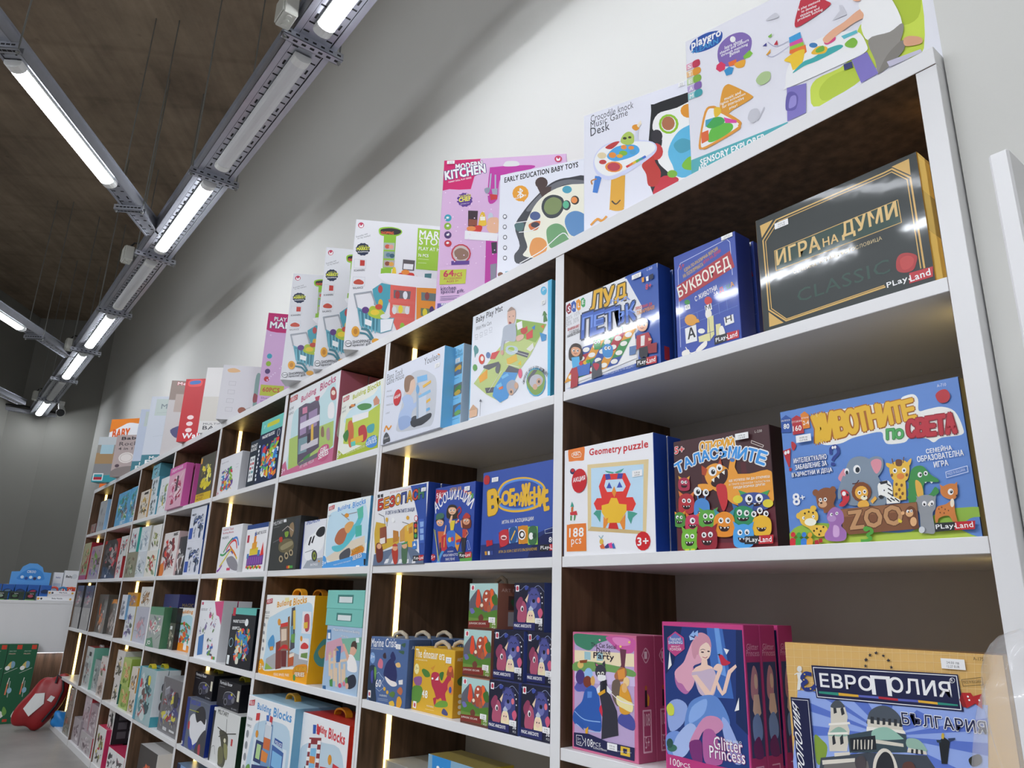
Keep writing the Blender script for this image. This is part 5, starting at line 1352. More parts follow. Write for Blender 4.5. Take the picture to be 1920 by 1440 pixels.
["c",385,6.7,19,43,29,57,46,45,61,53],
["s",400,19,2,18,26,34,37,54,22,61,5,41,4],
["t",401,"18m+",21.7,15.3,53.3,16.3,6.6,20],
["p",402,6,0,349,1,349,-1,8,-3]],[],[["badge",87.3,138.9,23.3],
["k",296.9,184.1,26.1,13.5,["39.90","20.40"]]],[]],
["toy_box","narrow light blue box end with three framed pictures beside the crawling baby box","box","",-1.3489,0.03,1.4907,0.0,0.0572,0.2494,0.2,[403,404,404],"satin",[["t",405,"Piano Track",0.9,225.3,50.1,224.3,11.2,0],
["t",405,"Game House",2,213.4,53.5,213.9,11.1,0],
["p",406,7,193,53,194,53,159,7,158],
["s",366,17,179,42,188,49,175,25,166],
["s",407,15,168,37,174,47,164,25,159],
["l",405,1.2,0,150,39,149],
["p",406,12,131,58,133,58,98,13,97],
["s",408,22,117,47,127,54,114,30,104],
["s",409,20,106,42,113,52,103,31,97],
["l",405,1.1,6,89,44,88],
["p",406,18,70,63,73,63,39,18,36],
["s",410,28,57,52,67,59,54,35,44],
["s",411,26,46,47,53,57,44,36,37],
["l",405,1.1,11,28,49,29]],[],[["k",18.6,196.2,22.5,13.4,["39.90","20.40"]]],[]],
["toy_box","white play mat box with baby on a colourful road mat","box","",-1.2304,0.015,1.4907,0.0,0.3352,0.3071,0.07,[412,413,414],"satin",[["p",415,321,308,334,307,338,8,326,8],
["p",415,-4,306,0,308,5,8,2,7],
["t",355,"Baby Play Mat",16.7,277.7,137.5,278.6,22.4,15],
["t",416,"With Mini Cars",16.8,260,89.4,258.8,11.5,0],
["l",417,0.8,16,239,15,248,27,247,28,238,16,239],
["l",417,0.8,15,234,29,233],
["l",417,0.8,38,239,38,248,50,247,50,238,38,239],
["l",417,0.8,38,234,52,234],
["l",417,0.7,60,240,59,249,71,248,71,239,60,240],
["l",417,0.7,59,235,73,234],
["l",417,0.7,82,241,81,250,93,249,93,240,82,241],
["l",417,0.7,81,236,95,235],
["e",418,306,285,12,-3.9,0.3,-12],
["t",419,"0+",301.1,284.8,312.6,284.4,8.3,20],
["s",420,307,201,307,219,302,217,309,230,321,215,317,216,322,200,315,200],
["s",421,19,180,15,196,11,211,19,217,34,202,33,191,24,189],
["p",422,199,241,319,192,303,174,259,126,220,99,172,40,146,27,79,63,19,106,52,128,111,171,138,185,191,188],
["p",423,199,241,319,192,303,174,278,155,212,189,191,188],
["p",424,117,75,173,121,220,99,171,54,79,66,72,82],
["p",424,160,174,254,133,247,123,155,166],
["p",424,62,147,129,142,135,133,86,129,60,141],
["p",410,112,73,153,108,211,92,172,33,141,28,107,52],
["s",425,165,176,202,164,208,149,182,147,158,162],
["e",426,181,163,14,-3.6,0.3,-6.3],
["p",24,97,174,133,172,112,153,90,159],
["p",427,162,141,203,144,209,125,168,122],
["p",27,41,120,80,133,82,107,48,101],
["p",428,229,205,244,209,247,193,232,191],
["p",24,240,188,267,194,267,171,243,172],
["p",25,262,199,276,202,274,189],
["p",429,296,193,310,193,308,183],
["p",370,243,147,268,157,273,142,259,136],
["p",430,210,115,222,122,225,108],
["e",431,52,168,14,-3.5,1,-15],
["e",12,54,169,7.6,-1.9,0.5,-7.3],
["e",91,81,172,10,-2.6,0.6,-9],
["e",432,22,151,11,-2.6,0.8,-10],
["e",433,221,88,8.1,-1.9,0.5,-13],
["e",434,231,199,13,-3.7,0.3,-9],
["p",64,200,229,223,229,226,209,206,208],
["l",401,1.4,90,69,142,113],
["l",401,1,171,164,249,128],
["l",401,1,165,126,215,106],
["p",435,143,97,169,101,175,93,148,89],
["p",435,122,78,143,82,149,72,128,68],
["p",436,133,70,152,70,152,63,136,63],
["p",437,294,177,320,164,318,150,302,151],
["s",438,161,271,176,281,194,267,195,243,184,228,165,237],
["s",439,160,273,176,282,194,268,182,271],
["e",440,170,256,2.2,-0.7,0,-1.4],
["e",440,186,253,2.1,-0.6,0,-1.4],
["s",441,169,242,178,238,179,234,171,235],
["s",442,146,232,168,235,192,230,201,210,199,182,181,184,154,193,147,165,139,164,136,179,142,209],
["s",438,201,192,229,190,230,179,207,177],
["e",443,144,163,7.6,-2,0.4,-7.1],
["e",444,283,52,37,-8.3,1.1,-37],
["s",445,247,63,265,85,299,77,317,54,309,24,281,19,257,39],
["p",424,251,69,275,85,289,81,256,55],
["s",446,259,54,266,69,289,70,309,56,304,41,276,38],
["e",447,295,50,10,-2.3,0,-8.9],
["e",448,295,50,4.2,-0.9,0,-3.8],
["e",447,281,40,9,-2.1,0,-7.7],
["s",449,168,61,170,74,191,78,209,65,207,46,182,40],
["e",447,187,47,10,-2.2,0.4,-9],
["e",447,207,59,8.1,-1.8,0.4,-9],
["e",450,187,47,4.1,-0.9,0,-3.7],
["s",451,117,127,130,136,138,129,131,110,120,114],
["t",452,"D",236.9,56.1,238.3,59.7,6.5,0],
["t",452,"i",238.4,59.9,239.8,63.3,6.6,0],
["t",452,"f",239.9,63.5,241.4,66.7,6.7,0],
["t",452,"f",241.5,66.8,243.1,69.8,6.8,0],
["t",452,"e",243.2,69.9,244.9,72.6,6.8,0],
["t",452,"r",245,72.8,246.8,75.2,6.8,0],
["t",452,"e",246.9,75.4,248.8,77.6,6.8,0],
["t",452,"n",248.9,77.7,250.9,79.7,6.9,0],
["t",452,"t",251,79.8,253,81.5,6.9,0],
["t",452,"k",255.3,83.2,257.6,84.5,7,0],
["t",452,"i",257.7,84.5,260,85.5,7.1,0],
["t",452,"n",260.1,85.6,262.5,86.4,7.1,0],
["t",452,"d",262.6,86.4,265,87,7.1,0],
["t",452,"s",265.2,87,267.7,87.3,7.1,0],
["t",452,"o",270.6,87.4,273.2,87.2,7.2,0],
["t",452,"f",273.4,87.2,276.1,86.8,7.2,0],
["t",452,"c",279.3,86.1,282.2,85.2,7.3,0],
["t",452,"a",282.3,85.2,285.3,84,7.3,0],
["t",452,"r",285.5,84,288.5,82.6,7.4,0],
["t",452,"s",288.7,82.6,291.8,81,7.4,0],
["t",452,"i",295.3,79,298.6,77,7.5,0],
["t",452,"n",298.8,76.9,302.1,74.7,7.5,0],
["t",452,"c",302.3,74.5,305.7,72.1,7.6,0],
["t",452,"l",305.9,71.9,309.3,69.2,7.6,0],
["t",452,"u",309.5,69.1,313,66.2,7.6,0],
["t",452,"d",313.2,66,316.8,62.9,7.6,0],
["t",452,"e",317,62.7,320.7,59.4,7.6,0],
["t",452,"d",320.9,59.2,324.6,55.6,7.6,0],
["p",453,7,32,23,44,43,30,43,11,7,11],
["p",454,4,31,23,46,45,29],
["l",416,1.4,57,8,56,52],
["p",416,51,48,56,55,62,47]],[],[["k",299.1,247.3,15.1,11.6,["49.90","25.51"]]],[]],
["board_game_box","white and blue traffic safety game box with a street scene","board game","",-1.6764,-0.0033,1.1247,0.0,0.293,0.2211,0.04,[455,456,456],"gloss",[["p",457,196,219,283,218,304,-3,273,-3,245,131,222,174],
["p",458,-1,212,15,212,17,202,2,202],
["p",458,19,211,35,212,37,201,22,202],
["t",51,"ДЕТСКА ОБРАЗОВАТЕЛНА ИГРА",76.8,207.5,200.6,207.6,6.4,20],
["t",459,"Б",10,164,41.4,165.9,31,50,220,100],
["t",48,"Е",45.9,166,76.6,167.9,30.7,50,220,100],
["t",459,"З",81,168,111,169.9,30.3,50,220,100],
["t",237,"О",115.3,170,144.6,171.8,29.9,50,220,100],
["t",460,"П",148.8,171.9,177.4,173.6,29.6,50,220,100],
["t",280,"А",181.6,173.7,209.5,175.5,29.3,50,220,100],
["t",461,"С",213.6,175.5,240.9,177.2,29,50,220,100],
["t",462,"Н",244.9,177.3,271.6,179,28.7,50,220,100],
["t",463,"В СВЕТА НА ПЪТНИТЕ ЗНАЦИ",61.1,144.2,226.5,142.3,12.7,15],
["p",464,6,129,66,119,77,75,153,77,153,59,15,35,-1,98],
["p",465,32,109,71,112,82,63,41,58],
["p",466,38,77,69,80,72,63,40,60],
["p",467,114,98,145,93,149,66,119,61],
["p",468,154,92,179,106,185,64,158,62],
["p",366,179,106,224,114,241,33,204,48,186,58],
["p",467,203,98,220,103,225,85,207,82],
["p",469,191,105,200,107,203,92,194,90],
["p",470,258,115,269,115,273,94,262,94],
["p",470,274,114,285,114,287,93,276,93],
["p",471,255,120,283,119,292,53,266,53],
["p",472,261,112,281,112,282,98,265,97],
["p",472,264,93,283,93,284,80,267,80],
["p",472,266,76,285,76,287,62,269,61],
["p",473,9,32,157,50,233,44,304,8,304,-3,7,0],
["p",474,150,60,186,58,239,-1,73,0],
["p",475,86,16,104,17,97,5,75,4],
["p",475,124,15,142,16,138,4,116,3],
["p",475,162,14,179,14,177,3,156,2],
["p",475,198,12,215,13,215,2,195,1],
["p",475,234,11,250,12,252,1,233,0],
["l",476,1.9,63,119,53,142,19,152],
["l",476,1.9,77,112,73,128],
["e",366,72,131,7.7,-0.5,1.1,-6.9],
["l",476,1.5,202,110,165,118],
["e",280,194,128,8.3,-0.6,0.8,-6],
["e",148,240,123,10,-0.7,1.1,-8.8],
["e",33,240,123,6.8,-0.5,0.8,-6.5],
["l",476,1.5,242,113,250,38],
["p",477,228,113,248,113,255,66,236,66],
["e",478,240,103,7.4,-0.5,0.7,-5.9],
["e",479,242,89,7.4,-0.4,0.7,-5.8],
["e",480,244,75,7.3,-0.4,0.7,-5.8],
["p",25,228,60,252,61,254,39,232,39],
["p",481,234,47,240,57,249,48],
["e",33,111,127,8.8,-0.6,1.1,-7.4],
["s",482,18,59,43,64,62,45,64,15,33,10],
["e",85,38,55,14,-0.6,1.3,-8.1],
["s",483,116,43,146,48,154,30,152,4,134,3],
["e",85,134,47,15,-0.6,1.3,-9],
["s",484,172,50,204,54,205,25,205,2,181,4],
["e",485,187,51,15,-0.7,1.3,-9],
["p",486,169,57,203,62,202,56,172,53],
["s",487,118,52,132,59,150,51],
["p",42,239,6,269,7,267,21,237,21],
["p",10,269,7,298,8,297,22,267,21],
["t",11,"PLay",243.7,8.3,265.3,9.1,9.5,20],
["e",12,268,13,2.4,0,0,-1.2],
["t",11,"Land",272.1,9.8,292.7,10.6,9,20]],[],[["k",259.6,195.4,24.6,10.8,["14.90","7.62"]]],[[0.004,"second traffic safety game box behind the street scene box, blue top edge showing"]]],
["board_game_box","blue association game box with three children and a coloured wheel","board game","",-1.369,0.012,1.1247,0.0,0.1895,0.2019,0.04,[488,489,489],"gloss",[["p",490,3,198,61,191,4,154],
["t",219,"56",7.1,173.6,29.2,176.2,13,30],
["t",219,"КАРТИНКИ",30.1,182.5,58.6,184,3.5,20],
["t",280,"ИГРА НА",73,184.6,126.4,184.9,10.3,20],
["p",20,135,185,151,186,154,176,139,175],
["p",48,154,176,173,177,175,164,159,165],
["p",491,166,167,182,172,183,160,170,157],
["t",219,"?",139.2,177.5,148.8,177.6,7.2,20],
["t",219,"S",158.3,167.4,168.7,167.7,8.2,20],
["t",492,"А",7.4,132.1,23.9,143.7,26.8,20],
["t",492,"С",26.1,145.1,42.6,153.6,26.5,20],
["t",492,"О",44.9,154.5,61.5,160.1,26.3,20],
["t",492,"Ц",63.8,160.6,80.5,163.2,26,20],
["t",492,"И",82.7,163.4,99.5,163.1,25.7,20],
["t",492,"А",101.7,162.9,118.5,159.8,25.3,20],
["t",492,"Ц",120.7,159.1,137.4,153.3,25,20],
["t",492,"И",139.7,152.3,156.3,143.8,24.6,20],
["t",492,"И",158.6,142.4,175.1,131.3,24.2,20],
["s",493,64,142,87,150,113,138,116,114,100,111,80,112,63,119],
["e",494,89,135,19,-1.5,1.1,-12],
["s",493,66,138,70,148,87,150,106,145,111,134,99,141,79,143],
["e",76,81,135,4.5,-0.4,0.3,-3],
["e",76,96,134,4.4,-0.4,0.3,-3],
["e",77,82,135,2.7,0,0,-1.9],
["e",77,97,134,2.6,0,0,-1.8],
["c",78,1.2,83,130,89,128,95,129],
["p",233,79,108,106,107,100,82,86,82],
["p",494,107,103,123,110,125,105,109,97],
["p",494,85,121,93,121,91,110,82,99,76,105],
["c",51,4.4,111,133,123,140,131,129,117,119,119,112],
["e",51,120,103,4.4,-0.3,0,-2.5],
["e",495,33,107,18,-1.2,1.2,-11],
["s",496,11,109,15,119,31,121,49,116,53,106,43,112,24,114],
["e",76,26,107,4.2,-0.3,0.3,-2.7],
["e",76,40,106,4.2,-0.3,0.3,-2.7],
["e",77,26,106,2.5,0,0,-1.7],
["e",77,40,106,2.5,0,0,-1.7],
["c",78,1.1,27,102,33,100,39,101],
["s",497,13,115,17,130,46,130,50,118],
["p",498,25,83,56,81,60,65,43,35,37,35],
["p",495,54,73,62,98,66,96,62,67],
["p",499,36,52,43,54,45,24,39,24],
["s",500,137,108,156,115,177,105,179,86,166,82,150,83,137,89],
["e",501,157,102,16,-1.1,0.8,-10],
["s",500,139,105,142,113,156,115,172,111,175,102,166,107,150,109],
["e",76,151,103,3.6,0,0,-2.5],
["e",76,163,102,3.6,0,0,-2.5],
["e",77,152,102,2.2,0,0,-1.5],
["e",77,164,101,2.2,0,0,-1.5],
["c",78,1,153,98,158,96,163,97],
["s",502,142,114,156,123,173,115,172,109,145,109],
["p",487,142,82,164,80,159,57,144,58],
["p",503,139,61,161,59,157,20,147,20,145,42,143,21],
["p",501,131,104,136,106,142,84,136,88],
["l",501,2.4,162,78,169,70,156,60],
["p",504,45,68,69,75,77,23,49,24],
["s",505,69,75,89,82,111,75,112,40,95,38,75,42],
["p",506,111,75,139,61,125,26,112,40],
["p",507,46,27,53,31,74,26,57,-1,26,0],
["p",508,128,25,192,19,193,-2,133,-1],
["s",509,49,-1,59,26,95,41,123,25,133,-2],
["l",510,2.2,60,65,60,40],
["e",373,86,58,9,-0.4,0.6,-6.6],
["e",511,98,59,6.9,-0.3,0.6,-6],
["s",512,116,54,137,58,135,50,122,43],
["s",505,116,48,131,50,133,45,122,43],
["l",513,3.1,5,90,41,4],
["l",514,2.6,12,87,35,5],
["e",183,9,15,13,-0.4,1,-9],
["t",219,"5+",0.4,11,20.2,12.4,8.4,20],
["t",492,"РАЗВИВА",79,25.5,106.1,25.9,3.8,20],
["t",492,"КРЕАТИВНОТО",59,14.8,126.4,15.8,6.5,20],
["t",492,"МИСЛЕНЕ",71.1,4.7,114.3,5.1,6.5,20],
["l",515,0.8,164,51,171,52,182,30,174,29,164,51],
["p",42,132,8,160,9,159,23,131,22],
["p",10,160,9,188,10,187,24,159,23],
["t",11,"PLay",136.5,9.9,157.1,10.9,9.4,20],
["e",12,160,15,2.1,0,0,-1.2],
["t",11,"Land",163.2,11.6,182.9,12.7,8.9,20]],[],[["k",143.8,179.8,24.1,11.7,["14.90","7.62"]]],[[0.003,"second association game box behind the three children box, dark blue spine showing"]]],
["board_game_box","blue game box with big yellow oval lettering and four coloured tiles","board game","",-1.1575,0.02,1.1247,0.0,0.2855,0.2207,0.055,[516,517,517],"satin",[["p",518,1,39,160,42,271,69,273,1,4,0],
["p",519,185,3,206,40,271,64,273,1],
["s",520,59,160,84,186,134,193,186,188,233,170,247,147,230,119,181,110,125,111,79,122,61,139],
["s",521,67,158,89,182,134,189,186,184,229,167,241,146,225,124,179,115,127,116,85,125,69,138],
["s",522,73,156,93,178,137,184,186,180,223,165,235,147,219,127,177,119,129,120,89,129,75,139],
["t",520,"В",30,112.4,64.6,116,57,80,523,110],
["t",520,"ъ",62.4,132.5,83.7,133.2,22.2,60],
["t",520,"О",82.9,132,112.9,133.3,31.2,70],
["t",520,"Б",113.2,128.2,132.8,128.3,38.5,60],
["t",520,"Р",133.7,125.7,149.8,126.3,27.9,60],
["t",520,"А",149.8,126.3,166.5,126.6,29,60],
["t",520,"Ж",161.1,123.4,190.3,124.1,49,60],
["t",520,"Е",190.3,125.3,205.2,125.5,27.2,60],
["t",520,"Н",206.1,121.5,224.6,122.4,40.6,60],
["t",520,"И",225.8,117.4,242.1,118,37.8,60],
["t",520,"Е",243.5,106.4,258,108.1,43.3,60],
["t",524,"ИГРА НА АСОЦИАЦИИ",86.3,83.8,204.9,85.3,10.1,20],
["p",525,74,66,113,73,117,37,80,28],
["s",526,77,66,110,70,112,39,83,33],
["e",527,95,53,12,-0.6,0.3,-6],
["e",525,95,52,9,-0.5,0,-2.5],
["p",528,113,74,144,77,149,40,117,38],
["s",529,116,71,142,74,145,43,121,40],
["l",530,3.9,124,46,138,66],
["p",531,149,76,185,76,188,35,153,35],
["s",532,152,73,182,73,184,38,156,39],
["e",219,164,56,14,-0.8,0.4,-12],
["e",533,164,56,11,-0.6,0.4,-9],
["e",219,165,56,6.2,-0.3,0,-5.3],
["p",534,186,73,221,72,222,31,187,32],
["s",535,190,70,217,70,218,35,191,35],
["e",219,198,51,8.3,-0.4,0.3,-8.1],
["e",536,210,51,6.7,-0.4,0,-7.1],
["s",537,4,203,12,213,26,210,30,200,25,190,9,191],
["t",538,"ИГРА ЗА ХОРА С БОГАТО ВЪОБРАЖЕНИЕ",77.3,16.5,220,18.5,6.5,20],
["p",539,24,49,36,50,39,36,27,34],
["p",539,37,48,49,50,52,38,40,36],
["p",540,20,23,29,23,30,14,22,14],
["p",541,33,23,41,23,42,14,34,14],
["p",460,44,23,54,23,55,14,45,14],
["t",187,"8+",260.6,33.8,282.5,33.9,11.5,30],
["l",191,0.9,246,62,289,68,289,56,248,54,246,62],
["p",42,229,15,263,16,263,30,228,30],
["r",10,263,16,297,30],
["t",11,"PLay",232.8,17.1,260.8,17.9,9.8,20],
["e",12,263,22,1.9,0,0,-1.2],
["t",11,"Land",266.4,18.6,293.1,19.3,9.2,20]],[],[["k",39.7,192.1,26.7,11.3,["19.90","10.17"]]],[]],
["puzzle_box","slate blue marine puzzle box with a whale and rope handle","puzzle","",-1.6589,0.0051,0.7542,0.0,0.2119,0.171,0.0698,[542,543,544],"matte",[["t",545,"Marine Crisis",2.2,142.1,145.3,148.4,23,10],
["t",397,"ART FUN DISCOVER",1.7,135.7,72.1,137.7,3.7,10],
["e",546,16,113,15,1,2.5,-15],
["t",419,"3+",6.1,110.7,27.4,111.4,8.8,10],
["s",547,86,77,97,103,126,119,151,99,161,72,143,50,119,62,95,67],
["s",547,117,125,130,137,148,120,135,109,126,115],
["s",548,95,70,127,63,157,60,162,52,136,48,108,57],
["p",547,117,72,92,84,109,89],
["s",549,50,99,60,114,77,108,77,90,56,90],
["s",550,76,126,89,131,95,117,79,117],
["s",551,148,106,168,111,177,101,159,98],
["s",552,172,157,194,162,191,151],
["s",552,160,139,189,142,187,133],
["l",553,0.9,39,69,58,78,75,69,92,63,78,51,95,42,70,29,45,37,51,49,38,55,39,69],
["t",419,"60",46.4,38.2,77.7,40.5,19.5,20],
["e",366,98,38,6.8,0.7,0.8,-4.8],
["e",366,115,31,6.7,0.7,0.8,-4.8],
["s",554,125,26,142,36,157,33,148,21],
["s",555,167,39,184,51,196,42,187,31],
["p",556,171,66,193,70,194,58,174,56],
["t",557,"WARNING",72.2,17,114.4,18.9,4.9,10],
["l",558,0.7,65,11,121,13],
["l",558,0.7,66,7,121,9],
["s",559,-5,80,31,94,47,70,46,34,55,-1,10,5],
["s",560,32,90,45,84,43,55,35,69],
["s",561,14,74,26,79,27,47,18,53],
["s",237,170,22,184,27,196,15,187,0,169,0],
["s",538,128,7,149,13,158,2,136,0],
["p",562,6,26,22,27,24,8,8,8],
["e",308,15,17,4.8,0.5,1,-5.6]],[["t",553,"ART FUN",10.5,147,55.8,147,8.6,20],
["e",563,28,68,10,0,0,-8.5]],[["r"],
["k",145.8,144.6,24.8,12.7,["19.90","10.17"]]],[[0.004,"second slate blue rope handled puzzle box, behind the whale box"],[0.004,"third slate blue rope handled puzzle box, rearmost of its row"]]],
["puzzle_box","yellow dinosaur puzzle box with a red dinosaur and rope handle","puzzle","",-1.4405,0.0202,0.7542,0.0,0.1926,0.1556,0.0536,[564,565,566],"matte",[["t",567,"The dinosaur era",7.7,128.8,147,130,21.2,10],
["t",568,"ART FUN DISCOVER",8.7,121.3,66.8,122,3.4,10],
["e",281,17,100,12,1,1.6,-13],
["t",569,"3+",10.9,98.2,24.8,98,6.8,10],
["s",570,90,91,102,99,125,97,130,82,143,76,160,91,171,104,182,93,169,66,158,52,166,31,151,23,140,41,122,36,107,54,93,69],
["p",570,103,37,121,42,117,26,111,20],
["p",219,108,80,124,91,124,81],
["e",219,96,83,4.5,0.4,0.3,-2.6],
["s",571,111,20,135,34,166,36,170,25,136,19],
["s",572,160,97,170,117,185,117,192,93,178,95],
["p",123,164,115,185,117,180,105,171,104],
["l",573,1.3,151,119,157,126],
["l",573,1.3,173,124,172,130],
["s",574,43,97,52,103,76,98,84,87,61,84],
["s",575,128,98,147,102,142,83,133,85],
["p",576,85,107,107,116,96,102],
["t",577,"48",49,34.2,77,33.8,17.9,30],
["s",578,4,74,24,82,45,81,43,64,20,59],
["s",579,3,54,40,60,52,48,39,21,4,20],
["s",580,147,7,155,19,174,10,169,4],
["s",581,168,76,188,87,191,56,173,57],
["e",582,180,64,6,0.6,0.7,-7.5],
["p",562,10,21,26,21,26,4,9,5],
["e",308,18,12,4.1,0.5,0.7,-5.2],
["t",567,"WARNING",75.9,14.9,108.3,14.7,3.8,10],
["l",583,0.6,70,8,111,9]],[["t",584,"ART FUN",8,130.7,42.9,130.7,7.8,20],
["e",584,21,50,5.4,0,0,-4.7],
["e",584,21,37,5.4,0,0,-4.7],
["e",584,21,25,5.4,0,0,-4.7],
["e",584,21,12,5.4,0,0,-4.7],
["s",585,11,87,27,96,43,84,32,75,16,75]],[["r"],
["k",154.5,124.3,24.5,14.2,["19.90","10.17"]]],[[0.004,"second yellow rope handled puzzle box, behind the red dinosaur box"]]],
["puzzle_box","brown volcano and dinosaur puzzle cube at the bottom of its stack of three","puzzle","",-1.1959,0.0092,0.7542,0.0,0.1093,0.1008,0.11,[586,587,588],"matte",[["r",589,0,101,109,55],
["r",590,0,45,109,0],
["s",591,0,60,22,81,37,87,55,64,66,71,83,89,98,81,114,60,114,38,-4,38],
["p",592,31,87,39,87,46,60,35,40,26,56],
["p",593,81,89,92,87,98,56,87,44,79,64],
["s",594,52,71,61,85,77,85,83,73,77,58,79,44,61,42,57,56],
["p",595,59,67,72,69,66,60],
["e",595,66,79,4.4,0,0,-3],
["s",465,44,56,55,60,57,46,46,44],
["e",596,50,53,5.5,0,0,-4],
["s",597,72,50,81,54,85,40,74,38],
["s",598,0,40,33,48,66,38,109,44,109,28,0,26],
["s",599,4,44,15,46,24,38,11,34],
["s",600,39,28,50,34,59,26,52,18,42,20],
["s",601,87,71,105,77,109,56,94,56],
["p",602,0,18,83,22,83,6,0,4],
["p",603,0,4,109,6,109,0,0,0],
["t",604,"JURASSIC ESCAPE",3.3,10.1,67.8,11.1,5,20],
["t",604,"36",91.8,12.1,103.9,12.1,7,20],
["t",604,"PCS",91.8,5,103.9,5,4.1,10],
["r",605,5,97,20,85],
["e",606,13,91,4.4,0,0,-5]],[],[["k",78.7,17.1,24.1,11.1,["5.90","3.02"]]],[]],
["puzzle_box","brown volcano and dinosaur puzzle cube in the middle of its stack of three","puzzle","",-1.2257,0.03,0.855,0.0,0.1133,0.1075,0.11,[586,587,588],"matte",[["use",607,17,1.036,1.067]],[],[["k",81.6,18.3,24.9,11.8,["5.90","3.02"]]],[]],
["puzzle_box","brown volcano and dinosaur puzzle cube on top of its stack, rope handle showing","puzzle","",-1.2169,0.035,0.9625,0.0,0.1177,0.1098,0.11,[586,587,588],"matte",[["use",607,17,1.077,1.09]],[["r",608,33,81,88,48],
["r",609,33,44,88,11],
["t",610,"ART PUZZLE",11,90.1,99,90.1,7.6,10],
["s",611,40,70,66,77,81,62,55,53]],[["k",84.8,18.7,25.9,12.1,["5.90","3.02"]],
["r"]],[]],
["puzzle_box","dark blue bear and unicorn puzzle cube, bottom row left","puzzle","",-1.0822,0.0066,0.7542,0.0,0.1058,0.1044,0.11,[612,613,614],"matte",[["r",615,0,104,106,0],
["c",616,1,0,98,21,88,42,98,63,90,85,98,106,84],
["s",617,47,73,53,90,68,94,85,90,93,73,95,42,85,25,53,27,44,52],
["e",618,70,71,19,0,0,-21],
["e",619,53,90,5.3,0,0,-5.2],
["e",619,87,90,5.3,0,0,-5.2],
["e",620,70,58,11,0,0,-10],
["e",621,70,65,5.3,0,0,-4.2],
["c",621,1.4,59,77,63,80,68,77],
["c",621,1.4,74,77,78,80,82,77],
["s",622,13,31,19,54,32,65,44,56,47,35,40,17,23,15,15,21],
["s",623,8,58,21,73,32,69,27,54,15,44],
["p",624,40,67,53,81,47,61],
["e",625,30,48,5.3,0,0,-6.3],
["e",626,31,47,3.2,0,0,-4.2],
["s",627,47,29,53,44,66,46,74,35,74,17,49,17],
["e",628,60,33,8.5,0,0,-9],
["e",626,57,34,1.7,0,0,-1.7],
["e",626,65,34,1.7,0,0,-1.7],
["p",629,53,48,60,55,70,48,68,45,55,44],
["s",630,85,42,95,50,102,40,93,29],
["e",631,87,67,5.3,0,0,-6.3],
["r",632,0,19,76,3],
["t",633,"MAGIC ANECDOTE",3.2,8.4,63.5,8.4,6.2,30],
["t",633,"36",88.8,12.5,100.5,12.5,7.3,30],
["t",633,"PCS",89.9,5.2,100.5,5.2,4.2,20],
["r",634,6,99,18,85],
["e",606,12,92,4.2,0,0,-5.2],
["s",582,38,94,47,98,51,92,42,88],
["e",635,95,81,1.6,0,0,-1.6],
["e",635,99,73,1.9,0,0,-1.9],
["e",635,100,61,1.7,0,0,-1.7]],[],[["k",77.2,17.7,24.3,11.5,["5.90","3.02"]]],[]],
["puzzle_box","dark blue bear and unicorn puzzle cube, bottom row against the divider","puzzle","",-0.9699,0.0095,0.7542,0.0,0.099,0.1059,0.11,[612,613,614],"matte",[["use",607,20,0.936,1.015]],[],[["k",72.3,18,22.8,11.7,["5.90","3.02"]],
["r"]],[]],
["puzzle_box","dark blue bear and unicorn puzzle cube, middle row left","puzzle","",-1.1015,0.03,0.8586,0.0,0.1102,0.1079,0.11,[612,613,614],"matte",[["use",607,20,1.042,1.034]],[],[["k",80.4,18.3,25.3,11.9,["5.90","3.02"]]],[]],
["puzzle_box","dark blue bear and unicorn puzzle cube, middle row against the divider","puzzle","",-0.9779,0.03,0.8601,0.0,0.0861,0.107,0.11,[612,613,614],"matte",[["use",607,20,0.814,1.025]],[],[["k",62.9,18.2,19.8,11.8,["5.90","3.02"]]],[]],
["puzzle_box","dark blue bear and unicorn puzzle cube, alone on the top of the stack","puzzle","",-1.0358,0.035,0.9665,0.0,0.1071,0.1065,0.11,[612,613,614],"matte",[["use",607,20,1.013,1.021]],[],[["k",78.2,18.1,24.6,11.7,["5.90","3.02"]]],[]],
["puzzle_box","animal puzzle box with a blue puzzle piece and yellow side on the lower shelf","puzzle","",-1.3582,0.03,0.3896,0.0,0.2187,0.27,0.1,[636,637,638],"satin",[["r",639,0,270,219,148],
["r",409,0,148,219,81],
["r",640,0,81,219,0],
["p",641,17,270,101,270,96,189,79,178,92,151,66,130,48,162,26,151],
["t",364,"35",39.4,189,83.1,189,59.4,30],
["s",642,0,189,39,178,35,108,0,92],
["s",502,87,162,114,173,118,108,96,113],
["t",643,"35",170.6,216,201.2,216,37.8,30],
["t",643,"ЕЛЕМЕНТА",166.2,194.4,207.8,194.4,16.2,20],
["s",644,136,146,162,162,175,119,153,103],
["s",258,171,151,201,162,210,108,184,103],
["s",645,184,108,197,113,201,54,188,54],
["s",646,96,76,131,92,144,43,109,27]],[["r",647,0,270,100,189],
["t",648,"PUPPIES",10,210.6,92,210.6,32.4,0],
["r",649,10,173,90,5],
["s",650,30,135,60,151,76,92,50,43,30,65]],[],[]],
["toy_box","plain grey box low on the shelf left of the blue puzzle piece box","box","",-1.6764,0.0892,0.3896,0.0,0.2101,0.2006,0.2,[651,652,653],"satin",[],[],[],[]],
["toy_box","large pink building blocks box with a purple villa","box","",-2.5314,0.0067,1.4907,0.0,0.4752,0.3436,0.1115,[654,655,656],"gloss",[["s",657,53,233,83,267,189,272,320,271,432,314,476,60,387,50,67,24,57,110],
["p",658,67,24,45,150,176,155,362,154,454,155,469,61,352,26],
["p",659,-8,4,-12,43,31,63,60,22,253,34,477,54,486,0],
["t",660,"Building",125.8,281.3,264.1,294.8,30.3,50,661,100],
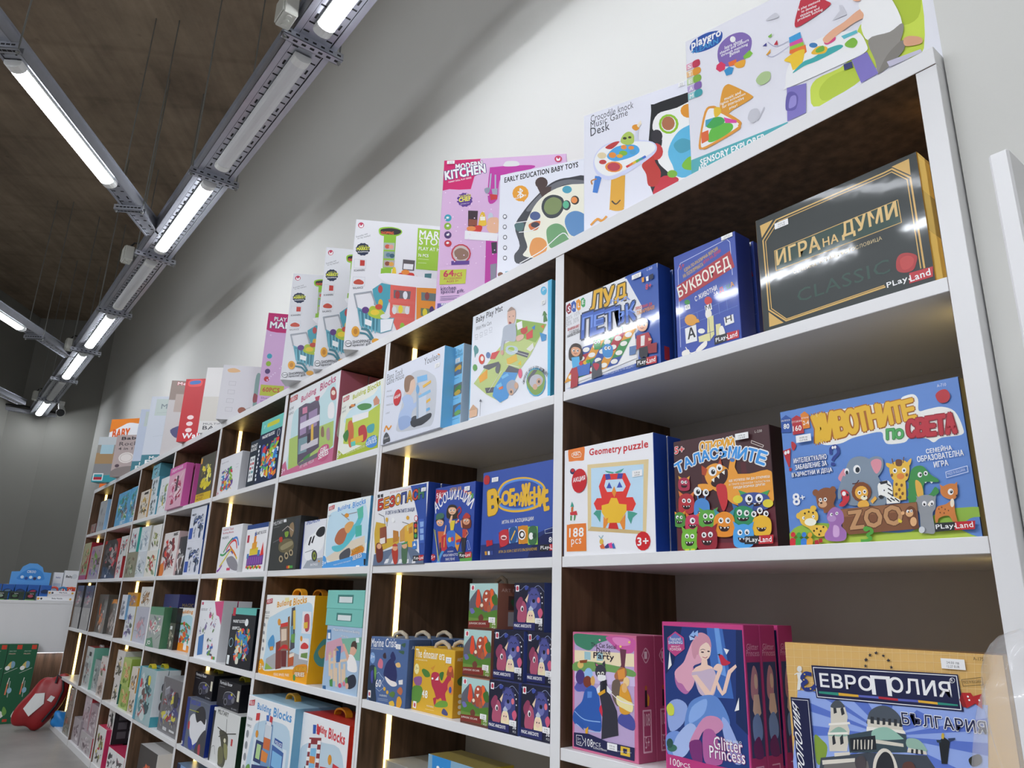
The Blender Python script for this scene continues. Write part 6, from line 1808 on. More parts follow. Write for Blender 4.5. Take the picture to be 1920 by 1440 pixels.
["t",660,"Blocks",301.8,298.1,435.6,308.3,29.1,50,661,100],
["p",662,106,269,173,275,221,266,292,270,317,234,347,73,157,34,128,163],
["p",663,134,225,194,227,210,149,151,146],
["p",663,215,229,294,233,307,163,234,157],
["p",664,141,198,322,203,326,178,144,173],
["p",665,147,261,193,259,200,232,154,234],
["p",666,252,173,273,175,293,88,271,85],
["p",667,143,135,226,134,235,72,154,71],
["p",668,174,105,331,111,334,87,175,81],
["p",669,224,141,253,142,260,105,234,102],
["p",308,260,283,306,280,301,262,272,265],
["s",670,206,46,274,60,253,34],
["p",671,157,34,352,55,356,37,183,22],
["s",672,400,279,424,290,452,267,455,237,415,242],
["e",673,427,266,18,-3.7,2.3,-10],
["s",492,393,220,424,232,449,209,451,167,404,176],
["s",674,351,144,370,146,383,109,358,113],
["s",675,401,129,423,133,437,89,410,93],
["s",676,345,56,381,74,432,69,437,32,396,12,350,26],
["t",677,"GIRL",364.1,44.8,424.1,49.5,19.3,40],
["t",677,"SERIES",355.6,24.5,436.7,34.6,20.5,40],
["t",678,"FIT GIRL VILLA",188.5,11.8,315.1,21.7,12.5,10],
["t",678,"3+",3.1,10.7,39.4,14,22.5,20],
["t",679,"FL302",9.5,275.5,54.4,277.6,9.9,10],
["t",679,"492PCS",9.2,254.4,57.4,256,9.8,10],
["p",680,3,330,61,333,81,331,80,311,9,310],
["t",681,"FEELO",14.6,312.9,73.6,315.2,14.2,30]],[["s",142,9,131,22,186,89,192,103,137,89,96,16,89]],[],[[0.004,"second pink building blocks box, behind the villa box"]]],
["toy_box","lime green building blocks box with a dinosaur park","box","",-2.034,0.012,1.4907,0.0,0.3101,0.2394,0.06,[682,683,684],"gloss",[["s",685,41,153,112,184,246,196,284,226,295,128,193,125,52,128],
["p",686,43,57,48,146,191,136,294,154,306,32,188,29],
["p",687,4,6,9,39,51,17,188,29,309,47,315,-10],
["t",688,"Building",87.3,203.5,182.6,210.3,21.3,50,689,100],
["t",688,"Blocks",197.2,210.6,285.4,219,20.7,50,689,100],
["s",670,126,176,172,178,230,164,227,151,165,155],
["p",690,96,148,217,142,218,121,101,122],
["s",691,66,120,93,132,118,94,118,40,89,44],
["s",692,153,94,198,97,222,56,198,39,167,54],
["s",693,216,89,264,91,264,65,226,66],
["p",538,101,64,192,66,196,44,108,42],
["p",694,103,53,138,53,141,36,109,37],
["p",695,244,175,264,187,289,166,288,153,253,154],
["p",696,64,188,111,190,113,181,66,179],
["e",581,91,186,17,-3.4,1.1,-5.3],
["s",697,36,86,69,103,82,79,66,59],
["s",698,218,25,229,47,282,49,296,18,257,11],
["t",699,"SLIDE",233.4,34.2,286.2,37.4,10.8,30],
["t",699,"SERIES",220.4,22,290.4,25.4,13,30],
["t",700,"DINOSAUR PARADISE",75.9,13.5,211.9,20.7,7.8,0],
["t",701,"3+",8.3,10.7,34.8,13.7,17.2,20],
["t",679,"FL307",9.9,187.1,39.5,188.3,7.2,10],
["t",679,"59PCS",10.7,172,39.9,174.5,7.2,10],
["p",680,9,229,45,232,58,231,57,216,12,213],
["t",681,"FEELO",15.4,215.8,52.8,218.9,10.5,30]],[],[],[]],
["toy_box","black military kit box with a six wheeled rover","box","",-2.5314,-0.0019,1.1247,0.0,0.2716,0.1938,0.0686,[702,703,704],"satin",[["t",705,"MILITARY",7,171.3,101.3,176,13.7,20],
["l",706,1.2,10,163,70,165],
["p",707,107,189,134,189,138,178,110,178],
["s",708,91,100,148,115,217,106,233,77,179,62,100,71],
["s",709,110,88,203,104,222,89,130,73],
["e",710,125,41,20,-0.6,4,-13],
["e",711,125,41,11,-0.3,2.2,-6.9],
["e",710,175,51,19,-0.6,3.8,-13],
["e",711,175,51,11,-0.3,2.1,-6.8],
["e",710,216,61,19,-0.7,3.7,-12],
["e",711,216,61,10,-0.4,2,-6.8],
["s",712,172,160,205,172,222,140,199,118],
["s",713,133,139,170,140,168,123,146,121],
["s",714,84,121,115,122,117,105,92,106],
["l",715,3,107,146,156,161,215,140],
["l",716,3.6,25,106,86,115],
["p",717,187,14,202,14,205,4,190,4],
["p",280,202,14,216,15,219,5,205,4],
["p",718,216,15,245,14,248,5,219,5],
["s",719,225,179,261,180,263,132,262,87,242,121]],[],[],[]],
["toy_box","white car kit box with a white racing car","box","",-2.2764,0.015,1.1247,0.0,0.2066,0.171,0.08,[720,721,722],"satin",[["p",723,-3,170,20,171,30,1,2,1],
["l",187,2.8,11,38,10,144],
["t",724,"SPEEDMECHA",35.8,158.2,148.8,164,12.6,40],
["p",725,43,4,77,31,203,38,212,-2],
["s",726,38,81,68,113,119,127,141,142,192,144,206,111,191,69,138,50,90,30,49,42],
["s",477,127,121,154,141,196,141,199,117,163,108],
["p",727,69,85,82,112,96,113,83,82],
["p",727,94,92,109,114,121,116,108,89],
["e",728,133,45,24,-0.8,5.2,-20],
["e",729,133,45,14,-0.5,3.6,-14],
["e",728,133,45,6.6,0,1.6,-6.4],
["l",406,2.2,50,59,121,67],
["e",48,177,25,7.7,0,0.8,-3.2],
["t",730,"BATMOS",108.6,11.1,167.3,11.4,7.5,20]],[],[],[]],
["toy_box","white and light blue building blocks box with a toy helicopter","box","",-2.0629,0.012,1.1247,0.0,0.3138,0.2191,0.04,[731,732,733],"gloss",[["s",734,16,173,73,190,167,193,274,204,317,84,237,64,49,30,13,78],
["p",735,12,32,189,81,294,95,303,47,64,20],
["t",736,"Building",82.6,181.4,172.8,189.8,18.2,50,419,100],
["t",736,"Blocks",192.3,188.2,280.9,197.3,18.7,50,419,100],
["s",737,78,91,101,120,146,128,172,111,156,77,111,74],
["s",738,64,71,145,78,180,126,222,138,257,180,273,154,238,113,190,76,127,53,80,55],
["s",739,145,133,176,146,211,139,183,111,160,112],
["l",740,3.1,125,170,226,173],
["l",740,3.2,112,177,175,151],
["e",48,154,168,16,-1.2,1.5,-7.3],
["s",741,129,43,194,61,200,31,140,20],
["p",742,224,128,267,130,273,96,231,93],
["p",743,224,183,266,190,273,154,242,147],
["p",732,1,1,4,24,40,18,156,27,294,42,321,39,329,-3],
["s",744,211,40,238,59,290,61,289,42,221,35],
["t",745,"VARIETY",212.9,41.2,285.5,53,12.8,40,746,100],
["t",747,"SERIES",225.7,20.5,285.8,29.2,14.6,40,748,100],
["t",749,"large particle helicopter",90.7,6.1,213.4,16.9,6.1,0],
["e",732,12,21,20,-0.5,5,-21],
["t",419,"3+",-1,8.6,29.5,10.5,15.7,20],
["p",750,301,23,324,22,328,4,305,4],
["t",679,"FL301",11.2,172.4,33.2,174,5.5,10],
["p",680,8,207,43,211,54,211,53,198,11,194],
["t",681,"FEELO",14.5,196.5,49.8,200,8.8,30]],[["s",751,4,66,24,88,36,44,20,9]],[["k",253.9,-8,23.1,12.4,["29.90","15.29"]]],[]],
["toy_box","yellow building blocks box with a ferris wheel park and yellow handle","box","",-2.5314,0.0094,0.7542,0.0,0.4436,0.281,0.0758,[752,753,754],"satin",[["s",755,40,185,98,210,241,241,400,258,438,215,438,71,308,53,56,17,48,100],
["p",756,64,15,64,54,141,78,297,92,436,79,439,47,311,45],
["p",757,63,17,68,41,139,25],
["t",758,"Building",115.5,230.6,246,245.2,24.6,50,759,100],
["t",758,"Blocks",264.1,245.6,377.3,257.2,23.6,50,759,100],
["p",760,180,271,219,273,223,260,187,257],
["p",761,142,114,190,126,216,33,165,25],
["p",674,163,170,234,182,261,94,195,90],
["p",762,166,180,232,189,236,175,170,168],
["p",763,178,162,227,166,238,128,191,121],
["s",764,170,88,207,109,250,111,284,95,247,98,211,98],
["p",765,201,90,249,93,259,41,217,38],
["p",766,228,205,244,210,288,43,274,42],
["e",48,152,186,15,0.5,3.8,-12],
["p",767,254,237,283,242,316,106,278,95],
["p",768,269,228,290,231,305,167,287,166],
["p",769,261,174,283,179,297,131,274,130],
["p",560,275,148,308,154,311,123,282,122],
["p",770,270,81,315,89,321,50,276,42],
["p",771,276,82,318,91,319,80,279,71],
["s",772,65,110,108,140,133,104,100,84],
["p",48,89,97,121,101,125,88,94,84],
["p",773,353,228,427,228,439,157,360,156],
["s",774,372,213,410,218,422,172,391,166],
["p",538,372,191,405,195,408,175,378,172],
["p",773,355,141,430,142,437,73,362,74],
["s",775,370,118,395,128,427,121,425,110,373,107],
["p",776,377,92,429,98,430,79,375,80],
["e",48,366,139,10,0.5,2.6,-9],
["s",777,7,2,0,40,24,51,53,35,65,12,279,34,436,38,452,-1,242,-4],
["t",778,"FERRIS WHEEL PARK",155.5,2.9,297,11.8,9.5,0],
["t",779,"3+",11.3,13,49.4,13.7,21,20],
["s",780,324,38,354,53,430,60,437,34,398,16,330,19],
["t",781,"CREATIVE",332.9,31.9,433.2,39.9,13.3,50,782,100],
["t",783,"SERIES",341.8,16.9,420.6,22.3,12.4,50,784,100],
["s",785,330,19,346,22,351,6,336,4],
["t",786,"FL115",5.8,211.8,46.6,212.8,8.7,20],
["t",786,"74PCS",9.6,192.5,47.6,193.6,6.7,20],
["l",679,1,3,205,52,205],
["e",787,10,172,8.2,0.3,2.3,-6.7],
["e",787,14,143,8.2,0.4,2.3,-6.6],
["e",787,18,115,8.1,0.4,2.3,-6.5],
["e",787,23,86,8.1,0.5,2.2,-6.5],
["p",680,3,262,48,267,63,269,64,252,8,246],
["t",681,"FEELO",11.8,249.9,58.7,254.6,10.9,30]],[["s",788,15,90,45,141,76,124,76,62,38,56],
["s",789,30,101,53,124,68,101,45,79]],[["h","orange"]],[[0.004,"second yellow handled building blocks box, behind the ferris wheel box"]]],
["toy_box","pale blue wooden castle box with a sitting toddler","box","",-1.97,0.0098,0.7542,0.0,0.2403,0.1899,0.12,[790,791,791],"satin",[["p",792,-43,188,249,199,286,3,9,-26],
["p",793,4,137,106,158,141,121,8,81],
["p",794,107,154,251,165,255,98,155,99],
["p",795,-1,176,29,178,36,146,7,145],
["p",64,7,167,25,168,29,150,11,149],
["t",635,"Master of Architecture Building",45.4,172.9,224.6,171,10.5,20,407,80],
["t",635,"Blocks Toy",105.9,157.8,152.3,156.1,7.8,20,407,80],
["s",796,176,130,186,146,207,147,216,125,197,109,175,111],
["s",448,177,134,185,149,211,150,216,129,197,135],
["s",605,154,106,188,112,218,95,227,67,171,66,163,84],
["p",796,161,91,121,139,130,141,171,107],
["s",797,167,43,208,58,229,45,223,26,181,16],
["e",796,173,23,10,1,1.8,-8.7],
["p",798,27,102,43,104,57,41,42,40],
["p",798,58,116,73,117,93,29,78,28],
["p",798,103,84,118,85,131,25,117,23],
["p",798,136,82,150,84,160,39,145,37],
["p",798,52,60,67,62,76,20,61,18],
["p",798,84,67,98,68,110,15,95,14],
["p",798,126,66,140,68,148,30,134,29],
["p",798,46,83,155,99,157,91,48,76],
["p",799,79,129,111,133,112,86,87,83],
["p",800,23,102,39,115,57,102],
["p",801,63,116,80,127,100,118],
["p",785,51,29,72,35,77,12,58,12],
["e",802,126,20,11,1,1.4,-6.6],
["e",803,152,27,8.8,0.8,1.4,-6.6],
["s",408,158,42,170,47,174,32,162,31],
["p",804,7,9,28,11,31,0,10,-2],
["p",731,206,161,226,162,229,149,209,148]],[],[],[]],
["toy_box","mint green box lying on the toddler box, lower of two","box","",-1.9894,0.01,0.9441,0.0,0.2573,0.0526,0.28,[805,806,807],"satin",[["r",808,77,40,185,16],
["r",809,87,34,178,18],
["l",810,1,0,1,257,1]],[],[],[]],
["toy_box","mint green box lying on top, upper of two","box","",-1.9923,0.01,0.9966,0.0,0.2616,0.0571,0.28,[811,806,807],"satin",[["r",808,78,43,188,17],
["r",809,89,37,180,19],
["l",810,1,0,1,262,1]],[],[],[]],
["toy_box","white building blocks box with a blue police station","box","",-2.5314,-0.0128,0.3896,0.0,0.4315,0.2898,0.16,[812,813,814],"satin",[["s",815,78,174,129,214,259,232,397,220,414,116,397,6,69,6],
["t",507,"Building",94.9,246.3,224.4,246.3,26.1,50,816,100],
["t",507,"Blocks",250.3,246.3,405.6,246.3,27.5,50,816,100],
["t",817,"FL4230A",12.9,208.6,60.4,208.6,8.7,20],
["t",817,"170PCS",12.9,185.5,56.1,185.5,7.5,20],
["r",818,95,162,125,58],
["r",818,362,162,393,58],
["p",819,190,220,259,220,268,6,173,6],
["r",820,190,214,250,174],
["p",821,268,162,371,151,371,75,268,81],
["p",822,276,145,362,139,362,93,276,99],
["p",823,259,81,388,70,388,6,259,12],
["p",824,285,58,371,52,371,17,285,23],
["p",825,121,156,190,156,181,87,112,87],
["p",826,134,145,173,145,168,99,129,99],
["p",827,104,75,276,93,276,75,104,58],
["r",828,190,174,250,139],
["p",581,181,133,242,128,233,99,181,99],
["p",829,164,58,233,70,233,6,164,6],
["p",775,95,17,259,29,259,6,95,6],
["p",830,250,93,397,75,397,67,250,84],
["p",831,285,185,354,180,354,162,285,168],
["t",832,"POLICE",293.4,168.1,349.5,165.2,9.8,30],
["p",775,95,238,129,243,129,220,95,214],
["l",741,1.4,129,238,121,174],
["e",48,121,174,13,0,0,-12],
["p",833,190,243,216,246,216,220,198,220],
["p",834,224,246,250,243,246,220,224,220],
["r",835,198,226,242,214],
["s",560,52,58,86,70,95,29,52,17],
["s",408,337,23,362,46,380,6,345,6],
["e",836,60,23,17,0,0,-14],
["e",740,30,162,13,0,0,-13],
["e",740,30,125,13,0,0,-13],
["e",740,30,87,13,0,0,-13],
["e",740,30,49,13,0,0,-13],
["p",680,13,272,56,278,65,281,65,261,13,255],
["t",681,"FEELO",17.3,259.1,58.3,262,11.5,30]],[],[["h","orange"]],[]],
["toy_box","white and red building blocks box with a fire station tower","box","",-2.1625,0.015,0.3896,0.0,0.3957,0.2806,0.15,[812,837,838],"satin",[["s",839,55,152,119,196,237,213,364,196,384,6,47,6],
["t",235,"Building",174.1,232.9,245.3,230.1,25.3,50,840,100],
["t",235,"Blocks",261.2,230.1,371.9,227.3,28.1,50,840,100],
["t",817,"FL4230Z",11.9,202,55.4,202,8.5,20],
["t",817,"173PCS",11.9,179.6,51.4,179.6,7.3,20],
["p",841,127,213,214,224,214,6,111,6],
["p",842,142,196,190,202,186,6,135,6],
["p",843,146,185,186,191,182,135,142,129],
["p",581,142,163,182,166,182,146,142,143],
["p",843,142,95,182,95,178,28,138,28],
["p",844,111,129,229,118,229,107,111,112],
["p",235,222,146,293,152,285,79,222,79],
["p",401,229,129,269,132,265,95,229,95],
["p",48,222,67,332,56,332,6,214,6],
["r",845,237,51,277,6],
["p",845,289,45,324,42,324,6,285,6],
["p",844,206,84,340,67,340,56,206,73],
["p",846,309,168,356,163,340,140,309,146],
["l",847,1.6,309,168,301,107],
["e",48,285,174,13,0,0,-14],
["p",262,146,253,170,255,170,230,150,227],
["p",235,178,255,198,253,198,230,178,230],
["p",848,332,112,380,140,384,6,332,6],
["s",757,47,39,95,56,111,6,47,6],
["e",849,63,79,12,0,0,-17],
["p",730,119,208,142,210,142,199,119,196],
["p",730,119,182,142,185,142,174,119,171],
["p",730,119,157,142,160,142,149,119,146],
["p",730,119,132,142,135,142,123,119,121],
["p",730,119,107,142,109,142,98,119,95],
["p",730,119,81,142,84,142,73,119,70],
["p",730,119,56,142,59,142,48,119,45],
["p",730,119,31,142,34,142,22,119,20],
["p",730,190,213,214,216,214,205,190,202],
["p",730,190,188,214,191,214,180,190,177],
["p",730,190,163,214,166,214,154,190,152],
["p",730,190,137,214,140,214,129,190,126],
["p",730,190,112,214,115,214,104,190,101],
["p",730,190,87,214,90,214,79,190,76],
["p",730,190,62,214,65,214,53,190,51],
["p",730,190,36,214,39,214,28,190,25],
["e",740,32,152,12,0,0,-13],
["e",740,32,115,12,0,0,-13],
["e",740,32,79,12,0,0,-13],
["e",740,32,42,12,0,0,-13],
["p",680,12,264,51,269,59,272,59,253,12,247],
["t",681,"FEELO",15.8,250.9,53.4,253.7,11.2,30]],[],[["h","orange"]],[]],
["toy_box","pale grey box with a pile of bright blocks","box","",-3.3891,0.015,1.4907,0.0,0.3113,0.1907,0.04,[850,851,851],"satin",[["t",741,"magnetic sticks",18.7,160.2,124.5,160.2,7.6,10],
["collage",607,7,43.6,15.3,230.4,133.5,46,[852,853,373,854,855,856,857]],
["t",802,"3+",12.5,9.5,37.4,9.5,13.4,40],
["l",858,1,249,133,286,133],
["l",858,1,249,118,280,118]],[],[],[[0.006,"second pale grey box, right behind the bright blocks one"]]],
["toy_box","narrow dark box end with white text panel beside the pale grey box","box","",-2.9853,0.02,1.4907,0.0,0.1107,0.2162,0.2,[859,860,861],"satin",[["t",64,"MAGNET",11.1,185.9,88.6,185.9,13,40],
["t",64,"BLOCKS",11.1,168.6,84.1,168.6,13,40],
["r",862,18,143,80,30],
["r",863,24,134,44,123],
["r",863,51,134,71,123],
["r",864,24,115,44,104],
["r",834,51,115,71,104],
["r",834,24,95,44,84],
["r",863,51,95,71,84],
["r",863,24,76,44,65],
["r",865,51,76,71,65],
["r",863,24,56,44,45],
["r",863,51,56,71,45]],[],[],[]],
["toy_box","dark blue magnetic blocks box with a crowd of bright robots","box","",-2.8619,0.015,1.4907,0.0,0.2637,0.227,0.07,[866,867,861],"satin",[["t",64,"MAGNET BLOCKS",31.6,204.3,174.1,206.6,13.6,50],
["collage",607,11,42.2,9.1,242.6,186.2,80,[236,868,869,870,871,855,872,873,582]],
["e",64,227,204,16,0,0,-16],
["e",866,227,204,13,0,0,-14],
["e",874,18,173,7.9,0,0,-6.8],
["e",874,13,154,7.9,0,0,-6.8],
["e",874,18,136,7.9,0,0,-6.8],
["e",874,13,118,7.9,0,0,-6.8],
["e",874,18,100,7.9,0,0,-6.8],
["e",874,13,82,7.9,0,0,-6.8],
["e",874,18,64,7.9,0,0,-6.8],
["e",874,13,45,7.9,0,0,-6.8],
["e",874,18,27,7.9,0,0,-6.8]],[],[],[]],
["toy_box","teal box with a yellow handle lying on the dark blue robots box","box","",-2.858,0.015,1.7178,0.0,0.2537,0.0596,0.22,[875,876,877],"satin",[["s",169,71,36,86,41,198,41,213,32,198,23,86,23,71,27],
["t",874,"7",30.4,23.8,50.7,23.8,13.2,0]],[],[],[]],
["toy_box","white magnetic blocks box with navy lid under the two lying navy boxes","box","",-3.5592,0.05,1.1247,0.0,0.1356,0.2063,0.26,[878,879,880],"satin",[["t",452,"MAGNET BLOCKS",27.1,156.8,89.5,156.8,12.3,40],
["r",881,0,206,136,190],
["r",882,46,95,62,45],
["e",883,95,124,6.8,0,0,-62],
["e",884,84,25,19,0,0,-8.3],
["r",885,8,45,16,8]],[],[],[]],
["toy_box","navy box end with yellow handle, lower of the two lying flat","box","",-3.5918,0.05,1.3309,0.0,0.1681,0.0677,0.28,[881,886,881],"satin",[["use",607,44,0.91,1.009]],[["r",52,14,57,22,11],
["r",741,28,57,36,11],
["r",887,84,56,98,12],
["e",888,118,49,11,0,0,-8.1],
["e",889,129,23,17,0,0,-11],
["r",890,109,37,120,28],
["e",891,151,47,14,0,0,-11],
["l",892,4,174,41,258,41],
["l",892,4,174,27,258,27],
["r",893,196,38,207,14]],[],[]],
["toy_box","navy box end with yellow handle, upper of the two lying flat","box","",-3.6084,0.05,1.3986,0.0,0.1848,0.0671,0.28,[881,886,894],"satin",[["r",368,0,67,13,0],
["s",156,44,38,55,43,100,43,111,35,100,27,55,27,44,30],
["l",895,6,115,34,137,36],
["l",895,6,122,36,126,48]],[["r",52,14,56,22,11],
["r",741,28,56,36,11],
["r",887,84,55,98,12],
["e",888,118,48,11,0,0,-8.1],
["e",889,129,23,17,0,0,-11],
["r",890,109,36,120,28],
["e",891,151,47,14,0,0,-11],
["l",892,4,174,40,258,40],
["l",892,4,174,27,258,27],
["r",893,196,38,207,13]],[],[]],
["toy_box","white track blocks box with a rainbow coloured ramp","box","",-3.1804,0.003,1.1247,0.0,0.282,0.2061,0.04,[896,897,897],"satin",[["t",898,"Colorful Track",22.6,187.6,163.5,187.6,10.3,30],
["t",898,"Building Blocks",22.6,171.1,169.2,171.1,10.3,30],
["t",741,"MAGNETIC",22.6,150.5,112.8,150.5,10.3,30],
["c",899,9,68,91,113,124,169,148],
["c",868,9,102,99,158,132,214,136,242,103],
["c",856,9,85,82,147,99,197,82],
["c",156,9,39,29,102,62,175,99,259,58],
["c",25,9,169,144,226,148,259,115],
["c",854,9,28,82,68,78,107,87],
["c",900,9,11,8,39,16,68,33],
["c",901,9,147,115,197,91,242,70],
["s",902,124,62,197,70,271,41,282,8,197,16,141,41],
["r",903,141,21,186,10]],[],[],[]],
["toy_box","white magnetic blocks box with a purple castle and navy lid","box","",-2.8605,0.012,1.1247,0.0,0.2472,0.1951,0.1,[904,905,906],"satin",[["r",906,0,195,247,176],
["r",898,15,152,40,121],
["t",52,"MAGNET BLOCKS",98.9,148.2,227.4,152.1,11.7,40],
["p",907,40,66,227,70,227,27,40,23],
["p",908,49,59,64,60,64,31,49,29],
["p",908,74,59,89,60,89,31,74,29],
["p",908,99,59,114,60,114,31,99,29],
["p",908,124,59,138,60,138,31,124,29],
["p",908,148,59,163,60,163,31,148,29],
["p",908,173,59,188,60,188,31,173,29],
["p",908,198,59,213,60,213,31,198,29],
["p",233,64,94,158,98,158,70,64,66],
["p",909,84,117,138,121,138,94,84,90],
["p",910,99,144,124,146,124,117,99,115],
["p",911,101,144,121,146,111,168],
["p",107,188,62,227,66,208,117],
["r",912,35,74,59,55],
["r",912,158,86,183,62],
["e",82,49,20,12,0,0,-5.9],
["e",157,67,16,12,0,0,-5.9],
["e",366,84,20,12,0,0,-5.9],
["e",82,101,16,12,0,0,-5.9],
["e",157,119,20,12,0,0,-5.9],
["e",366,136,16,12,0,0,-5.9],
["e",82,153,20,12,0,0,-5.9],
["e",157,171,16,12,0,0,-5.9],
["e",366,188,20,12,0,0,-5.9],
["e",82,205,16,12,0,0,-5.9]],[],[],[]],
["toy_box","white blocks box with small purple and blue machines and pink corner","box","",-3.3778,0.0149,0.7542,0.0,0.3278,0.2507,0.0609,[913,879,914],"satin",[["p",915,203,246,328,251,328,150,288,185,249,190],
["r",903,16,243,43,231],
["t",916,"BLOCKS SET",19.7,205.5,111.5,205.5,10.1,20],
["collage",607,21,131.1,165.4,209.8,230.6,10,[917,918,640]],
["collage",607,22,78.7,100.3,150.8,175.5,10,[919,920,921]],
["collage",607,23,183.6,110.3,275.4,180.5,10,[922,923,924]],
["p",144,39,90,111,105,125,20,52,10],
["collage",607,24,32.8,95.2,98.3,135.4,6,[925,926]],
["collage",607,25,157.4,15,262.3,100.3,14,[915,833,560,927]],
["r",123,262,20,282,8],
["r",718,282,20,308,8]],[],[],[[0.004,"second white blocks box, behind the one with the pink corner"]]],
["toy_box","black magnetic blocks box with teal lid and a bright tower","box","",-2.8917,0.004,0.7542,0.0,0.2846,0.2273,0.09,[928,929,861],"satin",[["r",861,0,227,285,202],
["r",930,11,227,46,195],
["t",931,"MAGNET BLOCKS",28.5,168.2,165.1,170.5,11.3,40],
["t",931,"000PCS",28.5,140.9,113.8,143.2,11.4,50],
["e",931,188,173,20,0,0,-14],
["collage",607,31,74,13.6,250.5,159.1,60,[932,933,233,934,935,936,460]],
["e",937,40,91,26,0,0,-18],
["e",928,40,91,21,0,0,-15],
["r",938,14,41,43,7]],[],[],[]],
["toy_box","grey and blue car kit box with a white sports car","box","",-3.3338,0.004,0.3896,0.0,0.3264,0.2002,0.1,[939,940,941],"satin",[["p",942,0,200,46,200,39,0,0,0],
["s",943,72,120,131,144,170,120,228,132,300,140,294,80,242,40,163,24,98,60],
["s",944,144,156,228,184,281,160,287,120,228,128,176,116],
["s",945,85,48,137,40,157,8,104,8],
["p",945,163,24,242,56,228,28,176,8],
["s",946,59,100,78,108,85,80,65,76],
["s",452,228,60,313,100,320,0,196,0],
["t",947,"SPEED CAR",58.8,176.2,195.9,180.2,16,50],
["s",885,235,32,261,40,268,4,242,4],
["l",948,2,52,152,183,156],
["r",726,0,20,16,6]],[],[],[]],
["toy_box","white military kit box with a camouflage helicopter","box","",-2.9713,0.0102,0.3896,0.0,0.3192,0.1976,0.1,[949,950,894],"satin",[["p",477,0,186,26,186,19,0,0,0],
["t",951,"MILITARY",51.1,179.8,178.7,179.8,15.8,50],
["s",952,96,119,160,126,204,111,211,59,191,4,121,4,140,67],
["l",953,4,70,130,179,119,287,134],
["l",953,4,96,99,179,119,166,170],
["s",954,166,83,211,79,223,36,191,40],
["s",955,109,59,160,67,179,20,128,8],
["e",956,172,95,13,0,0,-7.9],
["r",957,243,111,262,87],
["c",958,2,32,8,26,47,57,59,77,32]],[],[],[]],
["toy_box","black racer kit box with yellow handle on the grey and blue car box","box","",-3.3894,0.0385,0.5898,0.0,0.2728,0.1021,0.12,[959,960,961],"satin",[["t",943,"Formula Racer",16.4,84.8,169.1,85.8,12.2,30],
["l",858,1.5,16,76,82,76],
["s",962,82,41,115,61,180,67,218,57,213,31,153,16,98,20],
["c",963,2,76,31,93,57,164,65,224,53],
["e",916,109,25,22,0,0,-14],
["e",959,109,25,14,0,0,-9],
["e",916,196,39,19,0,0,-12],
["s",964,136,51,180,57,191,45,147,37],
["e",965,175,57,11,0,0,-5.1],
["r",966,240,78,265,39],
["t",967,"KJ 16001",191,5.1,251,5.1,6.1,20]],[],[["h","lime",0,0.8]],[]],
["toy_box","black racer kit box with yellow handle on the military helicopter box","box","",-3.0177,0.03,0.5871,0.0,0.271,0.1034,0.12,[959,960,961],"satin",[["use",607,51,0.993,1.012]],[],[["h","lime",0,0.8]],[]],
["toy_box","light blue box at the bottom of the shelf below the grey car box","box","",-3.3894,0.0166,0.0401,0.0,0.3237,0.27,0.12,[968,969,970],"satin",[["r",969,0,270,52,0],
["l",95,2,129,216,259,205],
["collage",607,33,77.7,27,291.3,216,16,[971,972,969]]],[],[],[]],
["toy_box","pink doll house box with a tall pink castle","box","",-4.2329,-0.0149,1.4907,0.0,0.3243,0.2405,0.04,[973,974,974],"gloss",[["collage",607,41,25.9,9.6,285.4,187.6,34,[975,976,977,978,979]],
["p",974,0,241,324,241,324,207,0,197],
["p",980,175,178,195,183,214,96,162,91],
["t",981,"DREAM HOUSE",38.9,211.7,259.5,216.5,16.8,30]],[],[],[[0.01,"second pink doll house box, behind the tall castle box"]]],
["toy_box","grey and yellow construction vehicles box","box","",-3.7347,0.012,1.4907,0.0,0.2604,0.2469,0.16,[982,983,984],"satin",[["collage",607,42,46.9,59.2,234.4,202.4,30,[156,985,986,987]],
["r",988,0,44,260,0],
["t",646,"MOST POWERFUL",20.8,27.2,145.8,27.2,12.3,30],
["t",646,"IMPACTOR SET",20.8,9.9,130.2,9.9,12.3,30],
["r",989,10,237,36,207]],[],[],[]],
["toy_box","white robot box with red robot and orange base","box","",-4.2329,0.0112,1.1247,0.0,0.2982,0.2362,0.0467,[990,991,992],"gloss",[["collage",607,43,11.9,23.6,268.4,203.2,36,[993,994,995,996,997]],
["s",998,0,57,48,71,89,38,72,0,0,0],
["t",356,"MAGIC",190.8,212.6,274.3,215,16.5,50]],[],[],[]],
["toy_box","dark space ship box beside the red robot box","box","",-3.958,0.02,1.1247,0.0,0.1644,0.202,0.08,[728,999,1000],"satin",[["collage",607,44,9.9,20.2,154.6,141.4,22,[1001,1002,1003,1004]],
["p",1005,13,85,148,101,86,4],
["s",1006,49,81,115,89,86,24]],[],[],[]],
["toy_box","white and blue mech box, lower of its stack of two","box","",-3.7597,0.012,1.1247,0.0,0.2729,0.1664,0.1,[1007,1008,1009],"satin",[["collage",607,45,54.6,10,251.1,143.1,34,[1010,911,474,1011,1012]],
["r",1013,16,67,76,13],
["t",1014,"MECH",27.3,126.5,98.2,126.5,10,40]],[],[],[]],
["toy_box","white and blue mech box, upper of its stack of two","box","",-3.7633,0.012,1.2911,0.0,0.2665,0.1732,0.1,[1007,1008,1015],"satin",[["use",607,58,0.977,1.041]],[],[],[]],
["toy_box","green topped window box with grey toys","box","",-4.2329,0.0008,0.7542,0.0,0.2847,0.2069,0.08,[1016,1017,1018],"gloss",[["collage",607,46,17.1,41.4,267.6,161.4,34,[1019,892,1020,1003,645,1021]],
["r",1018,0,207,285,166],
["p",1018,0,37,114,50,171,0,0,0],
["t",1022,"JO",22.8,6.2,96.8,6.2,24.8,50]],[],[],[]],
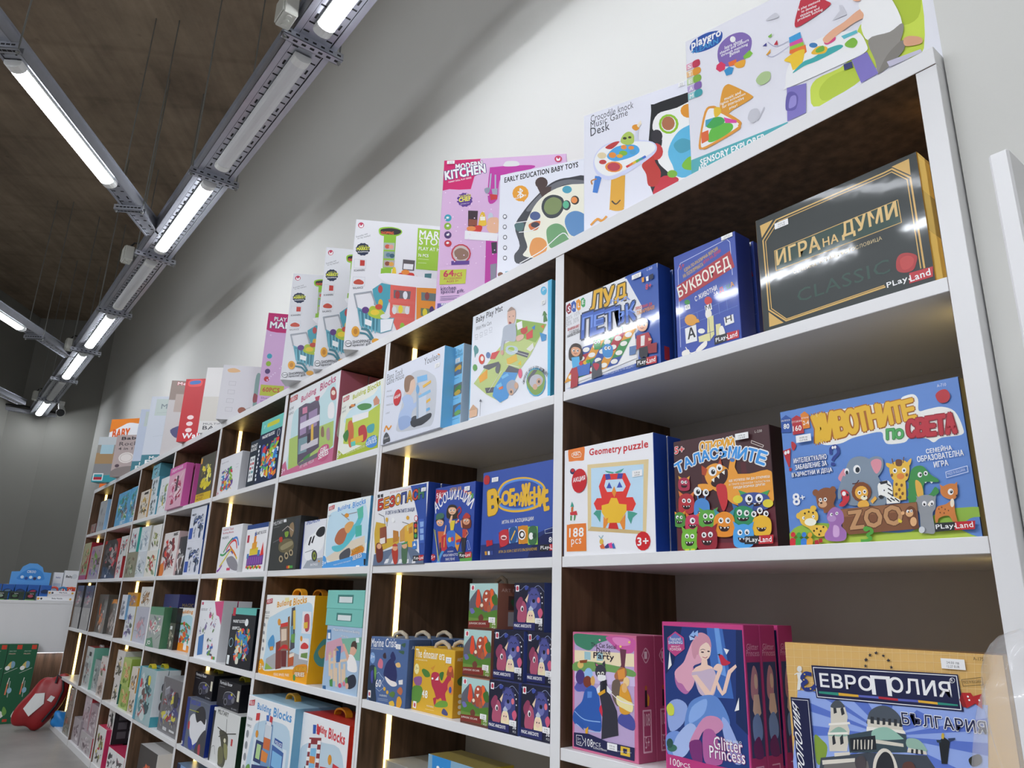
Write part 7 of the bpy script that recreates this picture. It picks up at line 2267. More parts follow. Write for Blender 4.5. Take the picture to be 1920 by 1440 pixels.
["toy_box","black window box of pale dinosaurs beside the green topped box","box","",-4.0929,0.0401,0.7542,0.0,0.2457,0.2052,0.06,[1023,704,704],"gloss",[["collage",607,47,14.7,4.1,231,131.3,34,[1024,1025,1026,1027]],
["r",704,0,205,246,131],
["t",1028,"SENSE",44.2,176.4,137.6,176.4,14.4,50],
["r",1029,157,115,197,98]],[],[],[]],
["toy_box","white and orange building blocks box with colourful animals","box","",-3.9225,0.0656,0.7542,0.0,0.2886,0.2087,0.08,[1030,1031,1032],"satin",[["collage",607,48,34.6,37.6,265.5,154.5,34,[1033,934,233,157,1034,1035]],
["s",1036,29,146,173,175,277,159,277,83,29,63],
["t",385,"building",46.2,175.3,259.7,179.5,20.9,50],
["r",680,12,202,46,186],
["s",1037,0,33,144,38,289,25,289,0,0,0],
["r",1038,179,58,231,8],
["collage",607,148,46.2,37.6,259.7,146.1,26,[1033,934,233,157,1034]]],[],[],[]],
["toy_box","navy box with a red toy picture standing behind the orange blocks box","box","",-4.2329,0.0611,0.7542,0.0,0.2974,0.275,0.22,[1039,1040,1041],"satin",[["collage",607,49,29.7,27.5,267.6,220,18,[1042,1043,1034]]],[["t",1044,"MAGIC TOYS",22,209,132,209,19.2,20],
["s",1045,53,121,97,148,132,132,136,55,53,44],
["r",1046,136,192,158,132]],[],[]],
["toy_box","teal and white box with yellow handle and clear front","box","",-4.2329,-0.0052,0.3896,0.0,0.3541,0.263,0.0566,[1047,1048,1049],"gloss",[["collage",607,50,49.6,10.5,339.9,236.7,40,[1050,1051,1052,864,1053,1006]],
["p",1054,0,263,42,263,50,0,0,0],
["s",1055,212,226,255,226,255,189,220,189],
["r",1056,64,205,92,163]],[["e",1003,40,184,6.8,0,0,-18],
["e",1057,40,142,6.8,0,0,-21],
["r",1058,0,47,57,0],
["e",1059,41,95,9,0,0,-21]],[["h","yellow",-0.01,0.9]],[[0.004,"second teal box with yellow handle, in the dark behind the front one"]]],
["toy_box","grey box with a building crane and yellow handle","box","",-3.8062,0.0156,0.3896,0.0,0.3322,0.2454,0.15,[1060,1061,1062],"gloss",[["collage",607,51,33.2,39.3,318.9,211,46,[1063,921,1064,1065,1066,1067,580]],
["c",239,2,27,221,80,162,146,128],
["c",239,2,40,123,33,49,66,25],
["r",1068,213,29,299,20],
["r",705,100,29,166,15],
["s",728,219,182,279,191,286,137,233,128]],[],[["h","yellow",0.03,0.7]],[]],
["toy_box","dark box with orange flames and white top on the bottom shelf","box","",-4.1203,0.03,0.0401,0.0,0.3521,0.24,0.2,[1069,1005,1070],"satin",[["collage",607,52,42.3,4.8,324,182.4,20,[1071,1072,1073,1074]]],[],[],[]],
["toy_box","small dark red box left of the orange flames box","box","",-4.3654,0.05,0.0401,0.0,0.0982,0.23,0.1,[1075,1076,1077],"satin",[["collage",607,53,5.9,9.2,92.3,216.2,20,[1078,997,1077]]],[],[],[]],
["toy_box","cream box with a brown dinosaur, leftmost in its compartment","box","",-5.038,0.012,1.4907,0.0,0.2432,0.1866,0.07,[1079,1080,1081],"satin",[["collage",607,54,34,14.9,223.7,149.3,22,[1082,1083,952,1084]],
["r",1085,97,175,204,160]],[],[],[]],
["toy_box","white and teal box with a grey dinosaur, bottom of its stack of three","box","",-4.794,0.02,1.4907,0.0,0.1827,0.125,0.09,[1086,1087,1087],"satin",[["collage",607,55,29.2,7.5,164.4,110,24,[1088,1089,1090,1091]]],[],[],[]],
["toy_box","white and teal box with a grey dinosaur, middle of its stack of three","box","",-4.8155,0.02,1.6157,0.0,0.1743,0.128,0.09,[1086,1087,1087],"satin",[["use",607,69,0.954,1.024]],[],[],[]],
["toy_box","teal box on top of the grey dinosaur box","box","",-4.8544,0.02,1.7437,0.0,0.1849,0.091,0.16,[1092,1093,1094],"satin",[["collage",607,56,25.9,7.3,162.7,72.8,16,[1095,1096,1097]]],[],[],[]],
["toy_box","white box with yellow and green line art beside the pink doll house boxes","box","",-4.5383,0.012,1.4907,0.0,0.1994,0.2198,0.08,[1098,1099,1100],"satin",[["collage",607,57,19.9,13.2,183.5,193.4,22,[1101,1102,1103,1104]]],[],[],[]],
["toy_box","olive window box, lower left of six","box","",-5.0813,-0.0012,1.1247,0.0,0.2518,0.1556,0.08,[1105,1106,1107],"gloss",[["collage",607,60,20.1,9.3,231.6,130.7,22,[1108,1109,1110,1111]]],[],[],[]],
["toy_box","pale grey figure box, lower middle of six","box","",-4.8554,0.012,1.1247,0.0,0.2471,0.1571,0.08,[1112,1113,1114],"satin",[["collage",607,61,19.8,9.4,227.3,132,22,[1115,1116,1117,1118]]],[],[],[]],
["toy_box","white box with a green figure and teal side, lower right of six","box","",-4.5656,0.005,1.1247,0.0,0.2602,0.1512,0.08,[1119,1120,1121],"satin",[["collage",607,62,20.8,9.1,239.4,127,22,[926,1122,1123,946]]],[],[],[]],
["toy_box","white and teal box with a red detail, upper left of six","box","",-5.0813,0.0051,1.2835,0.0,0.2037,0.155,0.06,[1124,1125,1125],"satin",[["collage",607,63,16.3,9.3,187.4,130.2,22,[979,1126,1127]]],[],[],[]],
["toy_box","pale tall figure box, upper middle of six","box","",-4.8789,0.02,1.2818,0.0,0.2436,0.155,0.09,[1128,1129,1130],"satin",[["collage",607,64,19.5,9.3,224.1,130.2,22,[1131,1132,874]]],[],[],[]],
["toy_box","white box with an olive green dinosaur, upper right of six","box","",-4.5443,0.012,1.2759,0.0,0.2053,0.15,0.07,[1133,1134,1032],"satin",[["collage",607,65,16.4,9,188.9,126,22,[1135,1136,1137,1138]]],[],[],[]],
["toy_box","small white mech box, lowest on the left under the amber box","box","",-5.226,0.0445,0.7542,0.0,0.1105,0.115,0.08,[1139,1140,383],"satin",[["collage",607,70,8.8,6.9,101.6,94.3,24,[1141,1142,1143]]],[],[],[]],
["toy_box","white mech box with light blue top, second tier left","box","",-5.0755,0.015,0.8692,0.0,0.1527,0.15,0.07,[1144,1145,1146],"satin",[["collage",607,71,12.2,9,140.5,123,24,[1147,474,1014]]],[],[],[]],
["toy_box","white and violet mech box between two taller boxes","box","",-4.9556,0.0288,0.7542,0.0,0.2294,0.1973,0.08,[1148,1149,1150],"satin",[["collage",607,72,18.3,11.8,211,161.8,24,[1151,1152,1153,1141]]],[],[],[]],
["toy_box","lilac window box with a pink robot","box","",-4.7093,0.0311,0.7542,0.0,0.3212,0.1997,0.09,[1154,1155,1156],"gloss",[["collage",607,73,25.7,12,295.5,171.7,24,[1157,1158,1141,1159]]],[],[],[]],
["toy_box","small amber box standing on the violet mech box","box","",-5.0121,0.03,0.9515,0.0,0.2791,0.0821,0.12,[1160,1161,1162],"satin",[["collage",607,74,22.3,4.9,256.8,67.3,24,[1163,1164,1165]]],[],[],[]],
["toy_box","white box of brown figures on the lilac window box","box","",-4.66,0.03,0.9539,0.0,0.2624,0.1144,0.1,[1166,1167,1168],"satin",[["collage",607,75,21,6.9,241.4,93.8,24,[1169,1170,1171]]],[],[],[]],
["toy_box","orange and blue toy box, lower of its pair, left of the teal handled boxes","box","",-5.2771,0.05,0.3896,0.0,0.1615,0.113,0.1,[1172,1173,1173],"satin",[["collage",607,80,12.9,6.8,148.6,94.9,22,[48,498,937,1078]]],[],[],[]],
["toy_box","orange and blue toy box, upper of its pair, left of the teal handled boxes","box","",-5.2838,0.05,0.5026,0.0,0.1682,0.147,0.1,[1172,1173,1174],"satin",[["use",607,85,1.041,1.301]],[],[],[]],
["toy_box","white vehicle box, lower of its pair, left of the teal handled boxes","box","",-5.0041,0.035,0.3896,0.0,0.1671,0.133,0.1,[1175,1176,1177],"satin",[["collage",607,81,13.4,8,153.7,111.7,22,[1178,1179,1180,1181]]],[],[],[]],
["toy_box","white vehicle box, upper of its pair, left of the teal handled boxes","box","",-5.0298,0.035,0.5226,0.0,0.2173,0.165,0.1,[1175,1182,1183],"satin",[["use",607,87,1.301,1.241]],[],[],[]],
["toy_box","lime green box, lower of its pair, left of the teal handled boxes","box","",-4.7218,0.02,0.3896,0.0,0.2106,0.121,0.1,[1184,1185,1186],"satin",[["collage",607,82,16.8,7.3,193.7,101.6,22,[1187,1188,1189,590]]],[],[],[]],
["toy_box","lime green box, upper of its pair, left of the teal handled boxes","box","",-4.763,0.02,0.5106,0.0,0.2009,0.15,0.1,[1190,1185,1191],"satin",[["use",607,89,0.954,1.24]],[],[],[]],
["toy_box","white and orange box, lower of its pair, left of the teal handled boxes","box","",-4.4539,0.012,0.3896,0.0,0.1375,0.11,0.1,[1192,1173,1193],"satin",[["collage",607,83,11,6.6,126.5,92.4,22,[1110,1194,1195,1137]]],[],[],[]],
["toy_box","white and orange box, upper of its pair, left of the teal handled boxes","box","",-4.4851,0.012,0.4996,0.0,0.1442,0.13,0.1,[1192,1173,1175],"satin",[["use",607,91,1.049,1.182]],[],[],[]],
["toy_box","white box with yellow flowers and crimson top, low left","box","",-5.0813,0.007,0.0401,0.0,0.2472,0.208,0.1,[1196,1197,1198],"satin",[["collage",607,90,19.8,12.5,227.4,174.7,24,[1199,1200,953,1201]]],[],[],[]],
["toy_box","white box with crimson top in front of the black and white box","box","",-4.7715,0.02,0.0401,0.0,0.2212,0.13,0.12,[1202,1198,1198],"satin",[["collage",607,91,17.7,7.8,203.5,109.2,24,[1203,1061,1002]]],[],[],[]],
["toy_box","white figure box with crimson top against the right divider","box","",-4.5503,0.02,0.0401,0.0,0.194,0.13,0.12,[1202,1198,1198],"satin",[["collage",607,92,15.5,7.8,178.5,109.2,24,[1059,1203,1204]]],[],[],[]],
["toy_box","white box with black picture side standing on the crimson topped box","box","",-4.9857,0.035,0.1701,0.0,0.166,0.21,0.22,[1205,1206,1207],"satin",[["collage",607,93,13.3,12.6,152.7,176.4,24,[1203,1208,1209]]],[["r",1210,26,168,75,130],
["r",1210,88,168,136,130],
["r",1210,150,168,198,130],
["r",1210,26,118,75,80],
["r",1210,88,118,136,80],
["r",1210,150,118,198,80],
["r",1210,26,67,75,29],
["r",1210,88,67,136,29],
["r",1210,150,67,198,29]],[],[]],
["puzzle_box","blue and green animal puzzle box, left of a matching pair","puzzle","",-5.7716,0.012,1.4907,0.0,0.4007,0.2455,0.05,[1211,1212,1212],"satin",[["collage",607,100,24,34.4,376.6,230.8,40,[1213,1214,1215,1216,1110,1217,1218]],
["t",1219,"SET",200.3,9.8,352.6,9.8,22.1,50]],[],[],[]],
["puzzle_box","blue and green animal puzzle box, right of a matching pair","puzzle","",-5.3601,0.012,1.4907,0.0,0.2063,0.2477,0.05,[1211,1212,1212],"satin",[["use",607,97,0.515,1.009]],[],[],[]],
["toy_box","red edged window box with a grey robot","box","",-5.9351,0.0094,1.1247,0.0,0.5135,0.2732,0.09,[1220,1221,377],"gloss",[["collage",607,101,51.3,16.4,451.8,251.3,44,[1222,1223,1224,1225,1226,1227]],
["p",1221,0,273,82,273,72,251,0,246],
["p",1228,370,273,513,273,513,109,472,109,452,246],
["r",1229,175,27,226,8]],[],[],[]],
["toy_box","narrow white mech box, lower of two beside the grey robot","box","",-5.4232,0.012,1.1247,0.0,0.152,0.145,0.1,[1230,1231,1232],"satin",[["collage",607,102,12.2,8.7,139.8,121.8,18,[1233,1003,1234]]],[],[],[]],
["toy_box","white mech box, upper of two beside the grey robot","box","",-5.4115,0.012,1.2697,0.0,0.2101,0.135,0.1,[1235,1236,1237],"satin",[["collage",607,103,16.8,8.1,193.3,113.4,22,[1238,1239,118,1240]]],[],[],[]],
["toy_box","charcoal window box with an orange and white robot","box","",-5.9351,0.0356,0.7542,0.0,0.3171,0.2627,0.12,[1241,1242,1243],"gloss",[["collage",607,104,63.4,10.5,253.7,236.4,36,[1244,1046,1245,1246,1247,1248]],
["l",48,3,190,11,311,105],
["l",48,3,209,0,317,74],
["s",1033,82,194,114,189,114,126,89,121]],[],[],[]],
["toy_box","charcoal window box with orange arch, beside the white robot one","box","",-5.6258,0.0559,0.7542,0.0,0.243,0.2329,0.06,[1249,1242,1250],"gloss",[["collage",607,105,24.3,9.3,218.7,186.3,30,[1251,1252,450,1253]],
["s",1254,49,200,97,233,194,233,219,200,194,205,97,205]],[],[],[]],
["toy_box","grey box with small orange pot picture against the left divider","box","",-6.2704,0.0621,0.7542,0.0,0.1828,0.18,0.06,[1255,1256,1256],"satin",[["collage",607,106,11,7.2,146.2,72,14,[1188,1257,1258]]],[],[],[]],
["toy_box","mint sided doll box with a red top","box","",-5.9351,0.0174,0.3896,0.0,0.2636,0.2685,0.13,[1259,1260,1261],"gloss",[["collage",607,107,21.1,10.7,221.4,230.9,22,[1233,1262,864,1003]],
["r",52,105,236,185,209]],[],[["h","plast",0,0.6]],[]],
["toy_box","silver window box between mint doll box and small white boxes","box","",-5.6473,0.03,0.3896,0.0,0.2429,0.2,0.08,[1263,1264,1265],"gloss",[["collage",607,108,19.4,12,223.5,168,24,[1266,1267,767,1268]]],[],[],[]],
["toy_box","small white toy box, lower of two by the silver one","box","",-5.3658,0.012,0.3896,0.0,0.1906,0.1155,0.08,[1269,1270,1271],"satin",[["collage",607,109,15.2,6.9,175.3,97,18,[1272,1273,1274]]],[],[],[]],
["toy_box","small white toy box with red mark, upper of two by the silver one","box","",-5.3569,0.012,0.5051,0.0,0.1809,0.1233,0.08,[1275,1270,1271],"satin",[["collage",607,110,14.5,7.4,166.4,103.5,18,[1272,118,1276]]],[],[],[]],
["toy_box","greyish window box, left in the bottom compartment","box","",-5.9351,0.016,0.0401,0.0,0.2604,0.1505,0.08,[1277,1278,1279],"satin",[["collage",607,111,20.8,9,239.6,126.4,26,[1280,1281,1282,1283,1284]]],[],[],[]],
["toy_box","pale pink window box with crimson side, lower right","box","",-5.5927,0.01,0.0401,0.0,0.3974,0.112,0.09,[1285,1286,1277],"gloss",[["collage",607,112,31.8,6.7,365.6,94.1,26,[1280,1281,1282,1283,1284]]],[],[],[]],
["toy_box","pink window box with red top on the pale pink one","box","",-5.7411,0.03,0.1521,0.0,0.2268,0.225,0.09,[1287,1288,1289],"gloss",[["collage",607,113,18.1,13.5,208.7,189,26,[1280,1281,1282,1283,1284]]],[],[],[]],
["toy_box","pink figure box against the divider on the pale pink one","box","",-5.4263,0.015,0.1521,0.0,0.2188,0.18,0.08,[1290,1291,1292],"gloss",[["collage",607,114,17.5,10.8,201.3,151.2,26,[1280,1281,1282,1283,1284]]],[],[],[]],
["toy_box","small red topped box in the corner of the end compartment","box","",-6.7682,0.02,1.4907,0.0,0.2024,0.085,0.08,[1293,1294,1295],"satin",[["collage",607,116,16.2,5.1,186.2,71.4,14,[1296,1295,1297]]],[],[],[]],
["toy_box","grey box with a pale blue side in the end compartment","box","",-6.4711,0.012,1.4907,0.0,0.2883,0.2485,0.06,[1298,1299,1299],"satin",[["collage",607,117,40.4,39.8,259.5,198.8,8,[1300,740]]],[],[],[]],
["toy_box","red and olive doll box, left in the end compartment","box","",-6.7811,0.0027,1.1247,0.0,0.3046,0.2925,0.08,[1301,1302,1303],"gloss",[["collage",607,118,30.5,29.3,280.2,269.1,34,[1304,1305,1306,1307,1308]],
["r",1309,0,35,305,0]],[],[],[]],
["toy_box","red and lilac doll box, right in the end compartment","box","",-6.485,0.012,1.1247,0.0,0.454,0.2539,0.06,[1310,1311,1312],"gloss",[["collage",607,119,36.3,10.2,417.7,238.7,36,[1313,1314,977,1315,1316,1317]]],[],[],[]],
["toy_box","grey bag front box, lower left of four dark boxes","box","",-6.7811,0.0088,0.7542,0.0,0.3288,0.16,0.1,[1318,1319,1319],"gloss",[["collage",607,120,78.9,12.8,302.5,144,6,[1320,1321]]],[],[],[]],
["toy_box","grey bag front box, lower right of four dark boxes","box","",-6.413,0.012,0.7542,0.0,0.3364,0.16,0.1,[1318,1319,1319],"gloss",[["use",607,117,1.023,1.0]],[],[],[]],
["toy_box","dark doll window box, upper left of four dark boxes","box","",-6.7811,0.007,0.9142,0.0,0.3087,0.165,0.1,[1322,1319,1319],"gloss",[["collage",607,121,24.7,9.9,284,138.6,30,[1323,1324,1325,1326,1327]]],[],[],[]],
["toy_box","dark doll window box, upper right of four dark boxes","box","",-6.4027,0.012,0.9142,0.0,0.3308,0.165,0.1,[1328,1319,1319],"gloss",[["use",607,119,1.071,1.0]],[],[],[]],
["toy_box","grey green figure box, lower of two at the end of the shelf","box","",-6.2926,0.012,0.0401,0.0,0.2682,0.15,0.1,[1329,1330,1331],"gloss",[["collage",607,122,21.5,9,246.7,126,28,[1332,1333,1334,1335]]],[],[],[]],
["toy_box","grey green figure box, upper of two at the end of the shelf","box","",-6.2708,0.012,0.1901,0.0,0.2419,0.155,0.1,[1336,1330,1331],"gloss",[["use",607,121,0.902,1.033]],[],[],[]],
["toy_box","large white activity table box with a kneeling toddler, rightmost on top","box","",-0.4588,0.012,1.87,0.2068,0.62,0.3415,0.12,[1337,1338,1339],"gloss",[["s",1340,344,188,397,208,443,211,437,87,405,80,360,86,259,53,246,87,259,113,315,122],
["s",1341,394,222,442,205,436,153,405,156],
["s",1342,262,86,284,106,326,104,335,74,272,59],
["p",1343,1,43,200,46,200,43,447,64,440,10,-2,7],
["t",1344,"SENSORY EXPLORER",20.7,21.8,155,26.1,14.4,40],
["t",1344,"AND",15.4,10,34.1,10.5,11.1,40],
["s",1345,10,317,18,333,48,337,76,328,85,315,78,297,52,293,23,300],
["t",1346,"playgro",14.3,308.6,80.9,306.6,26.2,30],
["t",853,"+LEARN",13.2,299.6,74,297,13,40],
["s",1347,71,264,77,290,100,302,127,295,144,271,141,244,126,225,101,225,78,239],
["t",1348,"learn about",87.4,273.4,125.7,272.1,8.4,20],
["t",1348,"shapes and colours",76.6,264.9,138.7,264.9,8.4,20],
["t",1348,"through matching",78.7,257.4,136,255.8,8.3,20],
["t",1348,"games",96.8,248.8,118.1,248,8.2,20],
["e",1348,106,289,5.9,-3.3,-0.5,-7.6],
["p",1349,93,238,110,237,111,224,95,227],
["p",1350,68,244,78,248,87,236,85,225,74,224,66,235],
["s",1351,106,228,128,227,125,211,111,215],
["p",1352,83,223,94,227,104,219,99,206,87,208],
["p",1353,125,236,139,244,145,233,138,227,127,228],
["r",1354,-1,280,16,265],
["s",1355,16,280,29,280,32,270,29,263,16,265],
["t",1356,"S",3.1,267.3,11,266.9,10.1,30],
["p",1357,-1,261,16,261,16,245,0,246],
["s",48,16,261,29,260,33,251,29,244,16,245],
["t",1356,"T",3.5,248.1,11.4,247.7,10,30],
["p",1358,0,242,16,242,16,226,0,227],
["s",1359,16,242,29,241,33,232,29,225,16,226],
["t",1356,"E",4,229,11.9,228.7,9.9,30],
["p",1360,0,223,17,223,17,208,1,208],
["s",1361,17,223,30,223,33,214,30,207,17,208],
["t",1356,"A",4.4,210.1,12.3,209.8,9.8,30],
["r",1362,1,204,17,189],
["s",1363,17,204,30,204,34,195,30,188,17,189],
["t",1356,"M",4.9,191.2,12.7,191,9.8,30],
["s",67,69,139,77,177,87,186,99,178,135,138,134,128,95,120,76,112],
["t",779,"music and",80.2,150.3,114.8,150.6,7.3,20],
["t",779,"lights activation",71.4,141.4,123.7,141.9,7.4,20],
["t",779,"for interactive",74.6,133.8,120.2,134.5,7.3,20],
["t",779,"play!",89.2,123.6,105.6,123.6,7.2,20],
["s",48,19,70,36,144,54,150,69,136,108,91,110,77,101,68,40,56,27,58],
["s",1364,24,72,40,139,54,144,65,131,103,88,104,81,98,75,37,62],
["s",1365,39,74,51,100,76,99,93,88,89,73,52,65],
["s",1366,36,113,55,121,73,113,76,99,48,98],
["p",1033,26,97,42,97,42,73,26,71],
["p",1367,76,112,102,93,102,87,79,97],
["p",1368,37,123,55,121,36,106],
["s",1369,57,142,69,139,71,125,58,120],
["s",1370,147,166,160,178,176,171,173,153,156,150],
["s",1371,125,89,132,103,146,100,148,82,136,72,128,79],
["l",1371,2.5,144,74,159,97],
["s",1372,176,295,196,303,202,289],
["s",930,231,256,243,294,249,304,270,298,294,273,296,259,241,245],
["t",1373,"6 play stations",240,279.9,281.7,277.9,7.2,20],
["t",1373,"to develop",245.6,271.5,274.3,269.8,7.1,20],
["t",1373,"thinking and",242.7,263,278.8,261.3,7.1,20],
["t",1373,"problem solving",237.3,256.6,284.3,254.8,7.2,20],
["p",1372,299,224,314,238,314,251,319,248,325,223],
["c",1374,1,172,214,185,203,216,210],
["c",1374,1,177,242,192,223,217,223],
["p",1375,178,255,186,258,185,250,180,251],
["p",1376,166,238,174,242,174,234],
["p",930,188,229,195,237,196,225],
["p",237,171,214,181,223,180,215,173,212],
["s",1377,203,125,208,158,225,182,261,196,297,195,338,177,351,140,347,126,315,122,206,118],
["s",832,212,156,230,173,266,187,299,188,337,169,347,142,293,146,219,146],
["p",1378,205,119,241,112,235,49,200,46],
["p",1378,323,121,350,125,363,72,334,66],
["p",1379,309,119,323,119,324,105,309,106],
["s",1380,199,75,204,105,216,105,224,89,218,66,205,67],
["s",1381,205,75,210,95,220,94,219,75,210,71],
["p",1382,218,230,240,231,241,215,218,216],
["p",1383,218,216,242,216,243,206,218,208],
["p",1384,218,208,243,206,245,195,217,200],
["p",1385,217,200,247,197,248,180,241,176,216,193],
["s",1386,205,183,223,190,243,189,243,176,236,157,223,152,216,171],
["p",1386,216,174,240,174,236,150,219,153],
["s",1387,218,146,239,161,258,161,284,167,307,164,309,155,267,150,241,151],
["s",1388,257,175,270,181,285,170,279,160,259,168],
["s",1389,265,176,278,178,279,166,266,168],
["e",1035,261,188,7.5,-4.1,-0.5,-5.6],
["s",1390,281,185,299,188,300,178,285,176],
["s",1391,316,162,330,167,337,154,330,145,318,153],
["p",1392,311,181,338,180,339,173,315,172],
["s",1393,279,192,296,203,319,209,348,221,368,209,365,198,338,198,302,186,286,179],
["s",1393,337,250,344,256,352,241,345,241],
["s",1394,349,236,377,245,398,220,411,153,390,146,355,147,346,181,353,205,348,221],
["s",1395,355,149,390,146,411,153,409,130,388,89,365,71,361,100],
["p",1395,379,94,409,114,407,100,398,96,383,86],
["s",1396,363,72,380,100,400,116,409,117,408,99,387,81,368,71],
["s",1397,410,120,419,121,435,109,435,97,416,101,409,108],
["p",1398,379,88,432,86,434,79,382,75]],[],[],[]],
["toy_box","white music game desk box with a toy table picture and cut-out window","box","",-0.7962,0.03,1.87,0.3467,0.48,0.3525,0.1,[1399,1400,1400],"satin",[["t",741,"Crocodile knock",19.2,326,134.8,325.9,20.3,5],
["t",741,"Music Game",19.2,307.7,119.9,309.9,20.2,5],
["t",741,"Desk",19.1,284.8,70.9,286.8,23.9,10],
["s",1401,180,301,188,316,273,317,354,323,359,97,179,71],
["s",1402,192,161,205,209,182,249,196,285,244,285,352,288,342,103,244,88,214,123],
["s",1403,218,174,237,212,269,227,349,228,342,103,248,95,227,136],
["e",1404,222,248,24,-8.6,-1,-27],
["e",1402,222,248,18,-6.6,-0.7,-21],
["e",1405,221,250,16,-5.7,-0.7,-19],
["s",1054,232,187,252,198,275,181,274,164,247,160],
["s",1353,250,129,269,144,291,128,283,106,257,114],
["e",48,271,266,19,-7.2,-0.8,-19],
["e",1406,192,225,14,-5.1,-0.5,-18],
["e",32,188,184,18,-6.2,-0.7,-23],
["s",1407,179,71,198,111,229,105,238,88],
["e",1391,226,112,12,-3.6,-0.4,-10],
["s",1408,153,160,180,174,187,154,199,124,190,94,168,99,163,131],
["p",280,74,150,110,145,106,60,68,63],
["e",280,87,62,19,-5.4,0,-7],
["c",1409,3.5,75,85,85,74,96,81],
["p",236,31,168,49,160,37,118,24,124],
["c",1410,3.6,23,147,21,157,34,158],
["s",1411,26,206,37,235,68,248,132,235,181,213,191,188,168,169,109,148,67,145,36,171],
["s",1412,29,210,41,234,72,244,132,231,177,213,187,191,160,176,105,158,67,156,39,179],
["s",1413,63,213,89,231,136,220,148,198,127,189,84,192],
["e",910,108,223,7.6,-2.6,0,-6.4],
["e",910,127,215,7.5,-2.6,0,-5.4],
["e",1391,106,207,11,-3.7,0,-7.2],
["e",910,78,211,10,-3.4,0,-8.2],
["e",1414,131,202,8.3,-2.8,0,-7.2],
["e",1415,97,202,8.5,-2.8,0,-5.4],
["e",1307,81,177,18,-5.8,0,-13],
["e",910,81,177,23,-7.4,0,-15],
["e",1307,81,177,17,-5.5,0,-12],
["e",1416,50,219,12,-4.1,0,-9],
["e",1417,52,200,10,-3.1,0,-6.4],
["s",1417,59,239,81,246,97,242,76,229],
["s",1418,100,241,107,258,122,262,134,248,133,226,115,227],
["e",1419,111,247,5.1,-1.8,0,-3.7],
["e",1419,124,245,4.2,-1.5,0,-3.2],
["p",1420,137,231,140,264,146,262,145,228],
["s",48,131,268,133,276,145,274,149,263,141,258],
["p",1421,143,272,153,283,155,272,147,264],
["p",846,112,169,120,171,123,165,115,163],
["p",161,120,171,129,174,132,168,123,165],
["p",1422,129,174,137,176,140,170,132,167],
["p",1389,137,176,145,178,148,172,140,169],
["p",1423,145,178,154,180,157,174,148,172],
["p",1424,154,180,162,182,165,176,157,174],
["c",48,6.1,20,36,36,47,48,39,60,47]],[],[["k",250.1,338.7,14.6,11.8,["79.90","40.85"]]],[]],
["toy_box","white early education box with a cream round activity board","box","",-1.1461,0.03,1.87,0.5205,0.42,0.3501,0.1,[1425,1400,1400],"satin",[["t",643,"EARLY EDUCATION BABY TOYS",14,322.1,235.6,326.1,16.8,30],
["e",1426,65,277,25,-4.9,0.7,-26],
["p",1426,65,258,83,259,76,247],
["l",1427,3.3,56,270,71,284,63,293,65,262,74,269,57,284],
["t",1427,"BLUETOOTH",48,259.8,82.5,265.1,5.7,30],
["s",817,51,83,67,111,51,173,72,213,109,254,158,292,209,298,271,277,271,111,164,76,69,55],
["s",1428,84,219,117,256,161,287,209,292,271,271,271,249,206,278,147,258,106,218],
["e",1429,128,298,19,-3.9,0.3,-19],
["p",1429,116,285,158,280,156,264,132,249],
["s",1430,79,78,90,103,78,152,95,204,125,247,176,272,235,272,306,242,305,105,146,67],
["s",1431,130,214,136,244,162,253,191,237,195,205,177,181,148,184],
["s",1432,137,214,143,237,164,245,186,231,188,209,174,192,150,194],
["e",1054,204,261,14,-2.8,0,-12],
["e",1431,203,212,12,-2.4,0,-16],
["e",1433,201,214,9,-1.8,0,-12],
["e",642,227,223,12,-2.4,0,-14],
["e",1246,225,224,9,-1.8,0,-10],
["s",1434,199,154,203,180,224,190,249,179,271,149,253,114,218,116],
["s",1435,145,140,156,158,178,160,199,142,210,106,193,90,157,90],
["s",1436,96,95,105,124,127,126,145,110,146,83,128,70,106,70],
["e",1437,111,196,16,-2.9,0.3,-14],
["s",828,93,173,126,179,119,153,100,154],
["e",669,112,168,13,-2.3,0,-8.7],
["s",1438,50,181,77,180,74,157,57,160],
["c",1439,2.4,50,185,96,183,126,179],
["c",1439,2.4,64,153,100,152,126,163],
["c",1439,2.7,69,57,128,82,149,97,192,128,210,110],
["e",1440,12,31,8.4,-1.3,0.3,-7.7],
["p",1054,26,38,45,39,44,31,28,29],
["e",741,19,211,6.2,-1.2,0,-7.3],
["e",741,20,178,6.2,-1.1,0,-7.2],
["e",741,22,145,6.2,-1.1,0,-7.1],
["e",741,23,112,6.1,-1,0,-7.1],
["e",741,24,80,6.1,-1,0,-7],
["e",1441,19,211,4.3,-0.8,0,-4.9],
["e",1441,20,178,4.3,-0.8,0,-4.8],
["e",1441,22,145,4.2,-0.7,0,-4.8],
["e",1441,23,112,4.2,-0.7,0,-4.7],
["e",1441,24,80,4.2,-0.7,0,-4.7]],[],[],[]],
["toy_box","pink glitter toy kitchen box on top of the shelf","box","",-1.4467,0.02,1.87,0.7598,0.4021,0.5469,0.1,[1442,1443,1444],"gloss",[["p",1445,0,547,122,546,119,537,141,502,104,481,94,435,56,435,23,439,1,435],
["t",1446,"MODERN",40.9,508.6,128.5,516.2,21.9,50,1447,100],
["t",1446,"KITCHEN",8.3,473.9,140.3,492.9,32.2,50,463,100],
["t",981,"FUNNY DOLL PLAY SERIES",19.5,462,94.1,474.7,5.6,30],
["p",1448,77,373,84,371,88,375,95,377,97,384,102,388,99,395,101,402,96,407,94,415,87,417,81,422,75,421,68,423,63,418,56,417,55,410,50,405,52,398,50,391,56,386,58,379,65,377,70,371],
["t",1449,"TALENTED",57.9,404.1,95.8,407.5,9.3,30],
["t",1450,"CHEF",57.9,389,95.6,393.7,14.7,50],
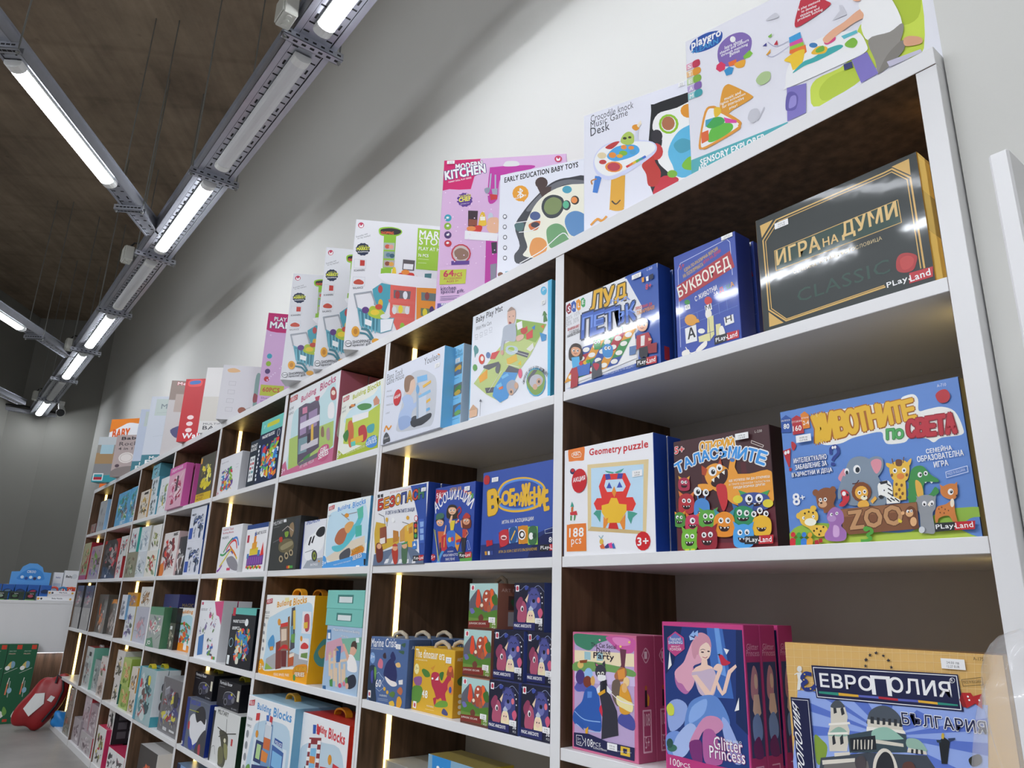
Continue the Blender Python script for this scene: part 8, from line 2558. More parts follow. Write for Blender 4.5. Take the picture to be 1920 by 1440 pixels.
["t",282,"KITCHEN TOY",63.3,379.5,92,382.5,3.7,20],
["e",1451,24,334,12,-0.6,0.7,-13],
["e",1452,23,335,5,-0.3,0,-4.1],
["e",890,25,304,12,-0.6,0.7,-13],
["e",1452,25,306,4.9,0,0,-4.1],
["e",1453,27,273,12,-0.6,0.7,-13],
["e",1452,27,274,4.9,0,0,-4],
["e",1454,29,243,12,-0.6,0.7,-12],
["e",1452,28,245,4.9,0,0,-4],
["s",1455,153,497,169,512,289,511,289,497,195,475,182,393,153,386],
["s",1456,200,522,210,531,243,528,248,512,202,512],
["p",1455,151,247,187,246,191,112,153,96],
["p",669,168,240,186,241,187,202,172,200],
["p",1457,168,164,188,167,188,120,171,104],
["l",1458,4.7,158,487,156,432],
["l",1458,4.7,173,482,175,421],
["s",1459,139,433,156,436,154,418,144,416],
["p",1460,162,431,182,432,182,407,167,408],
["p",32,157,413,181,409,182,393,161,390],
["p",1461,89,357,121,354,120,297,91,301],
["p",1462,93,326,120,322,120,302,92,303],
["s",1463,127,324,131,346,141,348,148,323,149,301,126,302],
["p",1464,129,333,145,332,146,319,130,319],
["s",829,155,336,161,345,169,340,170,322,156,323],
["s",762,92,290,120,302,137,297,129,275,97,276],
["e",1246,102,292,15,-0.7,0.4,-8.9],
["s",1465,151,296,156,323,172,328,188,321,190,276,162,275],
["p",1466,82,286,190,270,187,243,82,255],
["e",1307,73,205,32,-1.4,1.7,-34],
["e",1467,73,205,27,-1.2,1.4,-29],
["s",1468,51,212,71,225,96,210,93,189,65,185],
["p",1448,43,181,101,180,101,167,44,167],
["p",1469,9,151,93,151,92,102,10,101],
["t",1470,"64",21.6,126.6,53.7,128.8,20.7,50],
["t",1470,"PCS",56.6,126.1,80.5,127.8,12.1,30],
["t",1067,"ACCESSORIES",22.6,117.1,78.6,118.4,6.9,20],
["t",1067,"AGES 3+",32,106.9,69.5,108.5,7.7,20],
["t",1471,"kitchen",15.1,79.8,62.9,82.3,14.5,10],
["t",1471,"special gift.",15.8,67,91.3,69.5,15.3,10],
["l",1472,1.7,15,60,75,62],
["l",1472,1.7,16,54,67,55],
["l",1472,1.7,15,49,60,50],
["p",1473,7,38,76,39,73,29,7,21],
["t",1474,"WARNING",18.7,29.8,58.7,31.9,8.4,30],
["e",1475,376,528,12,-0.8,0,-12],
["s",1476,370,534,376,527,382,533,381,522,371,522],
["e",1477,11,426,2.1,0,0,-2.3],
["e",1477,53,396,2.1,0,0,-2.3],
["e",1477,94,366,2.1,0,0,-2.3],
["e",1477,135,336,2,0,0,-2.3],
["e",1477,176,306,2,0,0,-2.2],
["e",1477,54,285,2,0,0,-2.2],
["e",1477,95,256,2,0,0,-2.2],
["e",1477,135,227,2,0,0,-2.2],
["e",1477,175,199,2,0,0,-2.2],
["e",1477,54,178,2,0,0,-2.2],
["e",1477,82,417,2.1,0,0,-2.3],
["e",1477,123,387,2.1,0,0,-2.3],
["e",1477,164,357,2,0,0,-2.3],
["e",1477,41,336,2.1,0,0,-2.3],
["e",1477,82,307,2,0,0,-2.2],
["e",1477,123,277,2,0,0,-2.2],
["e",1477,164,248,2,0,0,-2.2],
["e",1477,42,227,2,0,0,-2.2],
["e",1477,83,199,2,0,0,-2.2],
["e",1477,123,170,2,0,0,-2.2],
["e",1477,153,409,2.1,0,0,-2.3],
["e",1477,28,388,2.1,0,0,-2.3],
["e",1477,70,358,2.1,0,0,-2.3],
["e",1477,111,328,2,0,0,-2.3],
["e",1477,152,299,2,0,0,-2.2],
["e",1477,30,277,2.1,0,0,-2.2],
["e",1477,71,248,2,0,0,-2.2],
["e",1477,111,220,2,0,0,-2.2],
["e",1477,151,191,2,0,0,-2.2],
["e",1477,31,170,2,0,0,-2.2],
["e",1477,58,410,2.1,0,0,-2.3],
["e",1477,99,379,2.1,0,0,-2.3],
["e",1477,140,349,2,0,0,-2.3],
["e",1477,17,328,2.1,0,0,-2.3],
["e",1477,58,299,2.1,0,0,-2.2],
["e",1477,99,270,2,0,0,-2.2],
["e",1477,140,241,2,0,0,-2.2],
["e",1477,180,212,2,0,0,-2.2],
["e",1477,59,191,2,0,0,-2.2],
["e",1477,99,163,2,0,0,-2.2]],[],[["k",10.2,531.4,25.7,12.4,["59.90","30.63"]]],[]],
["toy_box","white market store box with a trolley and full shop counter, nearest of three","box","",-1.9363,-0.0481,1.87,1.0212,0.4548,0.5141,0.1,[878,1478,1479],"satin",[["e",1480,20,491,11,1.1,1,-12],
["s",1481,14,496,20,488,27,497,27,484,15,483],
["t",1428,"Everyday new",9.1,435.8,48.5,453.6,8.9,0],
["t",1428,"on my market!",13.6,429.8,59.3,446.9,8.9,0],
["p",1482,37,369,44,368,48,373,55,376,56,383,61,388,59,395,60,402,54,407,52,413,45,415,40,419,33,417,26,418,21,413,15,410,13,403,9,397,11,391,10,384,16,379,18,373,25,371,30,367],
["t",1483,"AGES 3+",19.2,398.5,49.9,403.8,7.5,30],
["t",1484,"MARKET",14.6,386.6,60.4,393.3,11.4,50],
["t",726,"SHOPPING",18.2,378.1,55.6,382.7,5,30],
["l",1485,1.2,8,351,50,352,52,316,10,316,8,351],
["p",1034,29,349,46,349,47,327,30,326],
["l",1485,1.2,10,280,52,282,53,246,10,245,10,280],
["s",1486,14,262,30,272,48,264,46,253,18,252],
["t",741,"SCANNERS",10.9,301.6,49.6,306.8,7.4,20],
["t",741,"BALANCE",13.8,232.1,48.9,236.8,7.3,20],
["s",1487,87,470,92,487,131,494,166,487,172,472,151,457,100,455],
["s",1488,93,471,97,482,132,489,164,484,167,472,148,463,102,462],
["t",1489,"SHOPPING",96.4,461.3,142.2,463.6,11.5,40],
["p",1487,107,456,152,458,153,323,113,323],
["p",1487,107,322,145,324,145,302,107,300],
["p",1490,109,427,149,429,149,400,110,398],
["p",1491,112,392,151,394,152,365,113,363],
["p",715,114,356,154,359,154,330,115,327],
["e",1492,123,412,9,0.8,0.7,-8.9],
["e",1493,137,412,9,0.8,0.7,-8.9],
["e",1494,129,378,9,0.8,0.7,-8.8],
["e",1495,143,376,9,0.8,0.7,-8.8],
["e",1462,128,343,9,0.8,0.7,-8.8],
["e",989,143,342,9,0.8,0.7,-8.8],
["p",1496,230,499,440,497,447,329,233,330],
["t",1497,"MARKET",237.6,459.5,377.3,458.1,31,30],
["t",1497,"STORE",238.3,431.1,349.5,432.8,28.3,20],
["t",1497,"PLAY AT HOME",238,408,350.7,409.1,14,20],
["t",1497,"76 PCS",238.1,381.2,275.9,382,11.4,30],
["l",1498,1.3,239,372,278,372],
["l",1498,1.3,240,356,270,357],
["p",1499,184,365,228,364,227,322,184,323],
["p",1500,188,348,223,348,222,326,187,326],
["s",762,164,277,171,306,196,311,227,311,226,279,199,272],
["e",1501,196,314,15,1.3,0.7,-10],
["s",869,148,285,149,323,155,331,161,321,164,283],
["s",1502,229,280,236,302,254,294,266,280],
["p",1503,267,314,292,317,291,291,267,290],
["s",1504,102,288,106,300,162,305,322,294,363,278,364,260,222,255,137,264],
["p",1505,114,264,146,259,148,205,135,149,94,176,83,237],
["p",1506,146,259,239,257,243,109,181,84,152,145],
["p",1507,241,256,364,260,343,135,249,116],
["p",1508,159,240,221,239,220,208,161,208],
["p",1305,160,182,222,180,221,150,163,150],
["p",1509,259,239,321,237,320,207,261,207],
["p",1084,261,177,323,176,322,146,263,146],
["e",1510,167,161,8.3,0.6,1.2,-16],
["e",1511,189,166,8.3,0.7,1.1,-16],
["e",1512,213,164,8.3,0.7,1.1,-16],
["e",1067,174,222,8.4,0.7,1.2,-16],
["e",1513,202,222,8.4,0.7,1.1,-16],
["e",538,116,184,8.3,0.7,1.2,-16],
["e",1514,111,239,8.3,0.7,1.3,-16],
["e",1515,277,160,8.4,0.7,1,-16],
["e",1471,301,171,8.4,0.7,0.9,-16],
["e",1516,281,225,8.5,0.7,1,-16],
["e",857,200,100,8.3,0.6,1.1,-15],
["p",1517,142,201,240,200,238,188,146,190],
["p",1517,150,135,242,136,241,124,152,125],
["l",725,5.4,35,160,20,212,79,227,103,168],
["p",1518,34,163,114,130,170,131,162,82,125,68,51,92],
["p",1519,41,154,112,123,113,76,54,95],
["p",1520,45,148,50,146,59,84,54,86],
["p",1520,59,143,64,141,71,79,67,81],
["p",1520,73,138,77,136,84,75,79,77],
["p",1520,86,133,91,131,96,70,91,72],
["p",1520,100,129,105,126,108,66,104,68],
["p",1521,121,121,167,128,161,85,125,71],
["s",1522,75,139,83,169,111,166,135,143,126,125,98,125],
["e",1523,65,153,13,1,1.1,-13],
["e",1524,99,147,16,1.3,0.9,-11],
["e",461,111,169,13,1,0.9,-11],
["e",1525,136,134,17,1.3,0.7,-10],
["p",1526,66,120,91,113,90,92,67,99],
["c",1527,8.2,58,81,80,76,99,48],
["c",1527,7,54,65,76,61,94,42],
["e",1528,37,69,14,1,1.8,-20],
["e",1529,37,69,7,0.5,0.9,-11],
["e",1528,111,37,14,1,0.9,-11],
["e",1530,16,22,12,0.8,1.1,-12],
["e",1531,16,22,10,0.7,0.9,-10],
["t",1530,"Sale",9.2,17.6,25.1,21,7.5,30],
["t",1530,"SHOPPING",31.5,22.7,92.1,31.7,11.6,15],
["t",1530,"special gift",32.6,9.9,96.9,20.3,11.6,15]],[],[],[]],
["toy_box","white market store box, middle of three overlapping ones","box","",-2.226,-0.0339,1.87,1.0564,0.4326,0.5172,0.1,[1532,1478,1479],"satin",[["use",607,127,0.951,1.006]],[],[],[]],
["toy_box","white market store box, furthest of three overlapping ones","box","",-2.4568,-0.0722,1.87,0.9938,0.47,0.4708,0.1,[1533,1478,1479],"satin",[["use",607,127,1.033,0.916]],[],[],[]],
["toy_box","pink glitter market box behind the market store boxes","box","",-2.9855,0.02,1.87,1.0738,0.3798,0.4786,0.08,[1534,1443,1444],"satin",[["s",1535,0,479,228,479,228,412,114,383,0,392],
["t",1536,"PLAY WITH",30.4,440.3,159.5,440.3,19.2,40,1447,100],
["t",1537,"MARKET",15.2,402,197.5,406.8,31.1,50,463,100],
["r",1538,8,115,114,62],
["t",957,"60PCS",19,81.4,95,81.4,21.5,30],
["t",1539,"Shopping",15.2,43.1,91.2,43.1,12.4,10],
["t",1539,"special gift",15.2,28.7,98.8,28.7,12.5,10],
["r",1540,0,19,228,0],
["e",1451,30,258,12,0,0,-13],
["e",890,30,220,12,0,0,-13],
["e",1453,30,182,12,0,0,-13],
["e",1454,30,144,12,0,0,-13],
["e",1541,23,364,3.8,0,0,-3.8],
["e",1541,163,302,3.8,0,0,-3.8],
["e",1541,114,239,3.8,0,0,-3.8],
["e",1541,65,177,3.8,0,0,-3.8],
["e",1541,205,354,3.8,0,0,-3.8],
["e",1541,156,292,3.8,0,0,-3.8],
["e",1541,106,230,3.8,0,0,-3.8],
["e",1541,57,168,3.8,0,0,-3.8],
["e",1541,198,345,3.8,0,0,-3.8],
["e",1541,148,282,3.8,0,0,-3.8],
["e",1541,99,220,3.8,0,0,-3.8],
["e",1541,49,158,3.8,0,0,-3.8],
["e",1541,190,335,3.8,0,0,-3.8],
["e",1541,141,273,3.8,0,0,-3.8],
["e",1541,91,211,3.8,0,0,-3.8],
["e",1541,42,148,3.8,0,0,-3.8],
["e",1541,182,325,3.8,0,0,-3.8],
["e",1541,133,263,3.8,0,0,-3.8],
["e",1541,84,201,3.8,0,0,-3.8],
["e",1541,34,139,3.8,0,0,-3.8]],[],[],[]],
["toy_box","pale grey scooter box with a beige picture panel","box","",-3.3511,-0.0517,1.87,1.0151,0.4,0.2844,0.1,[1542,1543,1544],"satin",[["t",1545,"Baby",192,241.8,344,244.6,31.3,20],
["s",1546,24,262,56,270,88,256,64,247,32,247],
["r",1547,200,233,400,23],
["r",1548,200,233,400,225],
["s",1549,168,239,192,239,208,142,200,28,176,23,168,114],
["s",1550,168,142,188,131,188,102,168,97],
["e",465,120,51,20,0,0,-17],
["e",465,208,23,20,0,0,-17],
["c",1180,1.2,128,51,168,68,216,28],
["s",1551,224,182,264,199,296,176,272,154,232,154],
["s",610,232,137,296,154,352,125,336,68,256,68],
["s",428,240,57,320,63,328,28,248,28],
["l",1552,1,40,199,72,199,72,179,40,179,40,199],
["l",1552,1,40,154,72,154,72,134,40,134,40,154],
["l",1552,1,40,108,72,108,72,88,40,88,40,108],
["l",1552,1,40,63,72,63,72,43,40,43,40,63]],[],[],[]],
["toy_box","white walker box with a pink ride-on toy","box","",-3.7563,-0.0234,1.87,0.8396,0.42,0.373,0.1,[1553,1543,1544],"satin",[["t",1201,"Bibi-inn",92.4,335.7,294,335.7,22.4,40],
["r",1554,0,205,420,67],
["e",1247,235,269,143,0,0,-60],
["s",1555,176,283,235,313,294,283,277,239,210,239],
["s",852,252,261,302,261,302,231,252,231],
["s",1556,168,127,218,157,294,164,344,134,319,90,193,90],
["e",1557,277,82,42,0,0,-26],
["e",538,311,179,38,0,0,-22],
["e",1558,143,179,25,0,0,-37],
["t",728,"BABY WALKER",25.2,18.7,403.2,22.4,20.5,30],
["t",1559,"MULTIFUNCTIONAL",25.2,44.8,294,48.5,11.2,20]],[],[],[]],
["toy_box","red walker box with a white panel of line drawings","box","",-4.0974,-0.0444,1.87,0.7298,0.42,0.378,0.1,[1560,1561,1561],"satin",[["r",1562,143,370,420,60],
["s",1563,25,370,101,370,101,333,25,333],
["s",126,34,363,92,367,92,348,34,344],
["t",148,"3 IN 1",168,340.2,302.4,340.2,22.7,40],
["t",148,"Walker",168,310,319.2,313.7,22.6,40],
["t",148,"Car",193.2,279.7,268.8,283.5,20.8,40],
["t",681,"Walkercar",33.6,18.9,294,22.7,30.2,50],
["e",1564,67,144,21,0,0,-13],
["e",1564,67,106,21,0,0,-13],
["e",1564,67,68,21,0,0,-13],
["c",1565,1.2,193,83,176,129,227,159,294,144,311,98,252,76],
["e",1565,260,121,8.4,0,0,-6],
["s",1559,193,204,244,234,311,219,328,189,252,174],
["e",728,218,181,21,0,0,-11],
["e",728,302,181,21,0,0,-11],
["s",1566,260,287,319,302,336,265,277,257]],[],[],[]],
["toy_box","grey box with a wiper tool picture beside the red walker box","box","",-4.6572,0.0,1.87,0.9535,0.4097,0.5046,0.1,[1567,1568,1568],"satin",[["r",1569,0,505,410,373],
["r",1570,41,414,246,293],
["t",1571,"Me-Baby",41,469.2,204.9,469.2,25.3,30,1572,120],
["s",1573,41,172,123,212,139,192,90,121],
["c",1574,2,107,141,164,91,246,101],
["r",397,205,373,410,202],
["s",1575,139,222,188,232,164,131],
["e",1576,82,30,16,0,0,-10],
["e",1576,131,30,16,0,0,-10],
["e",1576,180,30,16,0,0,-10]],[],[],[]],
["toy_box","silver walker box with teal band and round pictures","box","",-5.1852,0.0,1.87,0.8019,0.42,0.5037,0.1,[1577,1578,1578],"satin",[["r",1579,42,484,336,363],
["t",1580,"MORE",84,413,268.8,413,35.3,20],
["l",1581,1,59,383,294,393],
["e",1582,319,292,76,0,0,-55],
["e",1583,328,302,50,0,0,-40],
["e",1584,302,171,76,0,0,-55],
["e",1585,311,171,38,0,0,-30],
["l",1586,1,59,212,210,232],
["p",1527,0,81,420,101,420,0,0,0],
["t",1587,"Multifunction",58.8,50.4,336,60.4,22.6,30],
["t",1587,"Baby",33.6,5,252,10.1,40.3,40]],[],[],[]],
["toy_box","silver walker box with blue band behind the teal banded one","box","",-5.4744,0.0,1.87,0.795,0.42,0.4647,0.1,[1588,1589,1589],"satin",[["use",607,135,1.0,0.923]],[],[],[]],
["toy_box","white walker box with orange wave and orange lettering","box","",-6.7596,0.02,1.87,0.6173,0.33,0.6196,0.09,[1590,1543,1591],"satin",[["r",1504,0,620,330,0],
["s",1592,-13,644,343,644,343,570,198,582,99,545,-13,508],
["t",1033,"BABY",39.6,446.1,217.8,452.3,80.6,50],
["t",1033,"WALKER",26.4,334.6,277.2,340.8,80.5,50],
["r",1593,0,87,330,0]],[],[],[]],
["toy_box","dusty pink rocker box with round white badge","box","",-5.8733,-0.06,1.87,0.6756,0.34,0.3226,0.08,[1594,1595,1595],"satin",[["t",1596,"Baby",47.6,277.5,217.6,280.7,29,50],
["t",1059,"Rocker",34,238.8,272,242,29,20],
["t",1596,"4 in 1",34,206.5,156.4,206.5,19.4,30],
["e",548,116,145,68,0,0,-42],
["e",1570,116,145,54,0,0,-32],
["e",548,116,145,51,0,0,-30],
["e",980,272,161,51,0,0,-29],
["e",980,48,84,20,0,0,-13],
["s",1597,14,52,102,77,238,84,340,97,340,0,0,0]],[],[],[]],
["toy_box","grey and teal chair box with a blue hoop, last on top of the shelf","box","",-6.2928,-0.1161,1.87,0.76,0.4,0.3666,0.08,[1598,865,1599],"satin",[["r",1600,0,367,400,301],
["r",1601,0,235,400,139],
["r",1001,0,147,400,59],
["p",1602,0,51,400,66,400,0,0,0],
["r",1603,32,301,144,227],
["s",1604,160,139,240,176,360,161,392,95,336,51,224,59],
["c",1605,7,240,257,192,183,200,103,264,51,360,37],
["e",1606,256,271,36,0,0,-44],
["r",938,8,70,96,11],
["r",1602,16,62,88,40],
["r",368,16,40,88,18]],[],[],[]]]
'''
# ------------------------------------------------------------------ boxes
_tc = {}
def text_mesh(t, bold=0.0):
    k = t
    if k not in _tc:
        c = bpy.data.curves.new('t', 'FONT'); c.body = t; c.resolution_u = 2; c.space_character = 1.06
        o = bpy.data.objects.new('t', c); COL.objects.link(o)
        dg = bpy.context.evaluated_depsgraph_get(); ev = o.evaluated_get(dg); me = ev.to_mesh()
        vs = [(v.co.x, v.co.y) for v in me.vertices]; fs = [tuple(p.vertices) for p in me.polygons]
        ev.to_mesh_clear(); bpy.data.objects.remove(o); bpy.data.curves.remove(c)
        _tc[k] = (vs, fs)
    return _tc[k]
def text_ref(t):
    vs, fs = text_mesh(t, 0.0)
    xs = [v[0] for v in vs]; ys = [v[1] for v in vs]
    return min(xs), max(xs), min(ys), max(ys)
def spline(p, closed=True, n=4):
    P = [(p[i], p[i + 1]) for i in range(0, len(p), 2)]; m = len(P); out = []
    for i in range(m if closed else m - 1):
        a, b, c, d = (P[(i - 1) % m], P[i], P[(i + 1) % m], P[(i + 2) % m]) if closed else (P[max(i - 1, 0)], P[i], P[i + 1], P[min(i + 2, m - 1)])
        for k in range(n):
            t = k / n
            out.append(tuple(.5 * (2 * b[q] + (c[q] - a[q]) * t + (2 * a[q] - 5 * b[q] + 4 * c[q] - d[q]) * t * t + (3 * b[q] - a[q] - 3 * c[q] + d[q]) * t ** 3) for q in (0, 1)))
    if not closed: out.append(P[-1])
    return out
def pairs(q): return [(q[i], q[i + 1]) for i in range(0, len(q), 2)]
LAY = .000022
class Face:
    """paints flat print onto one face of a carton: O origin, ux, uy in-plane axes, n outward normal"""
    def __init__(s, mb, O, ux, uy, n, w, h): s.mb = mb; s.O = Vector(O); s.ux = Vector(ux); s.uy = Vector(uy); s.n = Vector(n); s.k = 1; s.w = w; s.h = h
    def P(s, u, v): return s.O + s.ux * (u / 1000) + s.uy * (v / 1000) + s.n * (s.k * LAY)
    def clip(s, pts):
        W, H = s.w, s.h
        for ax, lim, sg in ((0, 0, 1), (0, W, -1), (1, 0, 1), (1, H, -1)):
            o = []; m = len(pts)
            for i in range(m):
                a, b = pts[i], pts[(i + 1) % m]; da, db = sg * (a[ax] - lim), sg * (b[ax] - lim)
                if da >= 0: o.append(a)
                if (da >= 0) != (db >= 0):
                    t = da / (da - db); o.append((a[0] + (b[0] - a[0]) * t, a[1] + (b[1] - a[1]) * t))
            pts = o
            if len(pts) < 3: return []
        return pts
    def poly(s, pts, col, step=1.0):
        s.k += step; pts = s.clip(pts)
        if len(pts) < 3: return
        A = sum(pts[i][0] * pts[(i + 1) % len(pts)][1] - pts[(i + 1) % len(pts)][0] * pts[i][1] for i in range(len(pts)))
        if A < 0: pts = pts[::-1]
        s.mb.face([s.P(*p) for p in pts], col)
    def line(s, pts, w, col):
        for i in range(len(pts) - 1):
            (a, b), (c, d) = pts[i], pts[i + 1]; L = math.hypot(c - a, d - b) or 1
            nx, ny = -(d - b) / L * w / 2, (c - a) / L * w / 2; ex, ey = (c - a) / L * w * .25, (d - b) / L * w * .25
            s.poly([(a + nx - ex, b + ny - ey), (a - nx - ex, b - ny - ey), (c - nx + ex, d - ny + ey), (c + nx + ex, d + ny + ey)], col, .12 if i else 1)
    def text(s, t, q, bold, col):
        x0, x1, y0, y1 = text_ref(t); vs, fs = text_mesh(t, 0.0)
        u0, v0, u1, v1, u2, v2 = q; o0 = []
        for x, y in vs:
            a = (x - x0) / (x1 - x0 or 1); b = (y - y0) / (y1 - y0 or 1)
            o0.append((u0 + (u1 - u0) * a + (u2 - u0) * b, v0 + (v1 - v0) * a + (v2 - v0) * b))
        r = bold * math.hypot(u2 - u0, v2 - v0) * 1.1; n = 4 if bold < .055 else 8        # heavier strokes: shifted overprints
        s.k += 1
        for j in range(n if r > .15 else 1):
            th = 2 * PI * (j + .5) / n; dx, dy = (r * math.cos(th), r * math.sin(th)) if r > .15 else (0, 0)
            out = [(x + dx, y + dy) for x, y in o0]
            if any(not (0 <= o[0] <= s.w and 0 <= o[1] <= s.h) for o in out):
                for f in fs: s.poly([out[i] for i in f], col, 0)
            else: s.mb.faces([s.P(*o) for o in out], fs, col)
            s.k += .15
    def draw(s, it):
        k, c = it[0], ink(it[1])
        if k == 'use':
            for q in ALL[it[2]][13]: s.draw(scaled(q, it[3], it[4]))
            return
        if k == 'p': s.poly(pairs(it[2:]), c)
        elif k == 'r': x, y, X, Y = it[2:]; s.poly([(x, y), (X, y), (X, Y), (x, Y)], c)
        elif k == 's': s.poly(spline(it[2:]), c)
        elif k == 'e':
            x, y, ax, ay, bx, by = it[2:]; n = 14
            s.poly([(x + ax * math.cos(2 * PI * i / n) + bx * math.sin(2 * PI * i / n), y + ay * math.cos(2 * PI * i / n) + by * math.sin(2 * PI * i / n)) for i in range(n)], c)
        elif k == 'l': s.line(pairs(it[3:]), it[2], c)
        elif k == 'c': s.line(spline(it[3:], False), it[2], c)
        elif k == 't':
            a, b, a2, b2, h = it[3:8]; q = (a, b, a2, b2, a - (b2 - b) / (math.hypot(a2 - a, b2 - b) or 1) * h, b + h)
            if len(it) > 9: s.text(it[2], q, it[10] / 1000, ink(it[9]))
            s.text(it[2], q, it[8] / 1000, c)
        elif k == 'collage': collage(s, *it[2:])
def scaled(it, a, b):
    q = list(it); k = it[0]; j, e = {'l': (3, 99), 'c': (3, 99), 't': (3, 8), 'collage': (3, 7)}.get(k, (2, 99))
    for i in range(j, min(e, len(q))): q[i] = it[i] * (b if (i - j) % 2 else a)
    if k == 't': q[7] = it[7] * b
    return q
def collage(F, seed, u0, v0, u1, v1, n, pal):
    """a busy printed picture of a toy: overlapping blobs, panels and bars"""
    r = random.Random(seed); W, H = u1 - u0, v1 - v0
    for i in range(n):
        c = ink(r.choice(pal)); t = r.random(); z = 1 - .6 * i / n
        cx = u0 + W * (.5 + (r.random() - .5) * .8); cy = v0 + H * (.5 + (r.random() - .5) * .8)
        a = W * r.uniform(.06, .26) * z; b = H * r.uniform(.05, .2) * z; th = r.uniform(-.6, .6)
        def R(x, y): return (min(max(cx + x * math.cos(th) - y * math.sin(th), u0), u1), min(max(cy + x * math.sin(th) + y * math.cos(th), v0), v1))
        if t < .45: F.poly([R(a * math.cos(2 * PI * k / 9) * r.uniform(.75, 1.15), b * math.sin(2 * PI * k / 9) * r.uniform(.75, 1.15)) for k in range(9)], c)
        elif t < .8: F.poly([R(-a, -b * .5), R(a, -b * .5), R(a, b * .5), R(-a * .8, b * .6)], c)
        else: F.line([R(-a * 1.3, -b), R(0, b * .4), R(a * 1.2, -b * .3)], max(1.2, W * .02), c)
def sticker(root, x, z, w, h, y, lines, name='price_sticker'):
    q = MB(); wv = ink('#eceef0'); q.box(x, x + w, y - .0003, y, z, z + h, wv, bev=.0001)
    F = Face(q, (x, y - .0003, z), (1, 0, 0), (0, 0, 1), (0, -1, 0), w * 1000, h * 1000)
    Wm, Hm = w * 1000, h * 1000
    for i, t in enumerate(lines):
        v = Hm * (.5 if i == 0 else .14); F.text(t, (Wm * .24, v, Wm * .76, v, Wm * .24, v + Hm * .24), .03, ink('#303236'))
    return prop(q.build(name, PRINT['satin'], root), 'white price sticker')
def handle(root, w, z, y, col, s=1.0):
    q = MB(); n = 9; A = []
    for k in range(n):
        t = PI * k / (n - 1); A.append((-.045 * s * math.cos(t), .026 * s * math.sin(t) ** .8))
    for k in range(n - 1):
        (a, b), (c, d) = A[k], A[k + 1]
        q.prism([(a, y - .011, z + b), (c, y - .011, z + d), (c * .86, y - .011, z + d * .78), (a * .86, y - .011, z + b * .78)], (0, .022, 0))
    return q.build('handle', MW[col], root)
def rope(root, z, d, w):
    q = MB(); P = [(-w * .18, .0, z - .004), (-w * .15, 0, z + .008), (-w * .06, .004, z + .015), (w * .06, -.004, z + .016), (w * .15, 0, z + .008), (w * .18, 0, z - .004)]
    q.tube([Vector(p) for p in P], .0055, 7); return q.build('rope_handle', MW['rope'], root)
def grp(q): return q
def make_box(D):
    name, label, cat, group, x, y, z, yaw, w, h, d, cf, fin, art, rart, ext, copies = D
    mb = MB(); cs = [ink(c) for c in cf]
    mb.box(-w / 2, w / 2, -d / 2, d / 2, 0, h, cols=[cs[0], cs[1], cs[1], cs[1], cs[3 if len(cs) > 3 else 2], cs[2]], bev=.0009)
    F = Face(mb, (-w / 2, -d / 2, 0), (1, 0, 0), (0, 0, 1), (0, -1, 0), w * 1000, h * 1000)
    for it in art: F.draw(it)
    if rart:
        G = Face(mb, (w / 2, -d / 2, 0), (0, 1, 0), (0, 0, 1), (1, 0, 0), d * 1000, h * 1000)
        for it in rart: G.draw(it)
    c, s = math.cos(yaw), math.sin(yaw)
    loc = (x + c * w / 2 - s * d / 2, y + s * w / 2 + c * d / 2, z)
    stk = (F.k + 1) * LAY
    if ext:
        root = link(name, None, None, loc, yaw); mb.build('carton', PRINT[fin], root)
        for e in ext:
            if e[0] == 'k': sticker(root, -w / 2 + e[1] / 1000, e[2] / 1000, e[3] / 1000, e[4] / 1000, -d / 2 - stk - .0001, e[5])
            elif e[0] == 'h': handle(root, w, h - .002, e[2] if len(e) > 2 else 0, e[1], e[3] if len(e) > 3 else 1.0)
            elif e[0] == 'r': rope(root, h, d, w)
            elif e[0] == 'badge':
                q = MB(); u, v, r = -w / 2 + e[1] / 1000, e[2] / 1000, e[3] / 1000; yy = -d / 2 - stk - .0002
                q.prism([(u + r * math.cos(2 * PI * k / 20), yy, v + r * 1.12 * math.sin(2 * PI * k / 20)) for k in range(20)], (0, -.0006, 0), ink('#c0242c'))
                f = Face(q, (u - r, yy - .0006, v - r), (1, 0, 0), (0, 0, 1), (0, -1, 0), 2000 * r, 2000 * r); R2 = 2000 * r
                f.text('АКЦИЯ', (R2 * .1, R2 * .42, R2 * .9, R2 * .46, R2 * .1, R2 * .66), .03, ink('#ffffff'))
                prop(q.build('sale_badge', PRINT['satin'], root), 'round red sale badge')
    else:
        root = mb.build(name, PRINT[fin], None, loc, yaw)
    prop(root, label, cat, group)
    off = 0
    for gap, lb in copies:
        off += d + gap
        r = root.copy(); COL.objects.link(r); r.location = (loc[0] - s * off, loc[1] + c * off, z); r['label'] = lb
        for ch in list(root.children):
            k = ch.copy(); COL.objects.link(k); k.parent = r
    return root
ALL = json.loads(DATA)
for D in ALL: make_box(D)
